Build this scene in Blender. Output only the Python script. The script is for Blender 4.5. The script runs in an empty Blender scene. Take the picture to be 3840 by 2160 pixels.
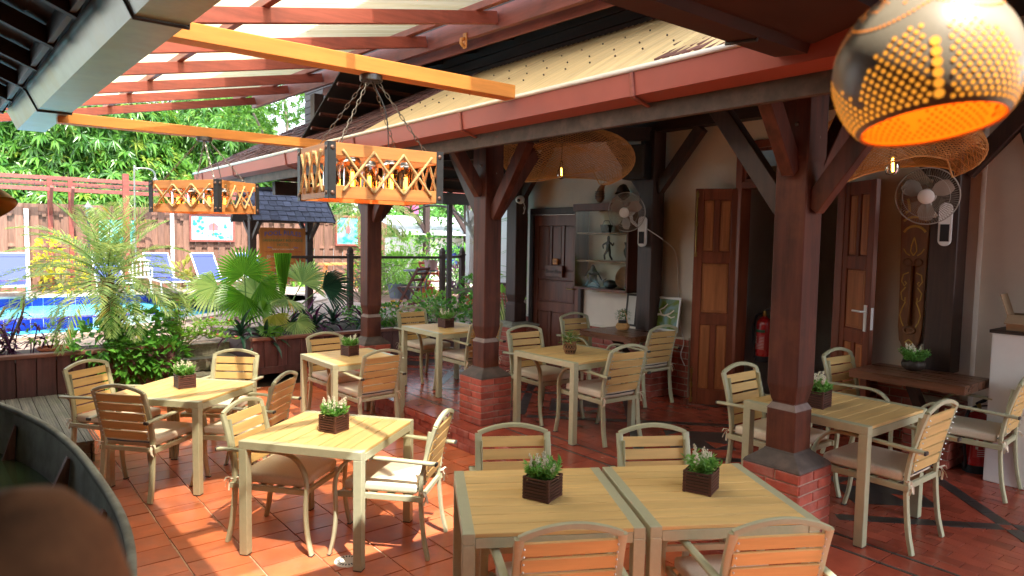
import bpy, bmesh, math, random
from mathutils import Vector, Matrix, Euler
import numpy as np
random.seed(7)
S = bpy.context.scene
COL = S.collection
PI = math.pi
R_ = math.radians

# ---------------------------------------------------------------- camera
cam_d = bpy.data.cameras.new('camera')
cam = bpy.data.objects.new('camera', cam_d)
COL.objects.link(cam)
FPX, PITCH, ROLL, CAMH = 2613.9, 0.0688281, 0.0172452, 2.0271
AZ = R_(-51.4)                       # bearing of the facade against the viewing direction
_dx = Vector((math.cos(AZ), math.sin(AZ)))
_ny = Vector((-_dx.y, _dx.x))
def _w(v): return Vector((v[0]*_dx.x+v[1]*_dx.y, v[0]*_ny.x+v[1]*_ny.y, v[2]))
_fw = Vector((0, math.cos(PITCH), -math.sin(PITCH)))
_up = Vector((0, math.sin(PITCH), math.cos(PITCH)))
_rt = Vector((1, 0, 0))
_r2 = _w(math.cos(ROLL)*_rt+math.sin(ROLL)*_up)
_u2 = _w(-math.sin(ROLL)*_rt+math.cos(ROLL)*_up)
_f2 = _w(_fw)
cam.matrix_world = Matrix(((_r2.x, _u2.x, -_f2.x, 0), (_r2.y, _u2.y, -_f2.y, 0), (_r2.z, _u2.z, -_f2.z, CAMH), (0, 0, 0, 1)))
cam_d.sensor_width = 36
cam_d.lens = FPX/3840*36
cam_d.clip_start = 0.05
cam_d.clip_end = 600
cam_d.dof.use_dof = True
cam_d.dof.focus_distance = 5.6
cam_d.dof.aperture_fstop = 4.0
S.camera = cam
# ---------------------------------------------------------------- light
SUN = Vector((0.56, -0.06, 1.0)).normalized()
EL = math.asin(SUN.z)
AZS = math.atan2(SUN.x, SUN.y)
wd = bpy.data.worlds.new('World'); S.world = wd; wd.use_nodes = True
nt = wd.node_tree
sky = nt.nodes.new('ShaderNodeTexSky'); sky.sky_type = 'NISHITA'; sky.sun_disc = False
sky.sun_elevation = EL; sky.sun_rotation = AZS; sky.air_density = 1.0; sky.dust_density = 1.5
bg = nt.nodes['Background']; bg.inputs['Strength'].default_value = 0.15
hsv = nt.nodes.new('ShaderNodeHueSaturation'); hsv.inputs['Saturation'].default_value = .45
nt.links.new(sky.outputs[0], hsv.inputs['Color']); nt.links.new(hsv.outputs[0], bg.inputs['Color'])
sd = bpy.data.lights.new('sun', 'SUN'); sd.energy = 2.1; sd.angle = R_(0.6); sd.color = (1, .95, .87)
so = bpy.data.objects.new('sun', sd); COL.objects.link(so)
so.rotation_euler = SUN.to_track_quat('Z', 'Y').to_euler()
so.location = SUN*40
S.view_settings.view_transform = 'Standard'; S.view_settings.look = 'None'
S.view_settings.gamma = 1; S.view_settings.use_curve_mapping = False
S.view_settings.exposure = 2.65
S.cycles.max_bounces = 9; S.cycles.diffuse_bounces = 5; S.cycles.glossy_bounces = 3
S.cycles.transmission_bounces = 6; S.cycles.transparent_max_bounces = 16
S.cycles.sample_clamp_indirect = 4; S.cycles.caustics_reflective = False; S.cycles.caustics_refractive = False

# ---------------------------------------------------------------- materials
def _lk(t, a, b): t.links.new(a, b)
def mat(name, col, rough=.6, var=.15, ns=6, st=(1, 1, 1), bump=.15, isl=.0, metal=0., spec=.5, col2=None, dist=.004,
        emit=None, es=0, trans=0., dirt=None, dirts=2.5, dirtamt=.5, coat=0.):
    m = bpy.data.materials.new(name); m.use_nodes = True
    t = m.node_tree; N = t.nodes; b = N['Principled BSDF']
    tc = N.new('ShaderNodeTexCoord'); mp = N.new('ShaderNodeMapping'); oi = N.new('ShaderNodeObjectInfo')
    vm = N.new('ShaderNodeVectorMath'); vm.operation = 'SCALE'; vm.inputs[0].default_value = (37, 19, 53)
    _lk(t, oi.outputs['Random'], vm.inputs['Scale']); _lk(t, vm.outputs[0], mp.inputs['Location'])
    mp.inputs['Scale'].default_value = st; _lk(t, tc.outputs['Object'], mp.inputs['Vector'])
    nz = N.new('ShaderNodeTexNoise'); nz.inputs['Scale'].default_value = ns; nz.inputs['Detail'].default_value = 7
    nz.inputs['Roughness'].default_value = .6; _lk(t, mp.outputs[0], nz.inputs['Vector'])
    cr = N.new('ShaderNodeValToRGB'); e = cr.color_ramp.elements
    c2 = col2 or tuple(min(1, c*(1+var*1.3)) for c in col)
    c1 = tuple(c*(1-var) for c in col) if not col2 else col
    e[0].position = .3; e[0].color = (*c1, 1); e[1].position = .7; e[1].color = (*c2, 1)
    _lk(t, nz.outputs['Fac'], cr.inputs['Fac'])
    out = cr.outputs['Color']
    if isl:
        ge = N.new('ShaderNodeNewGeometry'); ad = N.new('ShaderNodeMath'); ad.operation = 'ADD'
        fr = N.new('ShaderNodeMath'); fr.operation = 'FRACT'
        _lk(t, ge.outputs['Random Per Island'], ad.inputs[0]); _lk(t, oi.outputs['Random'], ad.inputs[1]); _lk(t, ad.outputs[0], fr.inputs[0])
        mr = N.new('ShaderNodeMapRange'); mr.inputs[3].default_value = 1-isl; mr.inputs[4].default_value = 1+isl
        _lk(t, fr.outputs[0], mr.inputs[0])
        hs = N.new('ShaderNodeHueSaturation'); _lk(t, mr.outputs[0], hs.inputs['Value']); _lk(t, out, hs.inputs['Color'])
        out = hs.outputs[0]
    if dirt:
        nd = N.new('ShaderNodeTexNoise'); nd.inputs['Scale'].default_value = dirts; nd.inputs['Detail'].default_value = 6
        nd.inputs['Roughness'].default_value = .65
        mp2 = N.new('ShaderNodeMapping'); _lk(t, vm.outputs[0], mp2.inputs['Location']); _lk(t, tc.outputs['Object'], mp2.inputs['Vector'])
        _lk(t, mp2.outputs[0], nd.inputs['Vector'])
        rr = N.new('ShaderNodeValToRGB'); rr.color_ramp.elements[0].position = .5; rr.color_ramp.elements[1].position = .72
        rr.color_ramp.elements[1].color = (dirtamt, dirtamt, dirtamt, 1)
        _lk(t, nd.outputs['Fac'], rr.inputs['Fac'])
        mx = N.new('ShaderNodeMixRGB'); mx.inputs['Color2'].default_value = (*dirt, 1)
        _lk(t, rr.outputs[0], mx.inputs['Fac']); _lk(t, out, mx.inputs['Color1']); out = mx.outputs[0]
    _lk(t, out, b.inputs['Base Color'])
    rm = N.new('ShaderNodeMapRange'); rm.inputs[3].default_value = max(.02, rough-.1); rm.inputs[4].default_value = min(1, rough+.12)
    _lk(t, nz.outputs['Fac'], rm.inputs[0]); _lk(t, rm.outputs[0], b.inputs['Roughness'])
    b.inputs['Metallic'].default_value = metal; b.inputs['Specular IOR Level'].default_value = spec
    if coat: b.inputs['Coat Weight'].default_value = coat; b.inputs['Coat Roughness'].default_value = .15
    if trans: b.inputs['Transmission Weight'].default_value = trans
    if emit: b.inputs['Emission Color'].default_value = (*emit, 1); b.inputs['Emission Strength'].default_value = es
    if bump:
        bp = N.new('ShaderNodeBump'); bp.inputs['Strength'].default_value = bump; bp.inputs['Distance'].default_value = dist
        _lk(t, nz.outputs['Fac'], bp.inputs['Height']); _lk(t, bp.outputs[0], b.inputs['Normal'])
    return m
def wood(name, col, ax=0, rough=.5, var=.3, isl=.12, ns=9, **k):
    st = [6, 6, 6]; st[ax] = .5
    return mat(name, col, rough=rough, var=var, ns=ns*.5, st=tuple(st), bump=k.pop('bump', .25), isl=isl, dist=.003, **k)
def leafm(name, c1, c2, tr=.4, rough=.4, c3=None):
    m = bpy.data.materials.new(name); m.use_nodes = True
    t = m.node_tree; N = t.nodes; b = N['Principled BSDF']; o = N['Material Output']
    ge = N.new('ShaderNodeNewGeometry'); oi = N.new('ShaderNodeObjectInfo'); ad = N.new('ShaderNodeMath'); ad.operation = 'ADD'; fr = N.new('ShaderNodeMath'); fr.operation = 'FRACT'
    _lk(t, ge.outputs['Random Per Island'], ad.inputs[0]); _lk(t, oi.outputs['Random'], ad.inputs[1]); _lk(t, ad.outputs[0], fr.inputs[0])
    cr = N.new('ShaderNodeValToRGB'); e = cr.color_ramp.elements
    e[0].color = (*c1, 1); e[1].color = (*c2, 1)
    if c3: x = e.new(.93); x.color = (*c2, 1); e[-1].color = (*c3, 1)
    _lk(t, fr.outputs[0], cr.inputs[0]); _lk(t, cr.outputs[0], b.inputs['Base Color'])
    b.inputs['Roughness'].default_value = rough
    tb = N.new('ShaderNodeBsdfTranslucent'); hs = N.new('ShaderNodeHueSaturation'); hs.inputs['Value'].default_value = 1.5; hs.inputs['Hue'].default_value = .485
    _lk(t, cr.outputs[0], hs.inputs['Color']); _lk(t, hs.outputs[0], tb.inputs['Color'])
    mx = N.new('ShaderNodeMixShader'); mx.inputs[0].default_value = tr
    _lk(t, b.outputs[0], mx.inputs[1]); _lk(t, tb.outputs[0], mx.inputs[2]); _lk(t, mx.outputs[0], o.inputs['Surface'])
    return m
def sheetm(name, col, tfac, clear):
    m = bpy.data.materials.new(name); m.use_nodes = True
    t = m.node_tree; N = t.nodes; b = N['Principled BSDF']; o = N['Material Output']
    tc = N.new('ShaderNodeTexCoord'); mp = N.new('ShaderNodeMapping'); mp.inputs['Scale'].default_value = (9, .35, 1)
    nz = N.new('ShaderNodeTexNoise'); nz.inputs['Scale'].default_value = 1.3; nz.inputs['Detail'].default_value = 6
    _lk(t, tc.outputs['Object'], mp.inputs[0]); _lk(t, mp.outputs[0], nz.inputs['Vector'])
    cr = N.new('ShaderNodeValToRGB'); cr.color_ramp.elements[0].position = .35; cr.color_ramp.elements[1].position = .65
    cr.color_ramp.elements[0].color = (col[0]*.78, col[1]*.74, col[2]*.62, 1); cr.color_ramp.elements[1].color = (*col, 1)
    _lk(t, nz.outputs['Fac'], cr.inputs[0]); _lk(t, cr.outputs[0], b.inputs['Base Color']); b.inputs['Roughness'].default_value = .35
    tl = N.new('ShaderNodeBsdfTranslucent'); _lk(t, cr.outputs[0], tl.inputs[0])
    tp = N.new('ShaderNodeBsdfTransparent'); tp.inputs[0].default_value = (1, .93, .8, 1)
    m1 = N.new('ShaderNodeMixShader'); m1.inputs[0].default_value = tfac
    _lk(t, b.outputs[0], m1.inputs[1]); _lk(t, tl.outputs[0], m1.inputs[2])
    m2 = N.new('ShaderNodeMixShader'); m2.inputs[0].default_value = clear
    _lk(t, m1.outputs[0], m2.inputs[1]); _lk(t, tp.outputs[0], m2.inputs[2]); _lk(t, m2.outputs[0], o.inputs['Surface'])
    return m
def glassm(name, col=(1, 1, 1), ior=1.5, gl=1.0, tint=None):
    m = bpy.data.materials.new(name); m.use_nodes = True
    t = m.node_tree; N = t.nodes; o = N['Material Output']; N.remove(N['Principled BSDF'])
    fr = N.new('ShaderNodeFresnel'); fr.inputs[0].default_value = ior
    mu = N.new('ShaderNodeMath'); mu.operation = 'MULTIPLY'; mu.inputs[1].default_value = gl; mu.use_clamp = True
    g = N.new('ShaderNodeBsdfGlossy'); g.inputs['Roughness'].default_value = .02
    tp = N.new('ShaderNodeBsdfTransparent'); tp.inputs[0].default_value = (*(tint or col), 1)
    mx = N.new('ShaderNodeMixShader'); _lk(t, fr.outputs[0], mu.inputs[0]); _lk(t, mu.outputs[0], mx.inputs[0])
    _lk(t, tp.outputs[0], mx.inputs[1]); _lk(t, g.outputs[0], mx.inputs[2]); _lk(t, mx.outputs[0], o.inputs['Surface'])
    return m
def emitm(name, col, s):
    m = bpy.data.materials.new(name); m.use_nodes = True
    t = m.node_tree; b = t.nodes['Principled BSDF']; b.inputs['Base Color'].default_value = (*col, 1)
    b.inputs['Emission Color'].default_value = (*col, 1); b.inputs['Emission Strength'].default_value = s
    return m
M = {}
M['frame'] = mat('beige_metal', (.43, .42, .27), rough=.42, var=.05, ns=30, bump=.03)
M['plank'] = wood('tan_plank', (.66, .44, .17), ax=1, var=.13, isl=.07, bump=.08)
M['slat'] = wood('tan_slat', (.62, .40, .15), ax=1, var=.13, isl=.06, bump=.08)
M['cushion'] = mat('cream_fabric', (.70, .61, .47), rough=.9, var=.06, ns=120, bump=.2, dist=.001)
M['zip'] = mat('dark_zip', (.025, .025, .04), rough=.7, bump=0)
M['cap'] = mat('dark_plastic', (.05, .045, .04), rough=.5, bump=0)
M['screw'] = mat('steel_screw', (.55, .55, .53), rough=.35, metal=1, bump=0)
M['crate'] = wood('crate_wood', (.085, .028, .02), ax=0, var=.35, isl=.2)
M['redpaint'] = wood('red_painted_wood', (.27, .062, .042), ax=1, var=.22, isl=.12, dirt=(.12, .03, .03), dirtamt=.5)
M['redpaintx'] = wood('red_painted_beam', (.27, .075, .055), ax=0, var=.22, isl=.1, dirt=(.06, .03, .03), dirtamt=.6)
M['orange'] = wood('orange_wood', (.68, .27, .055), ax=1, var=.13, isl=.05, ns=7)
M['lampwood'] = wood('lamp_pine', (.66, .28, .085), ax=0, var=.25, isl=.08, ns=6)
M['lampwoody'] = wood('lamp_pine_end', (.66, .28, .085), ax=1, var=.25, isl=.08, ns=6)
M['column'] = wood('column_wood', (.075, .022, .014), ax=2, var=.5, isl=.1, ns=5, dirt=(.20, .065, .025), dirts=2.2, dirtamt=.5, rough=.5, spec=.3)
M['dark'] = wood('dark_wood', (.035, .017, .012), ax=0, var=.4, isl=.2, rough=.55)
M['darkz'] = wood('dark_post_wood', (.04, .019, .014), ax=2, var=.4, isl=.15, rough=.5)
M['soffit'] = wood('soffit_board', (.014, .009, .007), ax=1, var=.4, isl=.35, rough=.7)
M['door'] = wood('door_wood', (.19, .048, .020), ax=2, var=.35, isl=.1, ns=5, rough=.38)
M['doorpanel'] = wood('door_panel_wood', (.36, .125, .042), ax=2, var=.3, isl=.1, ns=5, rough=.38)
M['door2'] = wood('closed_door_wood', (.14, .046, .028), ax=2, var=.35, isl=.15, ns=5, rough=.45)
M['tabletop'] = wood('dark_table_wood', (.13, .052, .026), ax=0, var=.4, isl=.1, rough=.28)
M['brick'] = mat('red_brick', (.37, .085, .055), rough=.5, var=.22, ns=14, bump=.3, isl=.22, dirt=(.55, .4, .34), dirts=5, dirtamt=.35)
M['mortar'] = mat('mortar', (.42, .33, .26), rough=.9, var=.2, ns=30, bump=.4)
M['cap_stone'] = mat('brown_stone_cap', (.075, .055, .045), rough=.7, var=.4, ns=9, bump=.4, dirt=(.2, .13, .1), dirts=7)
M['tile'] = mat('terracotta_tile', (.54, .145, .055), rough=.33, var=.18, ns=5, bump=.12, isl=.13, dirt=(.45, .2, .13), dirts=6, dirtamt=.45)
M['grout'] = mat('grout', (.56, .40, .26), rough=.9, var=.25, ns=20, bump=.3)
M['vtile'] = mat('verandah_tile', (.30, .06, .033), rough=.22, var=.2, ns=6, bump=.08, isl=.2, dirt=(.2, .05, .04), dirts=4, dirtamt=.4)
M['inlay'] = mat('charcoal_inlay_tile', (.035, .03, .028), rough=.3, var=.3, ns=8, bump=.08, isl=.15)
M['vgrout'] = mat('dark_grout', (.10, .045, .035), rough=.8, var=.2, ns=20, bump=.2)
M['white'] = mat('white_plaster', (.78, .71, .61), rough=.85, var=.04, ns=3, bump=.08, dirt=(.6, .55, .5), dirts=1.2, dirtamt=.4)
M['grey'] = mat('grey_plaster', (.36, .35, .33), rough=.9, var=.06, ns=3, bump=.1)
M['gutterred'] = mat('red_gutter_paint', (.34, .085, .065), rough=.4, var=.07, ns=3, bump=.03, dirt=(.25, .08, .07), dirts=2, dirtamt=.4)
M['whiteedge'] = mat('white_gutter_edge', (.72, .68, .58), rough=.4, var=.05, bump=.02)
M['galv'] = mat('galvanised_steel', (.24, .24, .215), rough=.36, var=.25, ns=5, bump=.08, metal=.75, dirt=(.25, .2, .12), dirts=3, dirtamt=.8)
M['shingle'] = wood('brown_shingle', (.12, .052, .045), ax=1, var=.35, isl=.45, rough=.75, ns=8, dirt=(.25, .11, .1), dirts=3)
M['skyshingle'] = wood('sky_tinted_shingle', (.20, .225, .34), ax=1, var=.35, isl=.3, rough=.45, ns=7, dirt=(.06, .045, .05), dirts=4)  # blue-grey base colour paints the sky's reflection into the sign roof
M['sheet'] = sheetm('corrugated_sheet', (.92, .85, .62), .80, .46)
M['sheet2'] = mat('yellowed_roof_sheet', (.66, .5, .27), rough=.35, var=.16, ns=1.5, st=(9, .4, 1), bump=.05)
M['plankfence'] = wood('fence_board', (.19, .095, .062), ax=2, var=.3, isl=.22, rough=.7)
M['planter'] = wood('planter_board', (.075, .03, .027), ax=2, var=.4, isl=.25, rough=.6, dirt=(.16, .09, .08), dirtamt=.5)
M['plantertop'] = wood('planter_rail', (.17, .075, .05), ax=1, var=.3, isl=.1)
M['lumber'] = wood('grey_lumber', (.17, .15, .11), ax=0, var=.35, isl=.2, rough=.75, dirt=(.11, .13, .05), dirts=3)
M['deck'] = wood('deck_board', (.30, .25, .21), ax=1, var=.25, isl=.2, rough=.75)
M['bluetile'] = mat('blue_pool_tile', (.012, .03, .40), rough=.15, var=.3, ns=5, bump=0, isl=.25)
M['whitegrout'] = mat('white_pool_grout', (.6, .6, .62), rough=.8, bump=0)
M['coping'] = mat('pool_coping', (.52, .42, .36), rough=.8, var=.15, ns=8, bump=.2)
M['bluemesh'] = mat('blue_sling_fabric', (.018, .035, .23), rough=.6, var=.12, ns=60, bump=.05)
M['whiteplastic'] = mat('white_plastic', (.78, .78, .76), rough=.4, var=.03, bump=0)
M['blackmetal'] = mat('black_metal', (.03, .032, .035), rough=.5, var=.2, ns=30, bump=.05)
M['rivet'] = mat('copper_rivet', (.22, .13, .10), rough=.4, metal=.5, var=.2, ns=30, bump=0)
M['rope'] = mat('jute_rope', (.58, .40, .19), rough=.95, var=.3, ns=1, st=(60, 60, 160), bump=.8, dist=.003)
M['amber'] = glassm('amber_glass', tint=(1, .80, .50), ior=1.45, gl=1.0)
M['bulb'] = emitm('glowing_filament', (1, .40, .05), 7)
M['glassclear'] = glassm('clear_glass', tint=(.95, .97, .96), ior=1.5, gl=1.1)
M['jar'] = glassm('amber_jar', tint=(1, .84, .58), ior=1.5, gl=1.3)
M['bulbglow'] = emitm('amber_bulb_glow', (1, .36, .04), .9)
M['cabglass'] = glassm('cabinet_glass', tint=(.93, .96, .94), ior=1.3, gl=.18)
M['lampmetal'] = mat('dark_socket_metal', (.10, .10, .10), rough=.35, metal=.8, bump=0)
M['chain'] = mat('grey_chain', (.22, .20, .18), rough=.35, metal=.9, bump=0)
M['rattan'] = mat('rattan_strand', (.58, .33, .12), rough=.6, var=.25, ns=12, bump=.1, isl=.15)
M['fanwhite'] = mat('fan_grey_plastic', (.42, .40, .37), rough=.4, var=.05, bump=0)
M['fanblade'] = mat('fan_blade', (.36, .32, .28), rough=.4, var=.05, bump=0)
M['fancage'] = mat('fan_wire', (.24, .2, .15), rough=.4, bump=0)
M['black'] = mat('matte_black', (.012, .013, .016), rough=.5, bump=0)
M['brass'] = mat('aged_brass', (.34, .22, .07), rough=.32, metal=1, var=.3, ns=6, bump=.1)
M['brassin'] = mat('polished_brass_inside', (.75, .5, .12), rough=.22, metal=1, var=.2, ns=6, bump=.05)
M['exred'] = mat('extinguisher_red', (.42, .012, .015), rough=.25, var=.05, bump=0, coat=.5)
M['label'] = mat('extinguisher_label', (.50, .05, .05), rough=.5, bump=0)
M['cardboard'] = mat('cardboard', (.36, .22, .12), rough=.9, var=.1, ns=10, bump=.1)
M['maskwood'] = mat('mask_wood', (.22, .085, .025), rough=.5, var=.35, ns=4, st=(5, 5, 1), bump=.2)
M['gold'] = mat('gold_paint', (.62, .38, .06), rough=.45, var=.15, ns=12, bump=.05)
M['carve'] = mat('dark_carving', (.03, .018, .012), rough=.55, var=.4, ns=10, bump=.3)
M['carve2'] = mat('brown_carving', (.26, .12, .05), rough=.5, var=.35, ns=14, bump=.3)
M['concrete'] = mat('grey_boat_hull', (.30, .30, .24), rough=.85, spec=.2, var=.3, ns=5, bump=.35, dirt=(.14, .13, .09), dirts=4, dirtamt=.7)
M['boatin'] = mat('boat_inside_wood', (.10, .075, .05), rough=.7, var=.4, ns=4, st=(1, 8, 8), bump=.3)
M['rib'] = wood('boat_rib_wood', (.16, .06, .03), ax=2, var=.4, isl=.1)
M['tin'] = mat('tin_roof', (.48, .49, .5), rough=.45, var=.2, ns=4, bump=.1, metal=.3)
M['soil'] = mat('soil', (.045, .03, .02), rough=1, var=.4, ns=20, bump=.8)
M['terracotta'] = mat('terracotta_pot', (.48, .13, .05), rough=.7, var=.12, ns=8, bump=.1)
M['pinkpot'] = mat('pink_pot', (.5, .3, .29), rough=.6, var=.08, bump=.02)
M['greypot'] = mat('grey_pot', (.13, .15, .18), rough=.6, var=.1, bump=.02)
M['bark'] = mat('bark', (.20, .16, .12), rough=.9, var=.4, ns=12, bump=.8, dist=.01)
M['whitebark'] = mat('pale_bark', (.50, .48, .44), rough=.8, var=.35, ns=16, bump=.5)
M['palmtrunk'] = mat('palm_trunk_fibre', (.16, .085, .035), rough=.95, var=.5, ns=24, bump=1, dist=.02)
M['earth'] = mat('earth', (.14, .10, .07), rough=1, var=.3, ns=3, bump=.4)
M['asph'] = mat('path_paver', (.30, .17, .13), rough=.8, var=.2, ns=4, bump=.2, isl=.2)
# ---------------------------------------------------------------- mesh helpers
class MB:
    def __init__(s): s.v = []; s.f = []
    def box(s, x0, x1, y0, y1, z0, z1, m=None):
        n = len(s.v)
        P = [(x0, y0, z0), (x1, y0, z0), (x1, y1, z0), (x0, y1, z0), (x0, y0, z1), (x1, y0, z1), (x1, y1, z1), (x0, y1, z1)]
        if m is not None: P = [tuple(m @ Vector(p)) for p in P]
        s.v += P
        s.f += [tuple(n+i for i in q) for q in ((3, 2, 1, 0), (4, 5, 6, 7), (0, 1, 5, 4), (1, 2, 6, 5), (2, 3, 7, 6), (3, 0, 4, 7))]
        return s
    def cb(s, c, d, rot=(0, 0, 0)):
        m = Matrix.Translation(c) @ Euler(rot).to_matrix().to_4x4()
        return s.box(-d[0]/2, d[0]/2, -d[1]/2, d[1]/2, -d[2]/2, d[2]/2, m)
    def beam(s, a, b, w, h, up=(0, 0, 1)):
        a = Vector(a); b = Vector(b); d = (b-a); L = d.length; d /= L
        u = Vector(up); sd_ = d.cross(u)
        if sd_.length < 1e-5: u = Vector((1, 0, 0)); sd_ = d.cross(u)
        sd_.normalize(); u = sd_.cross(d)
        m = Matrix((( d.x, sd_.x, u.x, a.x), (d.y, sd_.y, u.y, a.y), (d.z, sd_.z, u.z, a.z), (0, 0, 0, 1)))
        return s.box(0, L, -w/2, w/2, -h/2, h/2, m)
    def prism(s, poly, z0, z1, m=None):
        n = len(s.v); k = len(poly)
        P = [(x, y, z0) for x, y in poly]+[(x, y, z1) for x, y in poly]
        if m is not None: P = [tuple(m @ Vector(p)) for p in P]
        s.v += P
        s.f.append(tuple(n+i for i in reversed(range(k)))); s.f.append(tuple(n+k+i for i in range(k)))
        for i in range(k):
            j = (i+1) % k; s.f.append((n+i, n+j, n+k+j, n+k+i))
        return s
    def poly(s, pts):
        n = len(s.v); s.v += [tuple(p) for p in pts]; s.f.append(tuple(range(n, n+len(pts)))); return s
    def tube(s, pts, r, k=8, flat=1.0, up=None, cap=True, close=False, sq=False):
        """sweep; r a number or list; flat scales the second axis; up fixes the frame"""
        pts = [Vector(p) for p in pts]; n0 = len(s.v); N = len(pts)
        rs = r if isinstance(r, (list, tuple)) else [r]*N
        prev = None
        for i, p in enumerate(pts):
            if close: d = pts[(i+1) % N]-pts[i-1]
            else: d = pts[min(i+1, N-1)]-pts[max(i-1, 0)]
            if d.length < 1e-9: d = Vector((0, 0, 1))
            d.normalize()
            if up is not None: a = d.cross(Vector(up))
            elif prev is None:
                a = d.cross(Vector((0, 0, 1)))
                if a.length < .1: a = d.cross(Vector((1, 0, 0)))
            else: a = prev-d*prev.dot(d)
            if a.length < 1e-6: a = d.cross(Vector((1, .3, .2)))
            a.normalize(); prev = a; b = a.cross(d)
            for j in range(k):
                t = 2*PI*(j+.5)/k
                c, q = math.cos(t), math.sin(t)
                if sq: c = math.copysign(abs(c)**.45, c); q = math.copysign(abs(q)**.45, q)
                s.v.append(tuple(p+a*(rs[i]*c)+b*(rs[i]*flat*q)))
        for i in range(N if close else N-1):
            i2 = (i+1) % N
            for j in range(k):
                j2 = (j+1) % k
                s.f.append((n0+i*k+j, n0+i*k+j2, n0+i2*k+j2, n0+i2*k+j))
        if cap and not close:
            s.f.append(tuple(n0+j for j in reversed(range(k)))); s.f.append(tuple(n0+(N-1)*k+j for j in range(k)))
        return s
    def lathe(s, prof, k=24, c=(0, 0, 0), m=None, a0=0, a1=2*PI):
        n0 = len(s.v); full = abs(a1-a0-2*PI) < 1e-6; kk = k if full else k+1
        for r, z in prof:
            for j in range(kk):
                t = a0+(a1-a0)*j/k; p = Vector((c[0]+r*math.cos(t), c[1]+r*math.sin(t), c[2]+z))
                if m is not None: p = m @ p
                s.v.append(tuple(p))
        for i in range(len(prof)-1):
            for j in range(k):
                j2 = (j+1) % kk
                s.f.append((n0+i*kk+j, n0+i*kk+j2, n0+(i+1)*kk+j2, n0+(i+1)*kk+j))
        return s
    def ball(s, c, r, k=8, n=5, sc=(1, 1, 1)):
        n0 = len(s.v)
        for i in range(1, n):
            ph = PI*i/n
            for j in range(k):
                t = 2*PI*j/k
                s.v.append((c[0]+r*sc[0]*math.sin(ph)*math.cos(t), c[1]+r*sc[1]*math.sin(ph)*math.sin(t), c[2]+r*sc[2]*math.cos(ph)))
        a = len(s.v); s.v += [(c[0], c[1], c[2]+r*sc[2]), (c[0], c[1], c[2]-r*sc[2])]
        for i in range(n-2):
            for j in range(k): s.f.append((n0+i*k+j, n0+(i+1)*k+j, n0+(i+1)*k+(j+1) % k, n0+i*k+(j+1) % k))
        for j in range(k):
            s.f.append((a, n0+j, n0+(j+1) % k)); s.f.append((a+1, n0+(n-2)*k+(j+1) % k, n0+(n-2)*k+j))
        return s
    def leaf(s, b, d, L, w, nrm=None, fold=.15, droop=0.):
        """diamond leaf of two folded triangles pairs"""
        b = Vector(b); d = Vector(d).normalized()
        nrm = Vector(nrm) if nrm is not None else Vector((0, 0, 1))
        sd_ = d.cross(nrm)
        if sd_.length < 1e-4: sd_ = d.cross(Vector((1, 0, 0)))
        sd_.normalize(); u = sd_.cross(d)
        n = len(s.v); md = b+d*(L*.45)-u*(fold*w)
        tip = b+d*L-Vector((0, 0, droop*L))
        s.v += [tuple(b), tuple(md+sd_*w/2+u*fold*w*1.6), tuple(tip), tuple(md-sd_*w/2+u*fold*w*1.6), tuple(md)]
        s.f += [(n, n+4, n+1), (n+1, n+4, n+2), (n, n+3, n+4), (n+3, n+2, n+4)]
        return s
    def strap(s, pts, ws, up=(0, 0, 1), v=.25):
        """ribbon leaf with a V section along pts"""
        n0 = len(s.v); pts = [Vector(p) for p in pts]; N = len(pts)
        for i, p in enumerate(pts):
            d = (pts[min(i+1, N-1)]-pts[max(i-1, 0)]).normalized()
            sd_ = d.cross(Vector(up))
            if sd_.length < 1e-3: sd_ = Vector((1, 0, 0))
            sd_.normalize(); u = sd_.cross(d)
            s.v += [tuple(p-sd_*ws[i]/2+u*v*ws[i]), tuple(p), tuple(p+sd_*ws[i]/2+u*v*ws[i])]
        for i in range(N-1):
            a = n0+i*3
            s.f += [(a, a+1, a+4, a+3), (a+1, a+2, a+5, a+4)]
        return s
    def mesh(s, name, m, bevel=0, smooth=False, seg=1):
        me = bpy.data.meshes.new(name)
        me.from_pydata(s.v, [], s.f)
        if bevel:
            bm = bmesh.new(); bm.from_mesh(me)
            bmesh.ops.recalc_face_normals(bm, faces=bm.faces)
            bmesh.ops.bevel(bm, geom=bm.edges[:], offset=bevel, segments=seg, affect='EDGES', profile=.7, clamp_overlap=True)
            bm.to_mesh(me); bm.free()
        if smooth: me.polygons.foreach_set('use_smooth', [True]*len(me.polygons))
        ms = m if isinstance(m, (list, tuple)) else [m]
        for q in ms: me.materials.append(M[q] if isinstance(q, str) else q)
        me.update()
        return me
    def build(s, name, m, parent=None, bevel=0, smooth=False, loc=(0, 0, 0), rot=(0, 0, 0), seg=1, auto=None):
        me = s.mesh(name, m, bevel, smooth, seg)
        if smooth and auto: me.set_sharp_from_angle(angle=R_(auto))
        return link(name, me, parent, loc, rot)
def link(name, me, parent=None, loc=(0, 0, 0), rot=(0, 0, 0)):
    o = bpy.data.objects.new(name, me); COL.objects.link(o)
    if parent is not None: o.parent = parent
    o.location = loc; o.rotation_euler = rot
    return o
def tag(o, label=None, cat=None, group=None, kind=None):
    if label: o['label'] = label
    if cat: o['category'] = cat
    if group: o['group'] = group
    if kind: o['kind'] = kind
    return o
def E(name, loc, rz=0, label=None, cat=None, group=None, kind=None):
    o = bpy.data.objects.new(name, None); COL.objects.link(o); o.location = loc; o.rotation_euler = (0, 0, rz)
    o.empty_display_size = .1
    return tag(o, label, cat, group, kind)
def clone(o, parent=None):
    c = o.copy(); COL.objects.link(c)
    if parent is not None: c.parent = parent
    for k in list(o.children): clone(k, c)
    return c
_pc = {}
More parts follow.
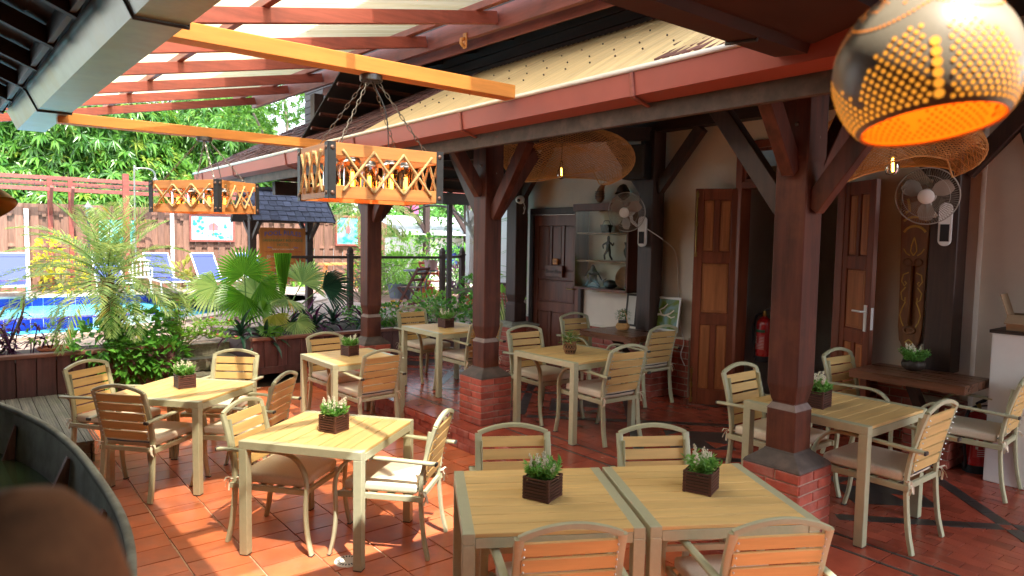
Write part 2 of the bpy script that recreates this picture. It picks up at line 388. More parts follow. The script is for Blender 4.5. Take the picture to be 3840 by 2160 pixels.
def piece(name, parent, m, loc, d, rot=(0, 0, 0), bevel=.003):
    """a beveled block; alike blocks share one mesh"""
    k = (m, round(d[0], 3), round(d[1], 3), round(d[2], 3), bevel)
    if k not in _pc: _pc[k] = MB().box(-d[0]/2, d[0]/2, -d[1]/2, d[1]/2, -d[2]/2, d[2]/2).mesh(name, m, bevel)
    return link(name, _pc[k], parent, loc, rot)
CAMP = Vector((0, 0, CAMH))
def pieces(name, parent, m, lst, limit=300, bevel=.003, pos=None):
    """lst of (loc, dims, rot); the limit nearest the camera become parts, the rest one stuff part"""
    base = pos or Vector((0, 0, 0))
    lst = sorted(lst, key=lambda q: (Vector(q[0])+base-CAMP).length)
    for q in lst[:limit]: piece(name, parent, m, q[0], q[1], q[2], bevel)
    if len(lst) > limit:
        mb = MB()
        for q in lst[limit:]: mb.cb(q[0], q[1], q[2])
        tag(mb.build(name+'s_beyond', m, parent), kind='stuff')
def text(body, size, m, parent=None, loc=(0, 0, 0), rot=(0, 0, 0), name='lettering', depth=.0015, align='CENTER', sx=1, bend=0):
    cu = bpy.data.curves.new('txt', 'FONT'); cu.body = body; cu.size = size; cu.extrude = depth; cu.align_x = align; cu.align_y = 'CENTER'
    cu.resolution_u = 2
    t = bpy.data.objects.new('txt', cu); COL.objects.link(t)
    dg = bpy.context.evaluated_depsgraph_get(); me = bpy.data.meshes.new_from_object(t.evaluated_get(dg))
    bpy.data.objects.remove(t)
    for v in me.vertices:
        v.co.x *= sx
        if bend: v.co.y -= bend*v.co.x*v.co.x
    me.materials.clear(); me.materials.append(M[m] if isinstance(m, str) else m)
    return link(name, me, parent, loc, rot)
def arc(cx, cz, r, a0, a1, n): return [(cx+r*math.cos(R_(a0+(a1-a0)*i/n)), cz+r*math.sin(R_(a0+(a1-a0)*i/n))) for i in range(n+1)]
def smooth_path(P, n=6):
    """Catmull-Rom through points"""
    P = [Vector(p) for p in P]; Q = [P[0]*2-P[1]]+P+[P[-1]*2-P[-2]]; out = []
    for i in range(1, len(Q)-2):
        for k in range(n):
            t = k/n; a, b, c, d = Q[i-1], Q[i], Q[i+1], Q[i+2]
            out.append(.5*((2*b)+(c-a)*t+(2*a-5*b+4*c-d)*t*t+(3*b-a-3*c+d)*t**3))
    out.append(P[-1]); return out
ZP = .219      # height of the verandah floor above the patio
rnd = random.uniform
# ---------------------------------------------------------------- ground and floors
g = MB().box(-60, 40, -50, 60, -.5, -.03).build('ground', 'earth'); tag(g, kind='structure')
# lower patio
pf = E('patio_floor', (0, 0, 0), kind='structure')
MB().box(-9.35, 3, -3, 3.83, -.03, -.012).build('grout_bed', 'grout', pf)
tl = []
row = 0
y = 3.83-.0
ys = [1.055+.3475*k for k in range(-12, 8)]
for iy, y0 in enumerate(ys):
    h = .3475
    off = rnd(0, .22) if iy % 2 else rnd(0, .1)
    x = -9.33+off*.5
    while x < 2.8:
        w = .222+rnd(-.008, .008)
        if rnd(0, 1) < .06: w *= .6
        yc = y0+h/2
        if yc+h/2 < 3.84 and yc-h/2 > -2.9:
            tl.append(((x+w/2, yc+rnd(-.003, .003), -.0145+rnd(-.0012, .0012)), (round(w-.011, 2), h-.012, .028), (rnd(-.002, .002), rnd(-.002, .002), rnd(-.012, .012)+.0)))
        x += w
pieces('tile', pf, 'tile', tl, bevel=.0025)
# drain
dr = E('floor_drain', (-3.94, 1.865, .0), label='round cream plastic floor drain under the front left table', cat='drain')
d = MB(); d.lathe([(.0, .004), (.03, .004), (.07, .004), (.082, .002), (.084, -.002)], 28); d.build('drain_plate', 'whiteedge', dr)
d = MB()
for k in range(20):
    a = 2*PI*k/20; d.cb((.058*math.cos(a), .058*math.sin(a), .0045), (.02, .008, .002), (0, 0, a))
d.build('slot', 'black', dr)
# verandah floor
vf = E('verandah_floor', (0, 0, 0), kind='structure')
MB().box(-9.35, 3, 3.80, 9.2, -.2, ZP-.012).build('floor_slab', 'vgrout', vf)
def zig(x):  # triangle wave, 0 at centre line crossings
    ph = ((x+5.47)/1.62) % 1.0
    return .75*(1-4*abs(ph-.5)) if True else 0
def in_band(x, y):
    a = zig(x)
    return abs(abs(y-5.3)-abs(a)) < 0
vt = []
TW, TH = .2, .1
# border strips (edge tiles, two charcoal lines), then running tiles
inl = []
def strip(y0, y1, x0, x1, L, lst, z=ZP-.012):
    x = x0
    while x < x1:
        lst.append(((x+L/2, (y0+y1)/2, z), (L-.005, y1-y0-.005, .026), (0, 0, 0))); x += L
strip(3.745, 4.075, -9.3, 2.5, .33, vt)
strip(4.075, 4.10, -9.3, 2.5, .4, inl); strip(4.10, 4.27, -9.3, 2.5, .345, vt); strip(4.27, 4.295, -9.3, 2.5, .4, inl)
yy = 4.295; k = 0
while yy < 6.66:
    x = -9.3-(k % 2)*TW/2
    while x < 2.4:
        vt.append(((x+TW/2, yy+TH/2, ZP-.013+rnd(-.0008, .0008)), (TW-.004, TH-.004, .026), (0, 0, rnd(-.006, .006)))); x += TW
    yy += TH; k += 1
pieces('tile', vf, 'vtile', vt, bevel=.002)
pieces('inlay_strip', vf, 'inlay', inl, bevel=.001)
# diamond chain inlay, 2 mm proud of the tiles
def bandseg(p, q, w, name='inlay_band'):
    a = Vector((*p, 0)); b = Vector((*q, 0)); c = (a+b)/2; L = (b-a).length; an = math.atan2(b.y-a.y, b.x-a.x)
    n = max(1, round(L/.22))
    for i in range(n):
        t = a.lerp(b, (i+.5)/n)
        piece(name, vf, 'inlay', (t.x, t.y, ZP-.0035), (round(L/n-.004, 3), w, .012), (0, 0, an), .001)
cx = -8.71
while cx < 1.5:
    H = .76; Wd = .81; C = (cx, 5.3)
    for sx in (-1, 1):
        for sy in (-1, 1):
            bandseg((cx+sx*.78, 5.3+sy*.03), (cx+sx*.05, 5.3+sy*(H-.01)), .095)
    m = MB(); h = .40
    m.prism([(cx-h, 5.3), (cx, 5.3-h), (cx+h, 5.3), (cx, 5.3+h)], ZP-.004, ZP+.0018); m.build('inlay_diamond', 'inlay', vf)
    for sx in (-1, 1):
        m = MB(); m.prism([(cx+sx*.08, 5.3), (cx+sx*.26, 5.3-.1), (cx+sx*.26, 5.3+.1)][::sx], ZP, ZP+.0045); m.build('inlay_triangle', 'vtile', vf)
    cx += 1.62
# brick riser of the step
rz = []
for r_, (z0, z1) in enumerate(((.002, .068), (.072, .138), (.142, .205))):
    x = -9.3-(r_ % 2)*.1
    while x < 2.5:
        rz.append(((x+.1, 3.80-.012*(r_ == 2), (z0+z1)/2), (.194, .1, z1-z0), (rnd(-.01, .01), 0, rnd(-.008, .008)))); x += .2
pieces('riser_brick', vf, 'brick', rz, bevel=.004)
MB().box(-9.3, 2.5, 3.765, 3.85, -.02, .2).build('riser_mortar', 'mortar', vf)
# ---------------------------------------------------------------- verandah building
def sqloft(mb, prof, c=(0, 0)):
    n0 = len(mb.v)
    for h, z in prof:
        mb.v += [(c[0]-h, c[1]-h, z), (c[0]+h, c[1]-h, z), (c[0]+h, c[1]+h, z), (c[0]-h, c[1]+h, z)]
    for i in range(len(prof)-1):
        for j in range(4):
            a = n0+i*4+j; b = n0+i*4+(j+1) % 4; mb.f.append((a, b, b+4, a+4))
    mb.f.append((n0+3, n0+2, n0+1, n0)); k = n0+(len(prof)-1)*4; mb.f.append((k, k+1, k+2, k+3))
    return mb
def brick_faces(parent, hx, hy, z0, z1, rows, name='brick'):
    """brick skin round a square pedestal"""
    H = (z1-z0)/rows
    for r in range(rows):
        zc = z0+H*(r+.5)
        for ax in range(4):
            half = hx if ax % 2 == 0 else hy; dep = hy if ax % 2 == 0 else hx
            L = 2*half; cuts = [-half, -half+L*(.42 if (r+ax) % 2 else .58), half]
            for a, b in zip(cuts, cuts[1:]):
                u = (a+b)/2; w = b-a-.008
                p = [(u, -dep+.012), (dep-.012, u), (-u, dep-.012), (-dep+.012, -u)][ax]
                d = (w, .03, H-.009) if ax % 2 == 0 else (.03, w, H-.009)
                piece(name, parent, 'brick', (p[0]+rnd(-.001, .001), p[1], zc), (round(d[0], 2), round(d[1], 2), round(d[2], 3)), (0, 0, rnd(-.006, .006)), .004)
M['dustledge'] = mat('dusty_wood_ledge', (.20, .15, .13), rough=.8, var=.25, ns=12, bump=.1)
def column(c, zf, label, hb=.185, bricks=True):
    t = E('verandah_column', (c[0], c[1], zf), 0, label, 'column', 'timber columns on brick pedestals along the verandah edge')
    b = MB().box(-hb+.006, hb-.006, -hb+.006, hb-.006, -.02, .455).build('pedestal_core', 'mortar', t)
    brick_faces(t, hb, hb, 0, .457, 7)
    m = MB(); sqloft(m, [(hb+.002, .455), (hb-.008, .475), (.102, .54), (.1, .55)]); m.build('stone_cap', 'cap_stone', t, bevel=.004)
    m = MB(); sqloft(m, [(.0965, .798), (.0965, .80), (.074, .838), (.072, .838)]); m.build('neck_ledge', 'dustledge', t)
    m = MB(); sqloft(m, [(.096, .53), (.096, .798), (.073, .837), (.080, .85), (.0995, .95), (.0995, 2.3), (.108, 2.33), (.108, 2.74)]); m.build('post', 'column', t, bevel=.006)
    for a, b_ in (((-.09, 0, 2.03), (-.60, 0, 2.72)), ((.09, 0, 2.03), (.60, 0, 2.72)), ((0, .09, 2.05), (0, .6, 2.72)), ((0, -.09, 2.25), (0, -.42, 2.70))):
        MB().beam(a, b_, .085, .12).build('brace', 'darkz' if b_[0] < 0 else 'column', t, bevel=.005)
    m = MB()
    for p in ((.1, .02, 2.45), (-.03, -.112, 2.3), (.03, -.112, 2.52)): m.ball(p, .012, 6, 4)
    m.build('bolt', 'chain', t)
    return t
column((-2.255, 4.02), ZP, 'red brown timber column on a brick pedestal right of the two joined tables', .19)
column((-5.545, 4.105), ZP, 'red brown timber column on a brick pedestal at the middle of the step edge')
column((-8.06, 4.13), ZP, 'red brown timber column behind the table with the hanging lamp above, by the leafy planter')
# wall
wl = E('verandah_wall', (0, 0, 0), 0, 'white plastered verandah back wall with a red brick wainscot and doors', 'wall')
m = MB()
YW = 6.67
m.box(-8.0, -7.84, YW, YW+.16, ZP, 4.6); m.box(-7.84, -6.81, YW, YW+.16, 2.455, 4.6)      # round door 1
m.box(-6.81, -4.45, YW, YW+.16, ZP, 4.6); m.box(-4.45, -3.24, YW, YW+.16, 3.12, 4.6)
m.box(-3.24, -2.14, YW, YW+.16, ZP, 4.6); m.box(-8.0, -7.86, YW+.16, 9.4, ZP, 4.6)
m.build('plaster', 'white', wl)
m = MB().box(-2.14, 1.5, YW+.12, YW+.28, ZP, 4.6).build('plaster_recess', 'white', wl)
# wainscot bricks
bl = []
for (x0, x1, ztop) in ((-7.995, -7.845, .90), (-6.80, -5.0, .90), (-3.2, -2.2, .80)):
    n = int(round((ztop-ZP)/.0755))
    for r in range(n):
        x = x0-(r % 2)*.11; z = ZP+.0755*(r+.5)
        while x < x1-.02:
            a = max(x, x0); b = min(x+.22, x1)
            if b-a > .03: bl.append((((a+b)/2, YW-.012, z), (round(b-a-.011, 2), .05, .064), (0, 0, rnd(-.006, .006))))
            x += .22
    MB().box(x0+.001, x1-.001, YW-.028, YW+.001, ZP, ztop-.003).build('wainscot_mortar', 'mortar', wl)
    MB().cb(((x0+x1)/2, YW-.016, ztop+.008), (x1-x0, .05, .022)).build('wainscot_ledge', 'whiteedge', wl)
pieces('brick', wl, 'brick', bl, bevel=.004)
# brick stubs carrying the two dark wall tables
for c, n in (((-5.42, 6.44), 9), ((-2.3, 6.44), 8)):
    s_ = E('brick_pedestal', (c[0], c[1], ZP), 0, 'low red brick pedestal under the %s wall table' % ('left dark' if n == 9 else 'right dark'), 'pedestal')
    MB().box(-.17, .17, -.17, .17, 0, .52).build('pedestal_core', 'mortar', s_); brick_faces(s_, .18, .18, 0, .525, 7)
# side wall and pedestal at the left end
s_ = E('end_pedestal', (-7.93, 6.38, ZP), 0, 'brick pedestal with a pale slab at the left end of the verandah wall', 'pedestal')
MB().box(-.24, .24, -.24, .24, 0, .56).build('pedestal_core', 'mortar', s_); brick_faces(s_, .25, .25, 0, .56, 8)
m = MB(); sqloft(m, [(.27, .56), (.27, .585), (.14, .625)]); m.build('stone_slab', 'concrete', s_, bevel=.004)
def wallpost(c, z0, label, name='wall_post', br=((-1, 0), (1, 0)), neck=True):
    t = E(name, (c[0], c[1], z0), 0, label, 'post', 'dark timber posts along the verandah wall')
    H = 3.32-z0; m = MB()
    if neck: sqloft(m, [(.11, 0), (.11, .26), (.085, .29), (.11, .40), (.11, H)])
    else: sqloft(m, [(.105, 0), (.105, H)])
    m.build('post', 'darkz', t, bevel=.005)
    for dx, dy in br:
        MB().beam((dx*.1, dy*.1, H-.68), (dx*.68, dy*.68, H-.02), .09, .13).build('brace', 'darkz', t, bevel=.005)
    return t
wallpost((-7.92, 6.40), ZP+.615, 'dark timber post carrying the white dome camera at the left wall end', br=((-1, 0), (1, 0), (0, -1)))
wallpost((-5.47, 6.46), ZP+.765, 'dark timber post carrying the black loudspeaker and a wall fan', neck=False)
wallpost((-2.30, 6.50), ZP+.76, 'dark timber post beside the tall carved mask', neck=False)
wallpost((-1.1, 6.62), ZP, 'dark timber post at the far right behind the white cabinet', neck=False, br=((-1, 0),))
# plates, ties, rafters, ceiling: the verandah roof
vr = E('verandah_roof', (0, 0, 0), 0, 'brown shingle verandah roof over dark rafters and boards', 'roof')
RS = .55
def rz_(y): return 3.13+RS*(y-3.45)
MB().cb((-5.5, 4.1, 3.02), (16, .15, .13)).build('eave_plate', 'dark', vr, bevel=.005)
MB().cb((-4.3, 6.46, 3.39), (7.6, .16, .16)).build('wall_plate', 'dark', vr, bevel=.005)
for x in (-8.06, -5.5, -2.28): MB().beam((x, 4.1, 3.03), (x, 6.46, 3.30), .13, .15).build('tie_beam', 'dark', vr, bevel=.005)
MB().cb((-5.5, 3.565, 2.885), (15.9, .045, .145)).build('fascia_board', 'cap_stone', vr, bevel=.004)
x = -13.2
while x < 1:
    MB().beam((x, 3.6, rz_(3.6)-.16), (x, 6.7, rz_(6.7)-.16), .06, .11).build('rafter', 'dark', vr); x += .62
bd = []
y = 3.62
while y < 6.75:
    bd.append(((-6.0, y, rz_(y)-.085), (15.4, .098, .018), (math.atan(RS), 0, 0))); y += .105
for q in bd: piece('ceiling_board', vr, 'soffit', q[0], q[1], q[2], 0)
# hipped left end: sloping boards over battens, and its end plate
for i in range(22):
    t = (i+.5)/22; piece('hip_board', vr, 'soffit', (-10.45+2.3*t, 6.75, 2.86+1.28*t), (.122, 5.9, .018), (0, -math.atan(.556), 0), 0)
for i in range(8):
    t = (i+.5)/8; piece('hip_batten', vr, 'column', (-10.40+2.2*t, 6.75, 2.80+1.22*t), (.05, 5.9, .03), (0, -math.atan(.556), 0), .002)
MB().box(-10.52, -10.40, 3.75, 9.7, 2.64, 2.84).build('hip_plate', 'dark', vr, bevel=.005)
# shingles
sh = []
y = 3.46; r = 0
XS = [-13.42, -5.3]
while y < 5.1:
    x = -13.42+rnd(0, .06)
    while x < -2.0:
        w = rnd(.09, .16)
        if x < -6.95 or x > -3.05: sh.append(((x+w/2, y+.13+rnd(-.025, .012), rz_(y+.13)+.018+rnd(-.004, .008)), (round(w-.006, 2), .30, .014), (math.atan(RS)-.05+rnd(-.02, .02), rnd(-.03, .03), rnd(-.03, .03))))
        x += w
    y += .135; r += 1
pieces('shingle', vr, 'shingle', sh, limit=300, bevel=.002)
MB().prism([(3.44, 3.05), (5.1, rz_(5.1)-.07), (5.1, rz_(5.1)-.01), (3.44, 3.115)], -13.4, 1.0, Matrix(((0, 0, 1, 0), (1, 0, 0, 0), (0, 1, 0, 0), (0, 0, 0, 1)))).build('roof_deck', 'soffit', vr)
# yellowed corrugated sheets laid up the slope
def corr(x0, x1, y0, y1, zf, pitch=.076, amp=.012, n=8):
    mb = MB(); nx = int((x1-x0)/pitch*n)+1; ny = 5
    for j in range(ny):
        y = y0+(y1-y0)*j/(ny-1)
        for i in range(nx):
            x = x0+pitch*i/n; mb.v.append((x, y, zf(x, y)+amp*math.sin(2*PI*x/pitch)))
    for j in range(ny-1):
        for i in range(nx-1):
            a = j*nx+i; mb.f.append((a, a+1, a+nx+1, a+nx))
    return mb
x = -6.95
k = 0
while x < -3.1:
    mb = corr(x, x+.80, 3.405, 5.02, lambda X, Y: rz_(Y)+.020+.022*min(1, (Y-3.4)*4)+.004*(k % 2)); mb.build('roof_sheet', 'sheet2', vr, smooth=True)
    s_ = MB()
    for xx in (.2, .45, .7):
        for yy in (3.65, 3.9, 4.3): s_.ball((x+xx, yy, rz_(yy)+.085), .008, 6, 4)
    s_.build('sheet_screw', 'dark', vr)
    x += .76; k += 1
# clerestory and the roof above
uh = E('upper_storey', (0, 0, 0), 0, 'dark boarded upper wall and roof rising behind the verandah roof', 'building')
for i in range(14):
    z = 3.95+i*.12; piece('wall_board', uh, 'dark', (-5.5, 5.12, z), (14.2, .04, .112), (rnd(-.01, .01), 0, 0), .003)
m = MB().box(-12.6, 2, 5.14, 9.4, 3.9, 6.2).build('wall_core', 'soffit', uh)
for i in range(9):
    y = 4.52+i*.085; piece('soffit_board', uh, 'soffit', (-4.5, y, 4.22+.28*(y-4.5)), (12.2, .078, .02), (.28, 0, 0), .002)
for x in np.arange(-10.2, 1.6, .75): MB().beam((x, 4.47, 4.19), (x, 5.12, 4.38), .05, .09).build('soffit_rafter', 'dark', uh)
m = MB().beam((-10.3, 4.47, 4.235), (1.6, 4.47, 3.98), .03, .12).build('lower_fascia', 'redpaintx', uh, bevel=.003)
yv = lambda y: 4.36+.5*(y-4.45)+.62
m = MB().prism([(2.75, 6.35), (9.6, 9.2), (9.6, 9.35), (2.75, 6.5)], -13.4, 2.0, Matrix(((0, 0, 1, 0), (1, 0, 0, 0), (0, 1, 0, 0), (0, 0, 0, 1)))).build('upper_roof_slab', 'shingle', uh)
m = MB().box(-13.0, 2, 5.2, 9.4, 6.2, 7.6).build('upper_wall', 'planter', uh)
# back of the corridor behind the open doors
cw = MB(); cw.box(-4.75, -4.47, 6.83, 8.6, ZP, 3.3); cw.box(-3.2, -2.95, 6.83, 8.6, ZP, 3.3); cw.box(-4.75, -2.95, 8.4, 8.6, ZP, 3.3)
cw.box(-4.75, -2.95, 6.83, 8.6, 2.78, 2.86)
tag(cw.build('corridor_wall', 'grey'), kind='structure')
# red gutter
gt = E('red_gutter', (0, 0, 0), 0, 'long red box gutter with a white top edge along the verandah eave', 'gutter')
mp = Matrix(((0, 0, 1, 0), (1, 0, 0, 0), (0, 1, 0, 0), (0, 0, 0, 1)))
prof = [(3.375, 3.10), (3.395, 2.955), (3.53, 2.925), (3.545, 3.10), (3.535, 3.10), (3.522, 2.935), (3.403, 2.963), (3.385, 3.10)]
x = -13.42; k = 0
for xa, xb in ((-13.42, -9.6), (-9.603, -5.75), (-5.753, -1.55)):
    MB().prism(prof, xa, xb, mp).build('gutter_trough', 'gutterred', gt)
MB().tube([(-13.43, 3.372, 3.115), (-2.06, 3.372, 3.115)], .018, 8).build('white_edge', 'whiteedge', gt, smooth=True)
MB().prism([(3.372, 3.105), (3.392, 2.95), (3.535, 2.92), (3.55, 3.105)], -13.43, -13.42, mp).build('gutter_end', 'gutterred', gt)
for x in (-12.9, -11.2, -9.0, -7.0, -4.97, -3.05):
    m = MB(); pts = [(x, 3.366, 3.095), (x, 3.386, 2.95), (x, 3.40, 2.94), (x+.0, 3.54, 2.905), (x, 3.585, 2.93)]
    for a, b in zip(pts, pts[1:]): m.beam(a, b, .028, .006, up=(1, 0, 0))
    m = MB().tube(pts, .008, 6, flat=2.2, up=(1, 0, 0)); m.build('gutter_bracket', 'redpaintx', gt)
# ---------------------------------------------------------------- canopy over the courtyard
def zc(X, Y): return 4.14+(-5.0-X)*.0285+.2*(Y-4.25)      # underside of the rafters
cn = E('courtyard_canopy', (0, 0, 0), 0, 'red painted timber canopy with pale corrugated sheets over the courtyard', 'canopy')
for x in (-12.82, -11.24, -9.9, -8.37, -7.02, -5.69, -4.35, -3.0):
    MB().beam((x+.03, .35, zc(x, .35)+.061), (x+.03, 4.26, zc(x, 4.26)+.061), 0.055, .122).build('rafter', 'redpaint', cn, bevel=.004)
for y in (.75, 1.97, 4.03):
    MB().beam((-13.2, y, zc(-13.2, y)+.122+.036), (-2.1, y, zc(-2.1, y)+.122+.036), .06, .07).build('purlin', 'redpaintx', cn, bevel=.004)
m = MB().beam((-13.0, 4.30, zc(-13.0, 4.25)+.065), (-2.2, 4.30, zc(-2.2, 4.25)+.065), .06, .215).build('ledger_beam', 'redpaintx', cn, bevel=.004)
x = -13.25; k = 0
while x < -2.3:
    x1 = min(x+.86, -2.1)
    mb = corr(x, x1, .25, 4.16, lambda X, Y: zc(X, Y)+.122+.073+.014+.004*(k % 2)); mb.build('roof_sheet', 'sheet', cn, smooth=True); x += .82; k += 1
pst = E('canopy_post', (-10.15, 4.3, 3.45), 0, 'dark timber post standing on the shingles under the red canopy beam', 'post')
m = MB(); sqloft(m, [(.075, -.02), (.075, .70)]); m.build('post', 'darkz', pst, bevel=.005)
wb = E('wooden_bracket', (-6.2, 4.262, 4.1), 0, 'small pale wooden bracket screwed to the red ledger beam', 'bracket')
MB().box(-.03, .03, -.012, .006, -.07, .09).build('back_plate', 'lampwood', wb, bevel=.003); MB().tube([(0, -.01, .03), (0, -.05, .02), (0, -.055, -.02), (0, -.02, -.05)], .02, 8).build('hook', 'lampwood', wb, smooth=True)
# orange beams spanning from gutter to gutter
ob = MB().beam((-4.27, .93, 3.15), (-4.27, 3.36, 3.15), .125, .10).build('orange_beam', 'orange', None, bevel=.004)
tag(ob, 'varnished orange timber beam carrying the nearer box lantern', 'beam', 'orange beams across the courtyard')
ob = MB().beam((-7.48, .74, 3.045), (-7.48, 3.40, 3.045), .125, .095).build('orange_beam', 'orange', None, bevel=.004)
tag(ob, 'varnished orange timber beam carrying the farther box lantern', 'beam', 'orange beams across the courtyard')
# left galvanised gutter on the near building's eave
gy = lambda x: .94+(x+3.24)*.034
gg = E('galvanised_gutter', (0, 0, 0), 0, 'weathered galvanised box gutter along the near dark eave at upper left', 'gutter')
xs = [-8.7, -7.15, -3.75, -.5]
for a, b in zip(xs, xs[1:]):
    mb = MB(); n0 = 0
    def sec(x, s=0):
        y = gy(x); w = .235; q = .003*s
        return [(x, y+.012, 3.19), (x, y, 3.05+q), (x, y-w, 3.05+q), (x, y-w-.07, 3.20), (x, y-w-.085, 3.225), (x, y-w-.06, 3.20), (x, y-w+.012, 3.062+q), (x, y-.012, 3.062+q), (x, y, 3.19)]
    A = sec(a); B = sec(b-.004, 1); k = len(A); mb.v = A+B
    for i in range(k-1): mb.f.append((i, i+1, k+i+1, k+i))
    mb.build('gutter_trough', 'galv', gg)
for x in (-3.76, -7.15):
    y = gy(x); MB().tube([(x, y+.02, 3.19), (x, y+.008, 3.043), (x, y-.235, 3.043), (x, y-.31, 3.2), (x, y-.40, 3.25)], .011, 6).build('gutter_bracket', 'blackmetal', gg)
# roof of the building the camera stands under: eave along X and a wing to the right
nr = E('near_roof', (0, 0, 0), 0, 'dark underside of the near tiled roof over the camera', 'roof')
mp = Matrix(((0, 0, 1, 0), (1, 0, 0, 0), (0, 1, 0, 0), (0, 0, 0, 1)))
sl = .42
for i in range(27):
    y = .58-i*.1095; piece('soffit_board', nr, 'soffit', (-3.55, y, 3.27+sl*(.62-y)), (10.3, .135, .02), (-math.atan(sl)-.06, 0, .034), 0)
for x in np.arange(-8.4, 1.8, .8): MB().beam((x, .6+(x+3)*.034, 3.20), (x, -2.3, 4.41), .06, .10).build('rafter', 'soffit', nr)
MB().beam((-8.7, .36, 3.235), (1.5, .56+.165, 3.235), .03, .12).build('fascia_board', 'dark', nr)
for i in range(20):
    x = -1.86+i*.115; piece('wing_board', nr, 'soffit', (x, 1.6, 3.20+.30*(x+1.9)), (.132, 4.1, .02), (0, -math.atan(.30)-.06, 0), 0)
for y in np.arange(-.2, 3.7, .8): MB().beam((-1.95, y, 3.12), (.45, y, 3.84), .06, .11).build('wing_rafter', 'soffit', nr)
MB().box(-1.98, -1.93, -1, 3.62, 3.03, 3.22).build('wing_fascia', 'dark', nr)
MB().prism([(-2.0, 3.26), (.5, 4.01), (.5, 4.07), (-2.1, 3.30)], -.9, 3.62, Matrix(((1, 0, 0, 0), (0, 0, 1, 0), (0, 1, 0, 0), (0, 0, 0, 1)))).build('wing_covering', 'shingle', nr)
MB().prism([(.75, 3.30), (-2.4, 4.62), (-2.4, 4.67), (.75, 3.36)], -8.7, 1.7, mp).build('eave_covering', 'shingle', nr)
M['winggutter'] = mat('brown_gutter_paint', (.05, .022, .016), rough=.55, var=.2, ns=3, bump=.05, spec=.3)
wg = E('brown_gutter', (0, 0, 0), 0, 'dark brown box gutter on the wing roof meeting the red gutter', 'gutter')
MB().prism([(-2.065, 3.17), (-2.055, 3.0), (-1.88, 2.985), (-1.865, 3.03), (-1.84, 3.03), (-1.52, 3.10), (-1.52, 3.17), (-2.05, 3.17)], -.9, 3.37, Matrix(((1, 0, 0, 0), (0, 0, 1, 0), (0, 1, 0, 0), (0, 0, 0, 1)))).build('gutter_trough', 'winggutter', wg)
for y in (2.95, 1.6): MB().tube([(-2.07, y, 3.15), (-2.062, y, 2.992), (-1.9, y, 2.976), (-1.86, y, 3.1)], .01, 6).build('gutter_bracket', 'blackmetal', wg)
# unseen dark walls added round the camera to block light from behind it
tag(MB().box(-9, 3, -2.6, -2.45, -.2, 4.6).build('near_light_block', 'planter'), kind='structure')
tag(MB().box(2.2, 2.35, -2.6, 4.2, -.2, 4.6).build('end_light_block', 'planter'), kind='structure')
# ---------------------------------------------------------------- tables and chairs
def make_table(name='dining_table'):
    t = E(name, (0, 0, 0)); a = .421; b = .414; H = .74; L = .056
    for sy in (-1, 1):
        y = sy*(b-L/2)
        for sx in (-1, 1): MB().box(sx*a-(L if sx > 0 else 0), sx*a+(0 if sx > 0 else L), y-L/2, y+L/2, .006, H-.052).build('leg', 'frame', t, bevel=.003)
        MB().box(-a, a, y-L/2, y+L/2, H-.052, H).build('end_rail', 'frame', t, bevel=.003)
    for sx in (-1, 1):
        x = sx*(a-.016); MB().box(x-.014, x+.014, -b+L+.001, b-L-.001, H-.07, H-.022).build('side_rail', 'frame', t, bevel=.002)
    n = 8; w = 2*a/n
    for i in range(n):
        piece('plank', t, 'plank', (-a+w*(i+.5), 0, H-.0105), (w-.006, 2*b-.064, .02), (0, 0, 0), .0025)
    m = MB()
    for sx in (-1, 1):
        for sy in (-1, 1): m.box(sx*(a-L/2)-L/2+.002, sx*(a-L/2)+L/2-.002, sy*(b-L/2)-L/2+.002, sy*(b-L/2)+L/2-.002, 0, .007)
    m.build('foot_cap', 'cap', t)
    return t
T0 = make_table()
TABS = [('front left', -4.337, 1.935, 37.5, 0, 'square slatted metal table at front left, in sunlight between two chairs'),
        ('rear left', -6.215, 1.46, 40.8, 0, 'square slatted metal table at far left, ringed by four chairs near the plank planter'),
        ('middle', -6.946, 3.338, .3, 0, 'slatted metal table on the patio just below the step edge, left of the middle column'),
        ('back', -7.033, 4.645, 0, ZP, 'square slatted metal table on the raised floor behind the middle column'),
        ('verandah', -4.80, 4.618, .3, ZP, 'square slatted metal table on the raised floor holding the woven basket plant'),
        ('right', -2.261, 4.60, -.6, ZP, 'square slatted metal table partly hidden behind the right column'),
        ('joined left', -2.585, 2.267, 58.8-90, 0, 'left one of the two joined slatted tables in the front, crossed by a streak of sun'),
        ('joined right', -2.152, 2.998, 59.2-90, 0, 'right one of the two joined front tables, beside the brick pedestal')]
for i, (n, x, y, an, z, lab) in enumerate(TABS):
    t = T0 if i == 0 else clone(T0)
    t.location = (x, y, z); t.rotation_euler = (0, 0, R_(an)); tag(t, lab, 'table', 'square metal dining tables')
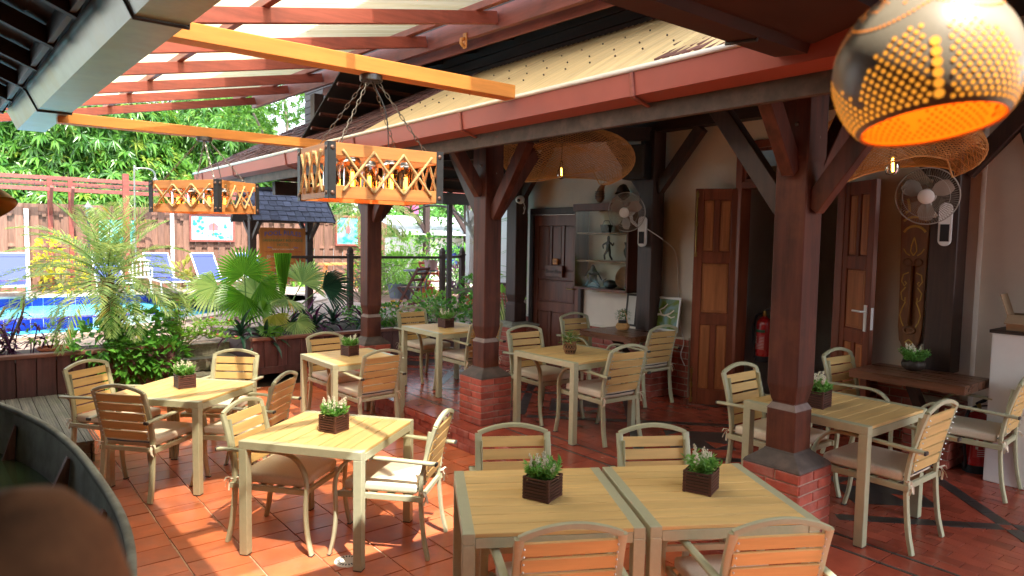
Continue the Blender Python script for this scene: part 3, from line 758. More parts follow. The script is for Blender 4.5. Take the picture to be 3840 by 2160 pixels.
def make_chair():
    t = E('armchair', (0, 0, 0))
    for s in (-1, 1):
        bp = smooth_path([(-.325, s*.222, .004), (-.292, s*.216, .16), (-.272, s*.213, .40), (-.285, s*.213, .56), (-.322, s*.212, .72), (-.362, s*.212, .852)], 5)
        MB().tube(bp, .0125, 10, flat=1.7, up=(0, 1, 0), sq=True).build('back_post', 'frame', t, smooth=True, auto=50)
        ap = [(-.375, s*.246, .630), (-.2, s*.250, .638), (0, s*.256, .648), (.10, s*.26, .648), (.17, s*.262, .632), (.225, s*.264, .59), (.262, s*.265, .53), (.278, s*.265, .45), (.272, s*.265, .34), (.272, s*.265, .24), (.285, s*.266, .12), (.312, s*.267, .004)]
        arm = MB(); P = smooth_path(ap, 4); n0 = 0
        # flat strip: wide across Y on the arm, round in the leg
        pr = []
        for i, p in enumerate(P):
            d = (P[min(i+1, len(P)-1)]-P[max(i-1, 0)]).normalized(); b_ = Vector((0, 1, 0)); a_ = b_.cross(d).normalized()
            for j in range(10):
                q = 2*PI*(j+.5)/10; c, q2 = math.cos(q), math.sin(q)
                c = math.copysign(abs(c)**.45, c); q2 = math.copysign(abs(q2)**.45, q2)
                arm.v.append(tuple(p+b_*(.020*c)+a_*(.0105*q2)))
        for i in range(len(P)-1):
            for j in range(10): arm.f.append((i*10+j, i*10+(j+1) % 10, (i+1)*10+(j+1) % 10, (i+1)*10+j))
        ar = arm.build('armrest', 'frame', t, smooth=True, auto=50)
        MB().box(-.387, -.372, s*.246-.021, s*.246+.021, .6185, .6415).build('end_cap', 'cap', ar, bevel=.004)
        MB().box(.30, .325, s*.267-.02, s*.267+.02, 0, .008).build('foot_cap', 'cap', ar)
        MB().box(-.293, .272, s*.232-.011, s*.232+.011, .375, .412).build('seat_rail', 'frame', t, bevel=.003)
        m = MB(); q = []
        for k in range(6): q.append((-.281-.0035*k-.0065*max(0, k-1), s*.193, .475+.068*k))
        MB().tube(q, .006, 6, flat=2.6, up=(1, 0, 0)).build('slat_strip', 'frame', t)
        for k in range(10):
            z = .495+.035*k; x = -.283-(z-.47)*.19-max(0, z-.56)*.04
            m.ball((x-.014, s*.193, z), .0052, 6, 4)
        m.build('screw', 'screw', t)
    for x in (-.27, .25): MB().box(x-.012, x+.012, -.222, .222, .377, .41).build('seat_rail', 'frame', t, bevel=.003)
    tp = [(-.362-.006*math.sin(PI*k/14), -.212+.424*k/14, .850+.047*math.sin(PI*k/14)**.85) for k in range(15)]
    MB().tube(tp, .0138, 10, flat=.95, up=(1, 0, 0), sq=True).build('top_rail', 'frame', t, smooth=True, auto=50)
    for k in range(5):
        z = .505+.0735*k; x = -.277-(z-.47)*.19-max(0, z-.56)*.045
        piece('slat', t, 'slat', (x, 0, z), (.014, .402, .0625), (0, -.20-.04*k/4, 0), .002)
    for k in range(4): piece('seat_slat', t, 'frame', (-.19+.12*k, 0, .405), (.05, .42, .008), (0, 0, 0), .001)
    bm = bmesh.new(); bmesh.ops.create_cube(bm, size=1)
    for v in bm.verts: v.co = Vector((v.co.x*.485-.005, v.co.y*.435, v.co.z*.062+.447))
    bmesh.ops.bevel(bm, geom=bm.edges[:], offset=.021, segments=3, affect='EDGES', profile=.6)
    bmesh.ops.subdivide_edges(bm, edges=[e for e in bm.edges if e.calc_length() > .2], cuts=6, use_grid_fill=True)
    for v in bm.verts:
        u = max(0, 1-(abs(v.co.x+.005)/.245)**2.4)*max(0, 1-(abs(v.co.y)/.22)**2.4)
        v.co.z += (.014*u if v.co.z > .45 else 0)+.0025*math.sin(v.co.x*31+v.co.y*17)*u
    me = bpy.data.meshes.new('cushion'); bm.to_mesh(me); bm.free(); me.materials.append(M['cushion'])
    me.polygons.foreach_set('use_smooth', [True]*len(me.polygons)); me.set_sharp_from_angle(angle=R_(60))
    cu = link('cushion', me, t)
    z = [(-.252, -.205+.41*k/8, .447+.002*math.sin(k)) for k in range(9)]
    MB().tube(z, .0045, 6, flat=1.9, up=(1, 0, 0)).build('zip', 'zip', cu)
    for s in (-1, 1):
        m = MB(); y = s*.225
        m.tube([(-.25, s*.20, .44), (-.285, s*.24, .435), (-.30, s*.225, .437), (-.27, s*.196, .437)], .008, 5, flat=.5)
        m.strap([(-.295, y, .437), (-.31, y+s*.03, .445), (-.315, y+s*.045, .425)], (.018, .016, .005)); m.strap([(-.295, y, .437), (-.31, y-s*.01, .41), (-.30, y+s*.012, .355)], (.016, .015, .014)); m.strap([(-.295, y, .437), (-.315, y+s*.01, .41), (-.325, y+s*.02, .375)], (.016, .015, .012))
        m.build('tie', 'cushion', cu)
    return t
C0 = make_chair()
CH = [(-4.04, 2.22, 222, 0, 'armchair pushed in at the right side of the front left table'),
      (-4.55, 1.73, 38, 0, 'armchair with sunny yellow slats on the left side of the front left table'),
      (-6.05, 1.19, 130, 0, 'armchair seen from behind at the near side of the far left table'),
      (-6.80, 1.08, 36, 0, 'armchair between the grey deck step and the far left table'),
      (-6.75, 1.90, 319, 0, 'armchair at the far side of the far left table, before the flowering shrub'),
      (-5.87, 1.845, 225, 0, 'armchair seen edge on at the right side of the far left table'),
      (-7.385, 3.39, 4, 0, 'armchair on the left of the patio table below the step'),
      (-6.60, 3.31, 184, 0, 'armchair seen from behind on the right of the patio table below the step'),
      (-7.68, 4.73, 3, ZP, 'armchair left of the table behind the middle column, before the folding chair'),
      (-6.70, 4.70, 180, ZP, 'armchair half hidden by the middle column, right of the back table'),
      (-5.33, 4.70, 357, ZP, 'armchair between the middle column and the table with the woven basket'),
      (-4.49, 4.65, 177, ZP, 'armchair seen from behind right of the table with the woven basket'),
      (-2.66, 4.65, 0, ZP, 'armchair half hidden by the right column, left of the rightmost metal table'),
      (-1.95, 4.55, 180, ZP, 'armchair seen edge on at the right of the rightmost metal table'),
      (-6.02, 6.08, 356, ZP, 'armchair left of the dark wall table under the glass cabinet'),
      (-5.27, 6.08, 178, ZP, 'armchair right of the dark wall table under the wall fan'),
      (-2.62, 6.05, 356, ZP, 'armchair left of the dark wall table under the carved mask'),
      (-1.92, 5.98, 184, ZP, 'armchair at the right edge beside the white cabinet'),
      (-2.96, 2.45, 329, 0, 'left one of the two armchairs facing the camera across the joined tables'),
      (-2.46, 3.16, 329, 0, 'right one of the two armchairs facing the camera across the joined tables'),
      (-2.276, 2.066, 151, 0, 'nearest armchair at bottom centre with its back to the camera'),
      (-1.797, 2.81, 150, 0, 'armchair at bottom right with its back to the camera, under the right joined table')]
for i, (x, y, an, z, lab) in enumerate(CH):
    t = C0 if i == 0 else clone(C0)
    t.location = (x, y, z); t.rotation_euler = (0, 0, R_(an)); tag(t, lab, 'chair', 'beige metal armchairs with cream cushions')
# wall tables
def wall_table(x0, x1, y0, y1, z, label):
    t = E('wall_table', ((x0+x1)/2, (y0+y1)/2, z), 0, label, 'table', 'dark timber tables fixed to the wall posts')
    w = x1-x0; n = 4; d = (y1-y0)/n
    for i in range(n): piece('board', t, 'tabletop', (0, y0+d*(i+.5)-(y0+y1)/2, -.034), (w, d-.0015, .068), (0, 0, 0), .003)
    for s in (-1, 1): MB().beam((0, (y1-y0)/2-.12, -.38), (s*.0+.0, -.12, -.075), .07, .07).build('bracket', 'darkz', t) if s > 0 else MB().box(-.05, .05, -.1, .1, -.085, -.068).build('cleat', 'darkz', t)
    return t
wall_table(-5.90, -5.10, 5.74, 6.36, .985, 'dark timber wall table holding the handled basket plant')
wall_table(-2.745, -1.885, 5.81, 6.37, 1.0, 'dark timber wall table holding the round black bowl plant')
# ---------------------------------------------------------------- table plants
M['lav1'] = leafm('lavender_leaf', (.10, .30, .05), (.26, .52, .13), .35); M['lavw'] = mat('lavender_flower', (.72, .66, .52), rough=.9, var=.1, bump=0)
M['herb'] = leafm('herb_leaf', (.035, .13, .03), (.13, .28, .05), .3)
def lavender(parent, r, z, h, n, seed, flowers=True, lm='lav1'):
    rg = random.Random(seed); L = MB(); F = MB()
    for i in range(n):
        a = rg.uniform(0, 2*PI); q = r*math.sqrt(rg.uniform(0, 1)); x, y = q*math.cos(a)*.7, q*math.sin(a)*.7
        tall = flowers and i < 8
        hh = h*(rg.uniform(.85, 1.25) if tall else rg.uniform(.35, .8)); ox, oy = q*math.cos(a)*rg.uniform(.5, .9)+rg.uniform(-.01, .01), q*math.sin(a)*rg.uniform(.5, .9)
        p0 = Vector((x, y, z)); p1 = Vector((x+ox, y+oy, z+hh))
        k = int(9*hh/h)+3
        for j in range(k):
            t = (j+1)/k; p = p0.lerp(p1, t)
            if tall and t > .62: continue
            for _ in range(3):
                d = Vector((rg.uniform(-1, 1), rg.uniform(-1, 1), rg.uniform(.1, 1)))
                L.leaf(p, d, rg.uniform(.022, .042), rg.uniform(.009, .016), nrm=(rg.uniform(-1, 1), rg.uniform(-1, 1), 1))
        L.tube([p0, p1], .0012, 4)
        if tall:
            for j in range(9):
                t = .58+.42*j/8; p = p0.lerp(p1, t); s = .0105*(1.15-.6*j/8)
                for _ in range(3):
                    o = Vector((rg.uniform(-1, 1), rg.uniform(-1, 1), rg.uniform(-.5, .5)))*s
                    F.ball(p+o, s*.62, 5, 4)
    L.build('foliage', lm, parent)
    if flowers: F.build('flower_spike', 'lavw', parent)
def crate_plant(x, y, z, an, label, seed, s=.142):
    t = E('crate_planter', (x, y, z), R_(an), label, 'planter', 'slatted wooden crates with white lavender')
    h = .115; n = 7; d = s/2
    for sx in (-1, 1):
        for sy in (-1, 1): piece('corner_post', t, 'crate', (sx*(d-.008), sy*(d-.008), h/2), (.014, .014, h), (0, 0, 0), .001)
    for i in range(n):
        z_ = .009+(h-.018)*i/(n-1)
        for sgn in (-1, 1):
            piece('slat', t, 'crate', (0, sgn*(d-.003), z_), (s, .006, .0105), (0, 0, 0), .001)
            piece('slat', t, 'crate', (sgn*(d-.003), 0, z_), (s-.014, .006, .0105), (0, 0, PI/2), .001)
    MB().box(-d+.012, d-.012, -d+.012, d-.012, .004, .085).build('liner', 'soil', t)
    lavender(t, .062, .085, .115, 58, seed)
crate_plant(-4.303, 1.937, .74, 25, 'slatted wooden crate with white lavender on the front left table', 1)
crate_plant(-2.575, 2.275, .74, 20, 'slatted wooden crate with white lavender on the left joined table', 2, .15)
crate_plant(-2.16, 3.01, .74, 20, 'slatted wooden crate with white lavender on the right joined table', 3, .15)
crate_plant(-6.26, 1.48, .74, 2, 'slatted wooden crate with white lavender on the far left table', 4)
crate_plant(-7.0, 3.335, .74, 14, 'slatted wooden crate with white lavender on the patio table below the step', 5)
crate_plant(-7.05, 4.615, .74+ZP, 4, 'slatted wooden crate with white lavender on the table behind the middle column', 6)
crate_plant(-2.30, 4.44, .74+ZP, 6, 'slatted wooden crate with white lavender half hidden behind the right column', 7)
def weave(mb, r0, r1, z0, z1, n, turns=.5, th=.003, k=5):
    for sgn in (-1, 1):
        for i in range(n):
            a = 2*PI*i/n; pts = []
            for j in range(9):
                t = j/8; q = a+sgn*turns*t; r = r0+(r1-r0)*t+.012*math.sin(PI*t)
                pts.append((r*math.cos(q), r*math.sin(q), z0+(z1-z0)*t))
            mb.tube(pts, th, k)
t = E('basket_planter', (-4.78, 4.53, .74+ZP), 0, 'small open weave brown basket with a green and cream plant on the verandah table', 'planter')
m = MB(); weave(m, .042, .056, .004, .10, 14, .9); m.build('weave', 'carve2', t)
m = MB()
for z, r in ((.005, .043), (.05, .062), (.102, .058), (.108, .058)): m.tube([(r*math.cos(2*PI*j/20), r*math.sin(2*PI*j/20), z) for j in range(20)], .005, 6, close=True)
m.build('rim', 'carve2', t, smooth=True)
MB().lathe([(0, .01), (.036, .01), (.05, .095), (0, .095)], 16).build('liner', 'soil', t)
m = MB(); rg = random.Random(5)
for i in range(150):
    a = rg.uniform(0, 2*PI); q = rg.uniform(0, .085); m.leaf((q*math.cos(a), q*math.sin(a), .10+rg.uniform(0, .13)*(1-q*5)), (math.cos(a), math.sin(a), rg.uniform(-.2, 1)), rg.uniform(.025, .045), rg.uniform(.012, .022))
m.build('foliage', leafm('variegated_leaf', (.06, .17, .03), (.22, .36, .09), .3, c3=(.6, .6, .4)), t)
t = E('basket_planter', (-5.60, 6.16, .985), 0, 'round cane basket with hoop handle and dark leafy plant on the left wall table', 'planter')
m = MB()
for i in range(9):
    z = .008+.009*i; r = .052+.026*math.sin(PI*min(1, i/8*.8+.1)); m.tube([(r*math.cos(2*PI*j/20), r*math.sin(2*PI*j/20), z) for j in range(20)], .0052, 6, close=True)
m.build('bowl', 'rattan', t, smooth=True)
MB().tube([(-.07*math.cos(q), .0, .06+.17*math.sin(q)) for q in [PI*j/14 for j in range(15)]], .004, 6).build('handle', 'rattan', t, smooth=True)
MB().lathe([(0, .02), (.045, .02), (.055, .115), (0, .115)], 16).build('pot', 'black', t)
m = MB()
for i in range(260):
    a = rg.uniform(0, 2*PI); q = rg.uniform(0, .085); m.leaf((q*math.cos(a), q*math.sin(a), .115+rg.uniform(0, .14)*(1-q*4)), (math.cos(a), math.sin(a), rg.uniform(-.2, 1)), rg.uniform(.015, .03), rg.uniform(.01, .018))
m.build('foliage', 'herb', t)
t = E('bowl_planter', (-2.40, 6.20, 1.0), 0, 'round black lobed bowl with white lavender on the right wall table', 'planter')
m = MB().lathe([(0, .004), (.05, .004), (.085, .03), (.092, .06), (.078, .09), (.07, .088), (.08, .06), (0, .05)], 28)
m.v = [(x*(1+.04*math.cos(8*math.atan2(y, x))), y*(1+.04*math.cos(8*math.atan2(y, x))), z+.008*(z > .08)*math.cos(8*math.atan2(y, x))) for x, y, z in m.v]
m.build('bowl', 'carve', t, smooth=True); MB().lathe([(0, .07), (.072, .07)], 20).build('soil', 'soil', t)
lavender(t, .075, .075, .12, 90, 11)
# ---------------------------------------------------------------- doors and wall fittings
def panel_door(t, w, h, th, layout, m1, m2, off=0):
    """frame stiles and raised panels; x from 0 to w, face towards -y; layout rows of (z0,z1,[(x0,x1)...])"""
    MB().box(.06, w-.06, -th*.18, th*.18, .02, h-.02).build('door_core', m1, t)
    for x in (.045, w-.045): piece('stile', t, m1, (x, 0, h/2), (.09, th, h), (0, 0, 0), .004)
    zs = [0]+[q for r in layout for q in (r[0], r[1])]+[h]
    for a, b in zip(zs[0::2], zs[1::2]): piece('rail', t, m1, (w/2, 0, (a+b)/2), (w-.182, th, b-a), (0, 0, 0), .004)
    for z0, z1, cols in layout:
        for x0, x1 in cols:
            for s in (-1, 1):
                pm = piece('panel', t, m2, ((x0+x1)/2, s*th*.2, (z0+z1)/2), (x1-x0-.02, th*.36, z1-z0-.02), (0, 0, 0), .012)
                piece('panel_field', t, m2, ((x0+x1)/2, s*th*.36, (z0+z1)/2), (x1-x0-.075, th*.12, z1-z0-.075), (0, 0, 0), .005)
        for (a, b), (c, d) in zip(cols, cols[1:]): piece('mullion', t, m1, ((b+c)/2, 0, (z0+z1)/2), (c-b, th, z1-z0), (0, 0, 0), .003)
def lever(parent, x, z, y, s, m='screw', plate=True):
    h = MB()
    if plate: h.box(x-.02, x+.02, y-.008, y, z-.11, z+.11)
    h.tube([(x, y, z+.03), (x, y-.05, z+.03), (x+s*.02, y-.055, z+.03), (x+s*.12, y-.05, z+.028)], .009, 8)
    h.build('handle', m, parent)
# closed door
cd = E('closed_door', (-7.80, 6.66, ZP), 0, 'closed dark panelled door with a carved name board, left of the glass cabinet', 'door')
w = .955; H = 2.17
panel_door(cd, w, H, .05, [(.14, .80, [(.10, .33), (.385, .585), (.64, .86)]), (.93, 1.26, [(.10, .86)]), (1.38, 2.02, [(.10, .33), (.385, .585), (.64, .86)])], 'door2', 'door2')
fr = MB(); fr.box(-.085, -.005, -.05, .12, 0, H+.08); fr.box(w+.005, w+.06, -.05, .12, 0, H+.08); fr.box(-.085, w+.06, -.05, .12, H+.01, H+.10)
fr.build('door_frame', 'darkz', cd, bevel=.004)
lever(cd, .885, 1.12, -.028, -1, 'brass', False)
nb = MB().box(.305, .66, -.075, -.03, 1.30, 1.46).build('name_board', 'door2', cd, bevel=.004)
text('Bourdlins', .085, 'carve', nb, (.48, -.0765, 1.375), (PI/2, 0, 0))
nm = MB().box(.43, .54, -.06, -.03, 1.47, 1.56).build('number_tag', 'lampwood', cd, bevel=.012)
text('108', .05, 'carve2', nm, (.485, -.061, 1.515), (PI/2, 0, 0))
# double door: frame with a transom, two open leaves
df = E('double_door_frame', (-4.45, 6.655, ZP), 0, 'dark red door frame with a glazed transom over the open double doors', 'door frame')
m = MB(); m.box(0, .075, -.03, .16, 0, 2.90); m.box(1.13, 1.205, -.03, .16, 0, 2.90); m.box(0, 1.205, -.03, .16, 2.82, 2.90); m.box(.075, 1.13, -.03, .16, 2.40, 2.47); m.box(.57, .63, -.02, .1, 2.47, 2.82)
m.build('frame', 'door', df, bevel=.004)
for x0 in (.11, .66):
    MB().box(x0, x0+.43, .02, .03, 2.50, 2.79).build('transom_pane', 'glassclear', df)
    m = MB(); m.box(x0-.035, x0, 0, .05, 2.47, 2.82); m.box(x0+.43, x0+.465, 0, .05, 2.47, 2.82); m.box(x0, x0+.43, 0, .05, 2.47, 2.50); m.box(x0, x0+.43, 0, .05, 2.79, 2.82); m.build('transom_sash', 'door', df)
LAY = [(.17, .90, [(.09, .215), (.265, .39)]), (1.02, 1.58, [(.09, .39)]), (1.70, 2.27, [(.09, .215), (.265, .39)])]
lf = E('door_leaf', (-4.40, 6.66, ZP+.015), math.atan2(-.26, -.385), 'left open panelled door leaf with a long brass bolt', 'door', 'open double door leaves')
panel_door(lf, .475, 2.39, .045, LAY, 'door', 'doorpanel')
for z0, z1 in ((.02, .42), (1.64, 2.37)):
    m = MB(); m.tube([(.452, .03, z0), (.452, .03, z1)], .008, 8)
    for z in (z0+.03, (z0+z1)/2, z1-.05): m.cb((.452, .028, z), (.03, .02, .05))
    m.build('bolt_rod', 'brass', lf)
rf = E('door_leaf', (-3.25, 6.66, ZP+.015), math.atan2(-.25, .40), 'right open panelled door leaf with a steel handle plate', 'door', 'open double door leaves')
panel_door(rf, .475, 2.39, .045, LAY, 'door', 'doorpanel')
m = MB(); m.box(.40, .44, -.033, -.024, 1.02, 1.26); m.tube([(.42, -.03, 1.20), (.42, -.075, 1.20), (.30, -.08, 1.20)], .009, 8); m.build('handle', 'whiteplastic', rf)
m = MB().box(.4745, .478, -.012, .012, 1.04, 1.24).build('lock_plate', 'whiteplastic', rf)
# cabinet
cb = E('glass_cabinet', (-6.72, 6.40, 1.40), 0, 'wall hung wooden display cabinet with glass doors full of carvings', 'cabinet')
W, D, Hc = .95, .26, 1.05
m = MB(); m.box(0, .03, 0, D, 0, Hc); m.box(W-.03, W, -.0, D, 0, Hc); m.box(0, W, 0, D, 0, .03); m.box(-.01, W+.01, -.02, D, Hc-.03, Hc+.06); m.box(0, W, D-.012, D-.002, 0, Hc)
m.build('case', 'door2', cb, bevel=.003)
MB().box(.03, W-.03, D-.016, D-.0125, .03, Hc-.03).build('back_panel', 'white', cb)
for z in (.36, .72): MB().box(.03, W-.03, .03, D-.016, z, z+.022).build('shelf', 'carve2', cb)
for x0, x1 in ((.012, W/2-.002), (W/2+.002, W-.012)):
    MB().box(x0, x1, -.004, .0, .02, Hc-.035).build('glass_door', 'cabglass', cb)
def thing_on(name, loc, label, cat, mb, m, rz=0, **k):
    return tag(mb.build(name, m, None, loc=loc, rot=(0, 0, rz), **k), label, cat)
m = MB(); m.lathe([(0, 0), (.03, 0), (.02, .03), (.045, .09), (.05, .14), (.03, .18), (.045, .24), (.038, .24), (.022, .18), (0, .1)], 18)
thing_on('vase', (-5.88, 6.52, 1.782), 'dark waisted vase on the middle shelf of the glass cabinet', 'vase', m, 'carve', smooth=True)
m = MB(); m.lathe([(0, .0), (.06, .006), (.13, .03), (.142, .055), (.134, .055), (.12, .035), (0, .02)], 26, m=Matrix.Rotation(R_(78), 4, 'X'))
thing_on('wooden_bowl', (-5.92, 6.56, 1.575), 'turned wooden bowl standing on edge on the bottom shelf of the cabinet', 'bowl', m, 'carve2', smooth=True)
m = MB(); m.ball((0, 0, .055), .09, 12, 8, (1.25, .8, .62)); m.tube([(-.1, 0, .05), (-.15, .02, .09), (-.1, .03, .12)], .006, 5)
thing_on('black_pouch', (-6.16, 6.52, 1.43), 'rounded black pouch on the bottom shelf of the cabinet', 'pouch', m, 'black', smooth=True)
for dx, lab in ((-6.25, 'dark ribbed basket on the top shelf of the cabinet'), (-5.95, 'small dark basket at the right end of the top shelf')):
    m = MB(); m.lathe([(0, 0), (.055, 0), (.075, .10), (.066, .10), (.048, .01)], 14)
    for j in range(14): a = 2*PI*j/14; m.tube([(.056*math.cos(a), .056*math.sin(a), 0), (.077*math.cos(a), .077*math.sin(a), .10)], .005, 5)
    m.tube([(-.07, 0, .1), (-.04, 0, .15), (.04, 0, .15), (.07, 0, .1)], .005, 5)
    thing_on('basket', (dx, 6.52, 2.142), lab, 'basket', m, 'carve')
# dancing figure, built as one grown body
def skin(name, joints, edges, m, parent=None, loc=(0, 0, 0), rot=(0, 0, 0), sub=1):
    me = bpy.data.meshes.new(name); me.from_pydata([j[0] for j in joints], edges, [])
    o = link(name, me, parent, loc, rot); sk = o.modifiers.new('skin', 'SKIN'); sk.use_smooth_shade = True
    for i, j in enumerate(joints): me.skin_vertices[0].data[i].radius = (j[1], j[1])
    me.skin_vertices[0].data[0].use_root = True
    su = o.modifiers.new('sub', 'SUBSURF'); su.levels = sub; su.render_levels = sub
    dg = bpy.context.evaluated_depsgraph_get(); nm_ = bpy.data.meshes.new_from_object(o.evaluated_get(dg)); o.modifiers.clear(); o.data = nm_
    nm_.materials.clear(); nm_.materials.append(M[m]); return o
J = [((0, 0, .17), .026), ((.0, 0, .22), .028), ((0, 0, .255), .014), ((0, 0, .285), .024), ((.045, 0, .225), .013), ((.085, -.01, .19), .010), ((.105, -.01, .235), .009), ((-.05, 0, .225), .013), ((-.09, -.01, .20), .010), ((-.075, -.01, .15), .009),
     ((.025, 0, .12), .017), ((.04, -.01, .065), .013), ((.075, 0, .01), .012), ((-.025, 0, .12), .017), ((-.06, -.01, .07), .013), ((-.055, 0, .008), .012), ((0, 0, .325), .010)]
fg = skin('wooden_figure', J, [(0, 1), (1, 2), (2, 3), (3, 16), (1, 4), (4, 5), (5, 6), (1, 7), (7, 8), (8, 9), (0, 10), (10, 11), (11, 12), (0, 13), (13, 14), (14, 15)], 'carve', loc=(-6.21, 6.52, 1.782))
tag(fg, 'carved dark wooden dancing figure with a raised arm on the middle cabinet shelf', 'figurine')
J = [((0, 0, .14), .05), ((0, 0, .2), .04), ((0, 0, .26), .022), ((0, -.02, .30), .03), ((-.07, 0, .06), .022), ((-.13, -.02, .01), .012), ((.08, 0, .06), .022), ((.15, -.02, .02), .012), ((-.09, 0, .2), .012), ((-.15, 0, .13), .009), ((.1, 0, .18), .012), ((.16, 0, .10), .009)]
fg = skin('dark_sculpture', J, [(0, 1), (1, 2), (2, 3), (0, 4), (4, 5), (0, 6), (6, 7), (1, 8), (8, 9), (1, 10), (10, 11)], 'black', loc=(-6.47, 6.52, 1.425))
tag(fg, 'spiky black sculpture on the left of the bottom cabinet shelf', 'figurine')
# carvings on top of the cabinet
J = [((0, 0, .07), .05), ((0, 0, .12), .06), ((0, .0, .17), .045), ((0.03, -.0, .215), .03), ((.07, -.01, .235), .016), ((.10, -.01, .225), .008), ((-.03, 0, .02), .025), ((.04, -.01, .02), .02), ((.02, 0, .25), .008)]
ar = skin('armadillo_carving', J, [(0, 1), (1, 2), (2, 3), (3, 4), (4, 5), (0, 6), (0, 7), (3, 8)], 'carve2', loc=(-6.36, 6.50, 2.512))
tag(ar, 'brown carved armadillo sitting on top of the glass cabinet', 'carving')
m = MB()
for z in (.07, .09, .11, .13, .15): m.tube([(.062*math.cos(2*PI*j/16)-.004, .062*math.sin(2*PI*j/16), z) for j in range(16)], .004, 5, close=True)
m.build('shell_band', 'carve', ar)
J = [((0, 0, .08), .07), ((0, 0, .16), .08), ((.03, -.03, .23), .05), ((-.05, 0, .20), .04), ((.07, 0, .12), .04), ((.05, -.05, .05), .03)]
dk = skin('dark_head_carving', J, [(0, 1), (1, 2), (1, 3), (0, 4), (0, 5)], 'carve', loc=(-5.98, 6.52, 2.512)); tag(dk, 'rough dark carved head on the cabinet behind the fan', 'carving')
# fans
def fan(c, label, rz, tilt=.12):
    t = E('wall_fan', c, rz, label, 'fan', 'oscillating wall fans')
    R = .225; tm = Matrix.Rotation(tilt, 4, 'X') @ Matrix.Rotation(PI/2, 4, 'X')   # +z of the fan looks to -y
    cage = MB()
    for i in range(72):
        a = 2*PI*i/72; P = []
        for q, z in ((.06, .075), (.13, .07), (.19, .045), (R, 0), (.19, -.05), (.09, -.075)):
            P.append(tuple(tm @ Vector((q*math.cos(a+.12*(q/R)), q*math.sin(a+.12*(q/R)), z))))
        cage.tube(P, .0015, 3, cap=False)
    cage.build('wire_guard', 'fancage', t)
    m = MB()
    for q, z, r in ((R, 0, .0055), (.165, .06, .002)): m.tube([tuple(tm @ Vector((q*math.cos(2*PI*j/40), q*math.sin(2*PI*j/40), z))) for j in range(40)], r, 6, close=True)
    m.build('guard_ring', 'fanwhite', t, smooth=True)
    m = MB().lathe([(0, .088), (.045, .088), (.058, .078), (.06, .068)], 24, m=tm); m.build('badge', 'whiteplastic', t, smooth=True, auto=40)
    MB().lathe([(0, .05), (.03, .05), (.034, -.02), (.0, -.02)], 16, m=tm).build('hub', 'fanwhite', t)
    for k in range(3):
        b = MB(); n0 = 0; a0 = 2*PI*k/3+.5; rows = []
        for i in range(7):
            r = .03+.165*i/6; w = .35+.62*math.sin(PI*min(1, i/6*.85+.12))
            for j in range(5):
                a = a0+(j/4-.5)*w*1.1; b.v.append(tuple(tm @ Vector((r*math.cos(a), r*math.sin(a), .015+.05*(j/4-.5)))))
        for i in range(6):
            for j in range(4): q = i*5+j; b.f.append((q, q+1, q+6, q+5))
        b.build('blade', 'fanblade', t, smooth=True)
    MB().lathe([(0, -.16), (.05, -.155), (.06, -.08), (.055, -.04), (0, -.04)], 18, m=tm).build('motor_housing', 'whiteplastic', t, smooth=True, auto=40)
    m = MB().tube([tuple(tm @ Vector((0, -.02, -.12))), (0, .17, -.10), (.04, .24, -.15)], .02, 8); m.build('arm', 'whiteplastic', t)
    m = MB().prism([(x*.048, (.13 if s > 0 else -.13)+y*.048) for s, rng in ((1, range(0, 9)), (-1, range(8, 17))) for x, y in [(math.cos(PI*i/8), math.sin(PI*i/8)) for i in rng]], 0, .055, Matrix.Translation((.115, .25, -.22)) @ Matrix.Rotation(PI/2, 4, 'X'))
    m.build('control_box', 'whiteplastic', t, bevel=.004)
    MB().box(.083, .147, .188, .1945, -.36, -.22).build('control_panel', 'black', t)
    return t
fan((-5.49, 6.05, 2.37), 'grey wall fan on the post left of the open doors, over the glass cabinet', .35)
fan((-2.33, 6.10, 2.435), 'grey wall fan above the carved mask, under the right rattan lamp', .25)
def cable(name, pts, r, m, label, cat='cable'): return tag(MB().tube(smooth_path(pts, 6), r, 6).build(name, m, None, smooth=True), label, cat)
cable('power_cable', [(-5.37, 6.28, 2.18), (-5.3, 6.5, 2.05), (-5.22, 6.62, 1.9), (-5.18, 6.64, 1.5), (-5.14, 6.64, 1.1), (-5.06, 6.62, .88), (-5.08, 6.6, .72), (-5.02, 6.6, .60)], .006, 'whiteplastic', 'white power cable hanging down the white wall from the left fan')
# loudspeaker, dome camera
sp = E('loudspeaker', (-5.52, 6.24, 2.95), .3, 'black loudspeaker mounted high on the post left of the open doors', 'speaker')
MB().box(-.14, .14, -.11, .11, -.20, .20).build('cabinet', 'black', sp, bevel=.02, seg=2)
MB().box(-.125, .125, -.115, -.108, -.185, .185).build('grille', 'blackmetal', sp, bevel=.003); MB().box(-.03, .03, .1, .2, -.05, .05).build('bracket', 'black', sp)
dc = E('dome_camera', (-7.74, 6.30, 2.60), .5, 'white dome security camera on the left wall post', 'camera')
MB().lathe([(0, .03), (.055, .03), (.06, 0), (.06, -.02), (0, -.02)], 20, m=Matrix.Rotation(PI/2, 4, 'X')).build('base', 'whiteplastic', dc, smooth=True, auto=40)
MB().ball((0, -.05, -.005), .048, 16, 10).build('ball', 'whiteplastic', dc, smooth=True); MB().ball((.01, -.08, -.012), .026, 12, 8).build('lens', 'black', dc, smooth=True)
m = MB().tube(smooth_path([(.05, 0, -.03), (.07, .02, -.12), (.05, .0, -.2), (.065, .01, -.17), (.05, .01, -.1)], 5), .005, 5); m.build('cable', 'whiteplastic', dc)
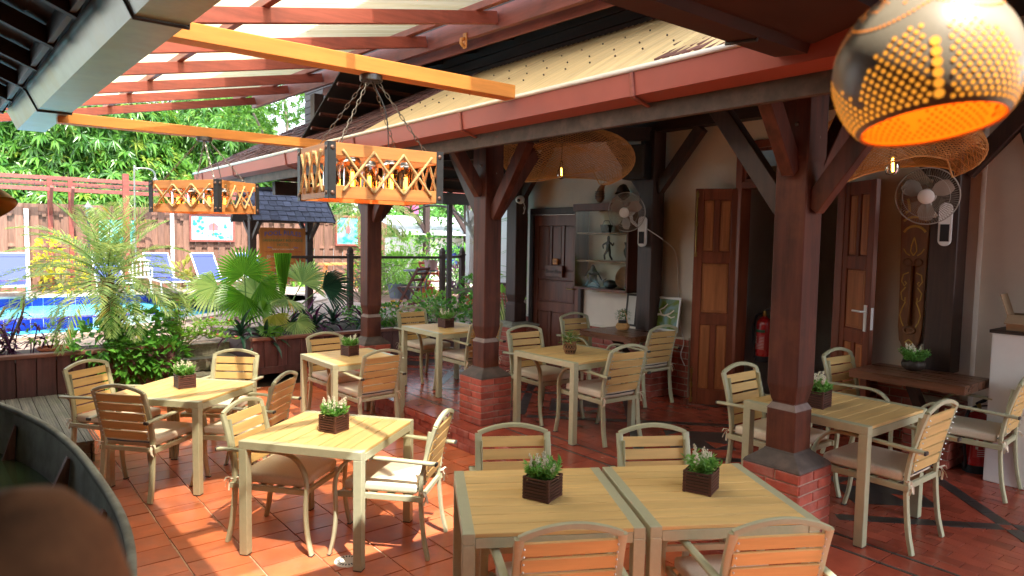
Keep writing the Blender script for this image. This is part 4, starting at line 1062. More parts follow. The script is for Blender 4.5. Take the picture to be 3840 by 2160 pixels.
# carved mask
mk = E('carved_mask', (-2.60, 6.625, 1.12), 0, 'tall narrow carved wooden mask painted with gold scrolls', 'mask')
out = [(.0, 0), (.055, .015), (.085, .07), (.10, .2), (.105, .6), (.115, 1.0), (.125, 1.25), (.12, 1.4), (.06, 1.45)]
poly = [(x, z) for x, z in out]+[(-x, z) for x, z in reversed(out)]
mz = Matrix(((1, 0, 0, 0), (0, 0, -1, 0), (0, 1, 0, 0), (0, 0, 0, 1)))
MB().prism(poly, 0, .035, mz).build('board', 'maskwood', mk, bevel=.01, seg=2)
MB().tube([(0, -.04, .74), (0, -.055, .5), (0, -.06, .3), (0, -.045, .22)], .016, 8).build('nose', 'maskwood', mk, smooth=True)
for s in (-1, 1): MB().lathe([(0, -.012), (.03, -.008), (.038, .004), (.03, .01)], 16, m=Matrix.Translation((s*.045, -.036, .77)) @ Matrix.Rotation(PI/2, 4, 'X')).build('eye', 'carve2', mk)
m = MB(); m.tube([(.045*math.cos(2*PI*j/14), -.04, .17+.028*math.sin(2*PI*j/14)) for j in range(14)], .011, 6, close=True); m.build('mouth', 'carve2', mk)
gd = MB(); Y = -.0375
def flat(pts, w): gd.tube([(x, Y, z) for x, z in pts], w, 5, flat=.25, up=(0, 1, 0))
for s in (-1, 1):
    flat([(s*x, z) for x, z in ((.03, .68), (.075, .66), (.085, .60), (.06, .56), (.045, .585), (.06, .60))], .006)
    flat([(s*x, z) for x, z in ((.05, .55), (.085, .50), (.075, .44), (.05, .42), (.05, .46))], .006)
    flat([(s*x, z) for x, z in ((.045, .42), (.07, .36), (.085, .30), (.07, .24), (.05, .20))], .006)
    flat([(s*x, z) for x, z in ((0, .99), (.02, .92), (.025, .87), (.0, .83))], .006); flat([(s*x, z) for x, z in ((.03, .83), (.06, .85), (.085, .89))], .006)
    flat([(s*x, z) for x, z in ((.07, 1.33), (.055, 1.27), (.05, 1.22), (.085, 1.21))], .012)
    flat([(s*x, z) for x, z in ((0, .085), (.03, .06), (0, .03))], .007)
flat([(.11*math.sin(q), 1.09-.06*q*q) for q in [-.95+1.9*j/10 for j in range(11)]], .011); flat([(.115*math.sin(q), 1.17-.04*q*q) for q in [-.95+1.9*j/10 for j in range(11)]], .011)
gd.build('gold_scroll', 'gold', mk)
# fire extinguishers
def extinguisher(loc, label, rz=0):
    t = E('fire_extinguisher', loc, rz, label, 'extinguisher', 'red fire extinguishers')
    MB().lathe([(0, .06), (.084, .06), (.085, .40), (.078, .44), (.055, .475), (.025, .49), (.025, .50), (0, .50)], 28).build('cylinder', 'exred', t, smooth=True, auto=50)
    MB().lathe([(0, 0), (.088, 0), (.09, .062), (.08, .066), (0, .066)], 28).build('base', 'black', t, smooth=True, auto=40)
    MB().lathe([(.0, .50), (.022, .50), (.022, .535), (.014, .56), (0, .56)], 12).build('valve', 'brass', t)
    m = MB(); m.beam((-.01, 0, .56), (.12, 0, .62), .022, .01); m.beam((0, 0, .535), (.12, 0, .54), .02, .008); m.tube([(-.02, 0, .555), (.05, 0, .575), (.12, 0, .64)], .011, 6); m.build('lever', 'black', t)
    MB().tube(smooth_path([(-.02, 0, .53), (-.09, -.01, .50), (-.125, -.015, .38), (-.115, -.015, .22), (-.095, -.01, .10), (-.10, -.01, .03)], 6), .013, 8).build('hose', 'black', t, smooth=True)
    m = MB(); a0, a1 = -PI*.80, -PI*.30
    for zz0, zz1 in ((.13, .30),): m.lathe([(.0857, zz0), (.0857, zz1)], 12, a0=a0, a1=a1)
    lb = m.build('label', 'label', t)
    w_ = MB()
    for k in range(9): w_.lathe([(.0863, .145+.016*k), (.0863, .149+.016*k)], 8, a0=a0+.35+(.5 if k > 3 else 0), a1=a1-.1)
    for k in range(3): w_.lathe([(.0863, .20+.03*k), (.0863, .222+.03*k)], 3, a0=a0+.2, a1=a0+.42)
    w_.build('print', 'whiteplastic', t)
    MB().lathe([(.0858, .325), (.0858, .355)], 10, a0=a0+.1, a1=a1).build('green_band', mat('green_band', (.02, .12, .05), bump=0), t)
    return t
extinguisher((-4.22, 6.93, .74), 'red fire extinguisher hung on the grey wall inside the open doorway')
extinguisher((-1.98, 6.42, ZP), 'red fire extinguisher standing on the floor under the right wall table', 1.0)
MB().box(-.03, .03, -.06, -.0, .3, .36).build('wall_hook', 'black', bpy.data.objects['fire_extinguisher'])
tag(MB().box(-1.88, -1.72, 6.44, 6.6, ZP, ZP+.30).build('blue_box', mat('blue_plastic', (.06, .14, .24), bump=0), None, bevel=.01), 'dull blue box beside the floor extinguisher', 'box')
# white cabinet with vents, open cartons
fz = E('white_cabinet', (-1.70, 6.32, ZP), 0, 'tall white vented appliance at the right edge', 'appliance')
MB().box(-.16, .32, -.10, .22, 0, 1.16).build('body', 'whiteplastic', fz, bevel=.012, seg=2)
m = MB()
for k in range(26): m.cb((-.162, .02, .70+.012*k), (.008, .07, .006))
for k in range(8): m.cb((-.162, .02, .40+.02*k), (.008, .07, .01))
m.build('vent_slot', 'black', fz); MB().box(-.175, .34, -.11, .23, 1.16, 1.185).build('top', 'carve', fz, bevel=.003)
cbx = E('cardboard_box', (-1.62, 6.38, ZP+1.186), .1, 'open brown cardboard box on top of the white appliance', 'box')
m = MB(); m.box(-.17, .17, -.12, -.114, 0, .12); m.box(-.17, .17, .114, .12, 0, .12); m.box(-.17, -.164, -.114, .114, 0, .12); m.box(.164, .17, -.114, .114, 0, .12); m.box(-.164, .164, -.114, .114, 0, .005); m.build('body', 'cardboard', cbx)
MB().beam((-.17, 0, .12), (-.22, 0, .27), .23, .006, up=(0, 0, 1)).build('flap', 'cardboard', cbx); MB().beam((0, -.12, .12), (0, -.24, .06), .33, .006).build('flap', 'cardboard', cbx)
tag(MB().ball((0, 0, .045), .05, 12, 8, (1.6, .8, .9)).build('white_shoe', 'whiteplastic', None, loc=(-1.42, 6.42, ZP), smooth=True), 'white shoe on the floor under the white appliance', 'shoe')
db = MB().beam((-1.78, 6.55, 2.95), (-1.2, 6.3, 1.3), .18, .06); tag(db.build('dark_plank', 'darkz'), 'dark plank leaning beside the pale wall at the right edge', 'plank')
# pictures leaning behind the left wall table
def picture(name, loc, w, h, rx, rz, fm, label, art, ft=.025, fd=.02):
    t = E(name, loc, rz, label, 'picture'); t.rotation_euler = (rx, 0, rz)
    m = MB(); m.box(-w/2, w/2, -fd, 0, 0, ft); m.box(-w/2, w/2, -fd, 0, h-ft, h); m.box(-w/2, -w/2+ft, -fd, 0, ft, h-ft); m.box(w/2-ft, w/2, -fd, 0, ft, h-ft); m.build('frame', fm, t, bevel=.003)
    MB().box(-w/2+ft, w/2-ft, -fd*.55, -fd*.1, ft, h-ft).build('canvas', art, t)
    return t
def artm(name, cols, ns=3, st=(1, 1, 1)):
    m = bpy.data.materials.new(name); m.use_nodes = True; t = m.node_tree; N = t.nodes; b = N['Principled BSDF']
    tc = N.new('ShaderNodeTexCoord'); mp_ = N.new('ShaderNodeMapping'); mp_.inputs['Scale'].default_value = st; nz = N.new('ShaderNodeTexNoise'); nz.inputs['Scale'].default_value = ns; nz.inputs['Detail'].default_value = 5; nz.inputs['Distortion'].default_value = .6
    cr = N.new('ShaderNodeValToRGB'); e = cr.color_ramp.elements; e[0].position = .3; e[1].position = .72; e[0].color = (*cols[0], 1); e[1].color = (*cols[-1], 1)
    for i, c in enumerate(cols[1:-1]): x = e.new(.3+.42*(i+1)/(len(cols)-1)); x.color = (*c, 1)
    _lk(t, tc.outputs['Object'], mp_.inputs[0]); _lk(t, mp_.outputs[0], nz.inputs[0]); _lk(t, nz.outputs[0], cr.inputs[0]); _lk(t, cr.outputs[0], b.inputs['Base Color']); b.inputs['Roughness'].default_value = .6
    return m
pc = picture('framed_painting', (-5.28, 6.50, .99), .46, .40, R_(-8), 0, 'whiteplastic', 'white framed painting of a bird over blue water leaning on the wall', artm('bird_painting', [(.05, .12, .02), (.16, .24, .03), (.22, .38, .42), (.3, .45, .5)], 5))
m = MB(); yb = -.0215
for P, w_ in (([(-.15, .18), (-.05, .20), (.02, .19), (.10, .22), (.15, .26)], .016), ([(-.02, .19), (-.06, .25), (.0, .28), (.05, .33)], .013), ([(.04, .2), (.12, .17), (.17, .19)], .012), ([(-.15, .18), (-.19, .19)], .006)):
    m.tube([(x, yb, z-.01) for x, z in P], [w_*(1-.6*i/len(P)) for i in range(len(P))], 6, flat=.1, up=(0, 1, 0))
m.build('painted_bird', 'white', pc)
picture('framed_painting', (-5.78, 6.50, .99), .18, .40, R_(-6), 0, 'carve', 'dark framed picture behind the cane basket', artm('pale_print', [(.5, .48, .42), (.6, .55, .5)], 4))
pp = picture('framed_painting', (-3.72, 8.38, 1.2), .62, .95, 0, 0, 'carve', 'dark picture of red parrots on the wall inside the doorway', artm('parrot_print', [(.02, .02, .02), (.03, .02, .02), (.05, .03, .03)], 4))
m = MB()
for (x, z, a) in ((-.12, .70, .3), (.08, .80, -.2)):
    m.ball((x, -.022, z), .07, 10, 6, (.8, .12, 1)); m.ball((x+.03, -.022, z-.2), .07, 10, 6, (.7, .12, 2.2)); m.ball((x+.06, -.022, z-.5), .03, 8, 6, (.6, .12, 4))
m.build('painted_parrot', 'exred', pp)
tag(MB().lathe([(0, .02), (.09, 0), (.10, -.06), (.07, -.10), (0, -.11)], 20).build('ceiling_lamp', 'whiteplastic', None, loc=(-4.05, 7.3, 3.08-.32), smooth=True), 'white ceiling lamp inside the open doorway', 'lamp')
# ---------------------------------------------------------------- hanging lamps
def chain_links(a, b, n, mname, parent, name='chain'):
    a = Vector(a); b = Vector(b); m = MB(); L = (b-a).length/n; d = (b-a).normalized()
    s1 = d.cross(Vector((.3, .9, .1))).normalized(); s2 = d.cross(s1)
    for i in range(n):
        c = a+d*L*(i+.5); s = s1 if i % 2 else s2; h = L*.62; w = L*.22
        m.tube([tuple(c+d*(h*math.cos(q))+s*(w*math.copysign(abs(math.sin(q))**.6, math.sin(q)))) for q in [2*PI*j/10 for j in range(10)]], .0028, 5, close=True)
    return m.build(name, mname, parent)
def rope(parent, a, b, r=.0088):
    return MB().tube([Vector(a).lerp(Vector(b), i/14)+Vector((0, 0, 0)) for i in range(15)], [r*(1+.12*math.sin(i*2.4)) for i in range(15)], 8).build('rope', 'rope', parent, smooth=True)
def box_lantern(c, ztop, H, A, B, rz, ztop_beam, label):
    """A along local x, B along local y; origin at the box bottom centre"""
    t = E('box_lantern', (c[0], c[1], ztop-H), rz, label, 'lantern', 'rope laced wooden box lanterns')
    th = .022; rh = .078
    for z in (rh/2+.004, H-rh/2-.004):
        for s in (-1, 1):
            piece('long_rail', t, 'lampwoody', (s*(A/2-th/2), 0, z), (th, B-.004, rh), (0, 0, 0), .002)
            piece('short_rail', t, 'lampwood', (0, s*(B/2-th/2), z), (A-2*th-.002, th, rh), (0, 0, 0), .002)
    for y in (-B*.17, B*.17): piece('lamp_bar', t, 'lampwood', (0, y, H-.045), (A-2*th-.004, .05, .03), (0, 0, 0), .002)
    for sx in (-1, 1):
        for sy in (-1, 1):
            m = MB(); w = .05; x, y = sx*(A/2+.0025), sy*(B/2+.0025)
            m.box(min(x, x-sx*w), max(x, x-sx*w), y-.0025, y+.0025, 0, H); m.box(x-.0025, x+.0025, min(y-sy*.003, y-sy*w), max(y-sy*.003, y-sy*w), 0, H)
            cb_ = m.build('corner_bracket', 'blackmetal', t)
            r = MB()
            for z in (.036, H-.036):
                r.ball((x-sx*w*.55, y+sy*.003, z), .0145, 10, 6, (1, .5, 1)); r.ball((x+sx*.003, y-sy*w*.55, z), .0145, 10, 6, (.5, 1, 1))
            r.build('rivet', 'rivet', cb_, smooth=True)
    zt, zb = H-.045, .045
    for s in (-1, 1):
        n = 4; ys = [-B/2+.09+(B-.18)*i/(n-1) for i in range(n)]; x = s*(A/2+.005)
        for i in range(n-1):
            rope(t, (x, ys[i], zt), (x+s*.003, ys[i+1], zb)); rope(t, (x+s*.008, ys[i], zb), (x+s*.010, ys[i+1], zt))
        xs = [-A/2+.08+(A-.16)*i/3 for i in range(4)]; y = s*(B/2+.005)
        for i in range(3): rope(t, (xs[i], y, zt), (xs[i+1], y+s*.003, zb)); rope(t, (xs[i], y+s*.008, zb), (xs[i+1], y+s*.010, zt))
    for x, y in ((-A*.22, -B*.28), (A*.2, -B*.22), (-A*.2, B*.05), (A*.22, B*.12), (0, B*.33)):
        l = E('jar_lamp', (x, y, H-.06)); l.parent = t
        m = MB().lathe([(0, 0), (.035, 0), (.047, -.022), (.047, -.028), (.016, -.03), (.016, -.07), (0, -.07)], 18).build('socket', 'lampmetal', l, smooth=True, auto=35)
        g = MB().lathe([(.044, -.022), (.056, -.032), (.060, -.045), (.060, -(H-.095))], 28)
        g.v = [(x_*(1+.02*math.cos(14*math.atan2(y_, x_))), y_*(1+.02*math.cos(14*math.atan2(y_, x_))), z) for x_, y_, z in g.v]
        g.build('glass_jar', 'jar', l, smooth=True)
        MB().lathe([(0, -.075), (.012, -.08), (.019, -.11), (.022, -.19), (.016, -.215), (0, -.22)], 14).build('bulb_glass', 'amber', l, smooth=True)
        f = MB()
        for k in range(4): a = 2*PI*k/4; f.tube([(.008*math.cos(a), .008*math.sin(a), -.10), (.010*math.cos(a), .010*math.sin(a), -.205)], .0032, 5)
        f.ball((0, 0, -.185), .013, 8, 6, (1, 1, 1.7)); f.build('filament', 'bulb', l)
    zz = ztop_beam-(ztop-H)
    MB().lathe([(0, zz), (.075, zz), (.075, zz-.035), (.068, zz-.042), (0, zz-.042)], 24).build('canopy_plate', 'lampmetal', t, smooth=True, auto=40)
    for sx in (-1, 1):
        for sy in (-1, 1): chain_links((sx*.035, sy*.035, zz-.045), (sx*A*.38, sy*B*.38, H-.004), 13, 'chain', t)
    MB().tube(smooth_path([(.02, 0, zz-.04), (.10, .06, zz-.25), (A*.2, B*.1, H-.03)], 6), .004, 5).build('flex', 'blackmetal', t)
    return t
box_lantern((-4.286, 2.192), 2.607, .346, .53, .80, R_(-2.4), 3.10, 'nearer wooden box lantern laced with rope, glowing jars inside')
box_lantern((-7.43, 1.97), 2.553, .312, .85, .564, R_(31.4), 2.997, 'farther wooden box lantern laced with rope, hung above the far left table')
def rattan_lamp(c, rx, ry, rz_s, label, cap_z, seed, squeeze=.25, holes=True):
    t = E('rattan_lamp', c, 0, label, 'lamp', 'woven rattan cloud lamps')
    def sf(u, v):   # v polar, u around; wavy lower edge, folded mouth
        r = math.sin(v)**.75; x = rx*r*math.cos(u); y = ry*r*math.sin(u); z = rz_s*math.cos(v)
        z -= .07*rx*math.cos(2*u+.6)*r*r; x += .12*rx*math.sin(v*2)*math.cos(u*2+seed)*.5
        if z < 0: z *= .75+.25*math.sin(u*1.5+seed)
        q = math.exp(-((u-PI*1.75)**2)/.30)*math.exp(-((v-1.95)**2)/.28); x *= 1-squeeze*q*1.3; y *= 1-squeeze*q*2.2; z += rz_s*.42*q
        return (x, y, z)
    for sgn in (-1, 1):
        m = MB(); n = 84
        for i in range(n):
            P = []
            for j in range(19):
                k = j/18; P.append(sf((2*PI*i/n+sgn*k*2.3) % (2*PI), .10+k*2.45))
            m.tube(P, .0026, 3, cap=False)
        m.build('weave', 'rattan', t)
    m = MB()
    for v in (.10, 2.55):
        m.tube([sf(2*PI*j/40, v) for j in range(40)], .006, 5, close=True)
    m.build('rim', 'rattan', t)
    b = MB().lathe([(0, .06), (.018, .06), (.02, .0), (.042, -.05), (.048, -.09), (.036, -.125), (0, -.14)], 16); z0 = -rz_s*.22
    g = b.build('bulb_glass', 'glassclear', t, loc=(0, -ry*.1, z0), smooth=True)
    MB().tube([(0, 0, -.02), (.006, 0, -.11)], .007, 6).build('filament', 'bulb', t, loc=(0, -ry*.1, z0))
    MB().tube([(0, -ry*.1, z0+.05), (0, -ry*.05, cap_z)], .005, 6).build('cord', 'blackmetal', t)
    for s in (-1, 1): MB().tube([(s*rx*.6, 0, rz_s*.55), (s*rx*.85, .15, cap_z)], .0018, 4).build('wire', 'chain', t)
    return t
rattan_lamp((-5.62, 5.2, 2.90), .84, .60, .33, 'left woven rattan cloud lamp with a glowing bulb, in front of the white wall', .75, 1.0)
rattan_lamp((-2.12, 5.0, 2.70), .52, .45, .27, 'right woven rattan cloud lamp half hidden behind the pierced gourd lamp', .75, 2.2)
# pierced gourd lamp, near the camera
gl = E('gourd_lamp', (-.409, 1.039, 2.263), 0, 'pale round gourd lamp pierced with dots of amber light, near the camera at upper right', 'lamp')
Rg = .115
M['gourd'] = mat('gourd_skin', (.32, .265, .185), rough=.35, var=.2, ns=5, bump=.06, dirt=(.3, .2, .1), dirts=5, dirtamt=.5)
M['gourdin'] = mat('gourd_inside', (.85, .42, .07), rough=.8, var=.1, bump=0)
M['pierce'] = emitm('pierced_light', (1, .38, .035), .17)
M['pierce2'] = emitm('pierced_light_dim', (.8, .24, .03), .12)
tm = Matrix.Rotation(R_(-9), 4, Vector((-.35, 1.03, 0)).normalized()) @ Matrix.Rotation(R_(7), 4, Vector((-1.03, -.35, 0)).normalized())   # the mouth tips to the right
zc_ = math.cos(PI-.86)*Rg
prof = [(Rg*math.sin(q), Rg*1.0*math.cos(q)) for q in [.02+(PI-.88)*i/30 for i in range(31)]]
MB().lathe(prof, 64, m=tm).build('shell', 'gourd', gl, smooth=True)
MB().lathe([(r*.965, z*.965+.0) for r, z in reversed(prof)], 64, m=tm).build('inside', 'gourdin', gl, smooth=True)
MB().lathe([(prof[-1][0], prof[-1][1]), (prof[-1][0]*.965, prof[-1][1]*.965)], 64, m=tm).build('mouth_rim', 'gourdin', gl)
M['holed'] = mat('hole_shadow', (.35, .12, .02), rough=.9, bump=0)
dots = []
camdir = (CAMP-Vector((-.409, 1.039, 2.263))).normalized(); azc = math.atan2(camdir.y, camdir.x)
def dot(th, az, r): dots.append((th, az, r))
for i in range(60):                                     # horizontal bands of dots in the lower half, in arches
    az = 2*PI*i/60
    for j in range(15):
        th = PI-.95-.062*j
        ph = (i % 20)/20
        lim = 3+11*math.sin(PI*ph)**.8
        if j < lim and not (i % 20 in (9, 10)): dot(th, az+(.052 if j % 2 else 0), .0029)
for a in range(3):                                      # solid line of bigger holes
    az = 2*PI*a/3+2*PI*9.5/60
    for j in range(6): dot(PI-1.0-.11*j, az, .0062)
for i in range(120):                                    # band of arches above
    az = 2*PI*i/120; dot(1.05+.18*abs(math.sin(az*3)), az, .0022)
rg = random.Random(3)
for i in range(420): dot(rg.uniform(.25, 1.0), rg.uniform(0, 2*PI), rg.uniform(.0012, .0024))
da = MB(); db_ = MB(); di = MB()
for th, az, r in dots:
    p = Vector((math.sin(th)*math.cos(az), math.sin(th)*math.sin(az), math.cos(th))); e1 = Vector((-math.sin(az), math.cos(az), 0)); e2 = p.cross(e1)
    q = [tm @ (p*(Rg+.0007)+(e1*math.cos(2*PI*k/7)+e2*math.sin(2*PI*k/7))*r) for k in range(7)]
    (da if r > .0026 else db_).poly(q)
    if r > .0026: di.poly([tm @ (p*(Rg*.965-.0008)+(e1*math.cos(2*PI*k/6)+e2*math.sin(2*PI*k/6))*r*.8) for k in range(6)])
tag(di.build('inner_holes', 'holed', gl), kind='stuff'); tag(da.build('pierced_dots', 'pierce', gl), kind='stuff'); tag(db_.build('fine_pierced_dots', 'pierce2', gl), kind='stuff')
MB().ball((0, 0, .02), .03, 14, 10, (1, 1, 1.3)).build('bulb', emitm('warm_bulb', (1, .42, .06), 2.6), gl, smooth=True)
MB().tube([(0, 0, Rg*.98), (0, 0, 1.4)], .004, 6).build('cord', 'blackmetal', gl); MB().lathe([(0, .02), (.02, .02), (.025, 0), (.025, -.03)], 14, c=(0, 0, Rg)).build('cap', 'brass', gl)
# brass bell lamp at the left edge
bl_ = E('brass_lamp', (-3.98, .05, 2.10), 0, 'old brass bell shaped pendant lamp hanging at the left edge', 'lamp')
bl_.rotation_euler = Matrix.Rotation(R_(-26), 3, Vector((-.78, .62, 0))).to_euler()
MB().lathe([(.0, .30), (.022, .30), (.026, .27), (.04, .265), (.045, .24), (.06, .225), (.075, .19), (.115, .13), (.165, .05), (.19, .0), (.193, -.005)], 40).build('shade', 'brass', bl_, smooth=True, auto=50)
MB().lathe([(.19, -.004), (.16, .045), (.11, .12), (.07, .18), (0, .20)], 40).build('shade_inside', 'brassin', bl_, smooth=True)
m = MB(); m.tube([(.022*math.cos(2*PI*j/16), 0, .335+.022*math.sin(2*PI*j/16)) for j in range(16)], .005, 6, close=True)
for s in (-1, 1): m.tube([(s*.02, 0, .345), (s*.07, .1, .82)], .003, 5)
m.tube([(0, 0, .355), (0, .05, 1.1)], .0035, 5); m.build('hanger', 'blackmetal', bl_)
# ---------------------------------------------------------------- patio surroundings
st = E('deck_step', (0, 0, 0), 0, 'low step box of ridged weathered grey deck boards beside the planter', 'step')
k = 0; y = -.35
while y < .9:
    w = min(.118, .915-y)
    bx = MB(); bx.box(-9.28, -7.03, y, y+w-.005, .17, .193)
    for j in range(5): bx.box(-9.28, -7.03, y+.008+j*.021, y+.018+j*.021, .193, .1965)
    bx.build('ridged_board', 'lumber', st); y += .12
for i in range(2): piece('side_board', st, 'lumber', (-8.15, .90, .043+.085*i), (2.24, .022, .08), (0, 0, 0), .004); piece('side_board', st, 'lumber', (-7.045, .27, .043+.085*i), (.022, 1.22, .08), (0, 0, 0), .004)
# planters of upright boards
def plank_planter(x, y0, y1, z0, z1, depth, label, dx=1):
    t = E('plank_planter', (x, y0, 0), 0, label, 'planter', 'dark plank planters edging the pool deck')
    y = 0; L = y1-y0
    while y < L:
        w = min(rnd(.12, .19), L-y); 
        if L-y-w < .05: w = L-y
        piece('plank', t, 'planter', (0, y+w/2, (z0+z1)/2+rnd(-.004, .004)), (.035+round(rnd(0, .006), 3), round(w-.006, 2), z1-z0), (0, 0, 0), .004); y += w
    piece('base_board', t, 'planter', (.01, L/2, z0+.05), (.03, L, .1), (0, 0, 0), .004)
    piece('top_rail', t, 'plantertop', (-.02, L/2, z1+.02), (.13, L+.02, .042), (0, 0, 0), .006)
    for yy in (0, L): piece('side_board', t, 'planter', (-depth/2, yy, (z0+z1)/2), (depth, .035, z1-z0), (0, 0, 0), .004)
    MB().box(-depth, -.03, .02, L-.02, z0, z1-.05).build('soil', 'soil', t)
    return t
plank_planter(-9.33, -1.6, 2.08, 0, .625, 1.05, 'dark brown plank planter at left holding the date palm')
plank_planter(-9.36, 3.05, 6.3, ZP-.06, .62, 1.9, 'dark brown plank planter holding fan palms and purple leaved plants below the sign')
ls = E('lumber_steps', (0, 0, 0), 0, 'weathered lumber steps climbing between the two planters to the pool deck', 'steps')
for i, (x, z) in enumerate(((-9.62, .17), (-9.95, .34), (-10.28, .50))):
    for j in range(2): piece('tread', ls, 'lumber', (x-.085-.165*j, 2.57, z-.02), (.158, .94, .04), (0, 0, 0), .004)
    piece('riser', ls, 'lumber', (x-.02, 2.57, z-.10), (.03, .94, .12), (0, 0, 0), .004)
# dug-out boat used as a basin
bt = E('boat_basin', (-3.65, -.10, 0), R_(1.5), 'grey wooden boat hull filled with water at the lower left', 'boat')
def hw(x): u = (x+.0)/2.35; return .60*max(0, 1-abs(u)**2.6)
xs = [-2.35+4.7*i/44 for i in range(45)]
def hull(off, zb, zt, flare):
    m = MB()
    for x in xs:
        w = max(.004, hw(x)-off); zz = .10*abs(x/2.35)**2
        for s, z, f in ((-1, zt+zz, 1), (-1, (zt+zb)/2, .93), (-1, zb, flare), (1, zb, flare), (1, (zt+zb)/2, .93), (1, zt+zz, 1)): m.v.append((x, s*w*f, z))
    for i in range(len(xs)-1):
        for j in range(5): a = i*6+j; m.f.append((a, a+1, a+7, a+6))
    return m
hull(0, .12, .885, .55).build('hull', 'concrete', bt, smooth=True, auto=40)
hull(.028, .16, .88, .6).build('hull_inside', 'concrete', bt, smooth=True, auto=40)
m = MB()
for s in (-1, 1):
    P = [(x, s*(hw(x)-.014), .888+.10*abs(x/2.35)**2) for x in xs]; m.tube(P, .017, 6, up=(0, 0, 1), sq=True)
m.build('gunwale', 'concrete', bt, smooth=True)
for x in (-1.45, -.55, .35, 1.2):
    for s in (-1, 1):
        w = hw(x)-.03
        m = MB(); mz = Matrix.Translation((x, 0, 0)) @ Matrix(((0, 0, 1, 0), (s, 0, 0, 0), (0, 1, 0, 0), (0, 0, 0, 1)))
        m.prism([(w*.985, .85), (w*.96, .86), (w*.80, .66), (w*.76, .64), (w*.76, .56), (w*.93, .56)], -.022, .022, mz); m.build('rib', 'rib', bt)
m = MB(); mm = [(x, s*(hw(x)-.03)*.93, .655) for s, r in ((1, xs[1:-1]), (-1, list(reversed(xs[1:-1])))) for x in r]; m.poly(mm)
M['pondwater'] = mat('pond_water', (.05, .07, .025), rough=.06, var=.5, ns=3, bump=.06, dist=.01); m.build('pond_water', 'pondwater', bt)
for x in (-1.2, 1.2): MB().box(x-.09, x+.09, -.33, .33, 0, .2).build('cradle', 'dark', bt)
pt = E('rounded_post', (-.5, .022, 0), 0, 'brown rounded out of focus post top in the near left corner', 'post')
MB().lathe([(.045, 0), (.045, 1.60), (.06, 1.66), (.069, 1.73), (.066, 1.79), (.052, 1.84), (.03, 1.866), (0, 1.874)], 36).build('post', mat('brown_post_wood', (.30, .13, .05), rough=.9, var=.45, ns=14, bump=.4), pt, smooth=True, auto=60)
# pool deck, pool, coping
DZ = .5
dk = E('pool_deck', (0, 0, 0), kind='structure')
pool = [(-12.0, -9)]+[(-12.0, .6), (-12.5, 2.2), (-13.6, 3.6), (-14.7, 4.9), (-15.4, 6.2), (-16.2, 7.0), (-17.2, 7.2), (-18.3, 6.6), (-19.2, 5.2), (-19.55, 3.5), (-19.6, -9)]
pool = [(p.x, p.y) for p in smooth_path([(a, b, 0) for a, b in pool], 4)]
pool = [p for p in pool if True]
def deckpoly():   # deck with the pool cut out as strips on either side
    m = MB(); n = len(pool)
    m.poly([(-10.35, -9, DZ), (-10.35, 12.5, DZ)][:0] or [(-10.35, -9, DZ), (-10.35, 2.0, DZ), (-12.0, 2.0, DZ), (-12.0, -9, DZ)])
    return m
bm = bmesh.new()
outer = [(-10.35, -9), (-10.35, 14), (-21.7, 14), (-21.7, -9)]
vo = [bm.verts.new((x, y, DZ)) for x, y in ((-10.35, -9), (-10.35, 14), (-21.7, 14), (-21.7, -9))]
vp = [bm.verts.new((x, y, DZ)) for x, y in pool]
ring = vo+list(reversed(vp))
bm.faces.new(ring); bmesh.ops.triangulate(bm, faces=bm.faces[:])
me = bpy.data.meshes.new('deck_paving'); bm.to_mesh(me); bm.free()
M['deckpave'] = mat('sunlit_deck_paving', (.36, .27, .22), rough=.85, var=.2, ns=1.2, st=(1, 8, 1), bump=.1)
me.materials.append(M['deckpave']); link('deck_paving', me, dk)
# boards in front of the loungers and the paved strip on the right
bb = []
y = -3
while y < 8.6: bb.append(((-20.6, y+.07, DZ+.012), (1.9, .133, .02), (0, 0, 0))); y += .14
for q in bb: piece('deck_board', dk, 'deck', q[0], q[1], q[2], .003)
pv = []
for i in range(22):
    for j in range(12):
        x = -12.4-i*.30; y = 7.55+j*.30+max(0, .0)
        if x < -12.2 and y < 11.2 and (x+15.6)**2*0+y > 7.5: pv.append(((x, y, DZ+.008), (.29, .29, .018), (0, 0, rnd(-.01, .01))))
pieces('paver', dk, 'asph', pv, bevel=.003)
MB().box(-10.40, -10.34, -9, 2.1, 0, DZ).build('deck_edge', 'planter', dk); MB().box(-10.40, -10.34, 3.0, 14, 0, DZ).build('deck_edge', 'planter', dk)
pl_ = E('pool', (0, 0, 0), kind='structure')
m = MB(); m.poly([(x, y, .30) for x, y in pool])
wm = bpy.data.materials.new('pool_water'); wm.use_nodes = True; t_ = wm.node_tree; b_ = t_.nodes['Principled BSDF']
b_.inputs['Base Color'].default_value = (.13, .60, .74, 1); b_.inputs['Roughness'].default_value = .12; b_.inputs['Specular IOR Level'].default_value = .3
nz = t_.nodes.new('ShaderNodeTexNoise'); nz.inputs['Scale'].default_value = 3.5; nz.inputs['Detail'].default_value = 4; nz.inputs['Distortion'].default_value = 1.0
tc = t_.nodes.new('ShaderNodeTexCoord'); _lk(t_, tc.outputs['Object'], nz.inputs[0]); bp = t_.nodes.new('ShaderNodeBump'); bp.inputs['Strength'].default_value = .5; bp.inputs['Distance'].default_value = .05
_lk(t_, nz.outputs[0], bp.inputs['Height']); _lk(t_, bp.outputs[0], b_.inputs['Normal'])
bm = bmesh.new(); bm.faces.new([bm.verts.new((x, y, .30)) for x, y in pool]); bmesh.ops.triangulate(bm, faces=bm.faces[:]); me = bpy.data.meshes.new('pool_water'); bm.to_mesh(me); bm.free(); me.materials.append(wm); link('pool_water', me, pl_)
tiles = []; cop = []
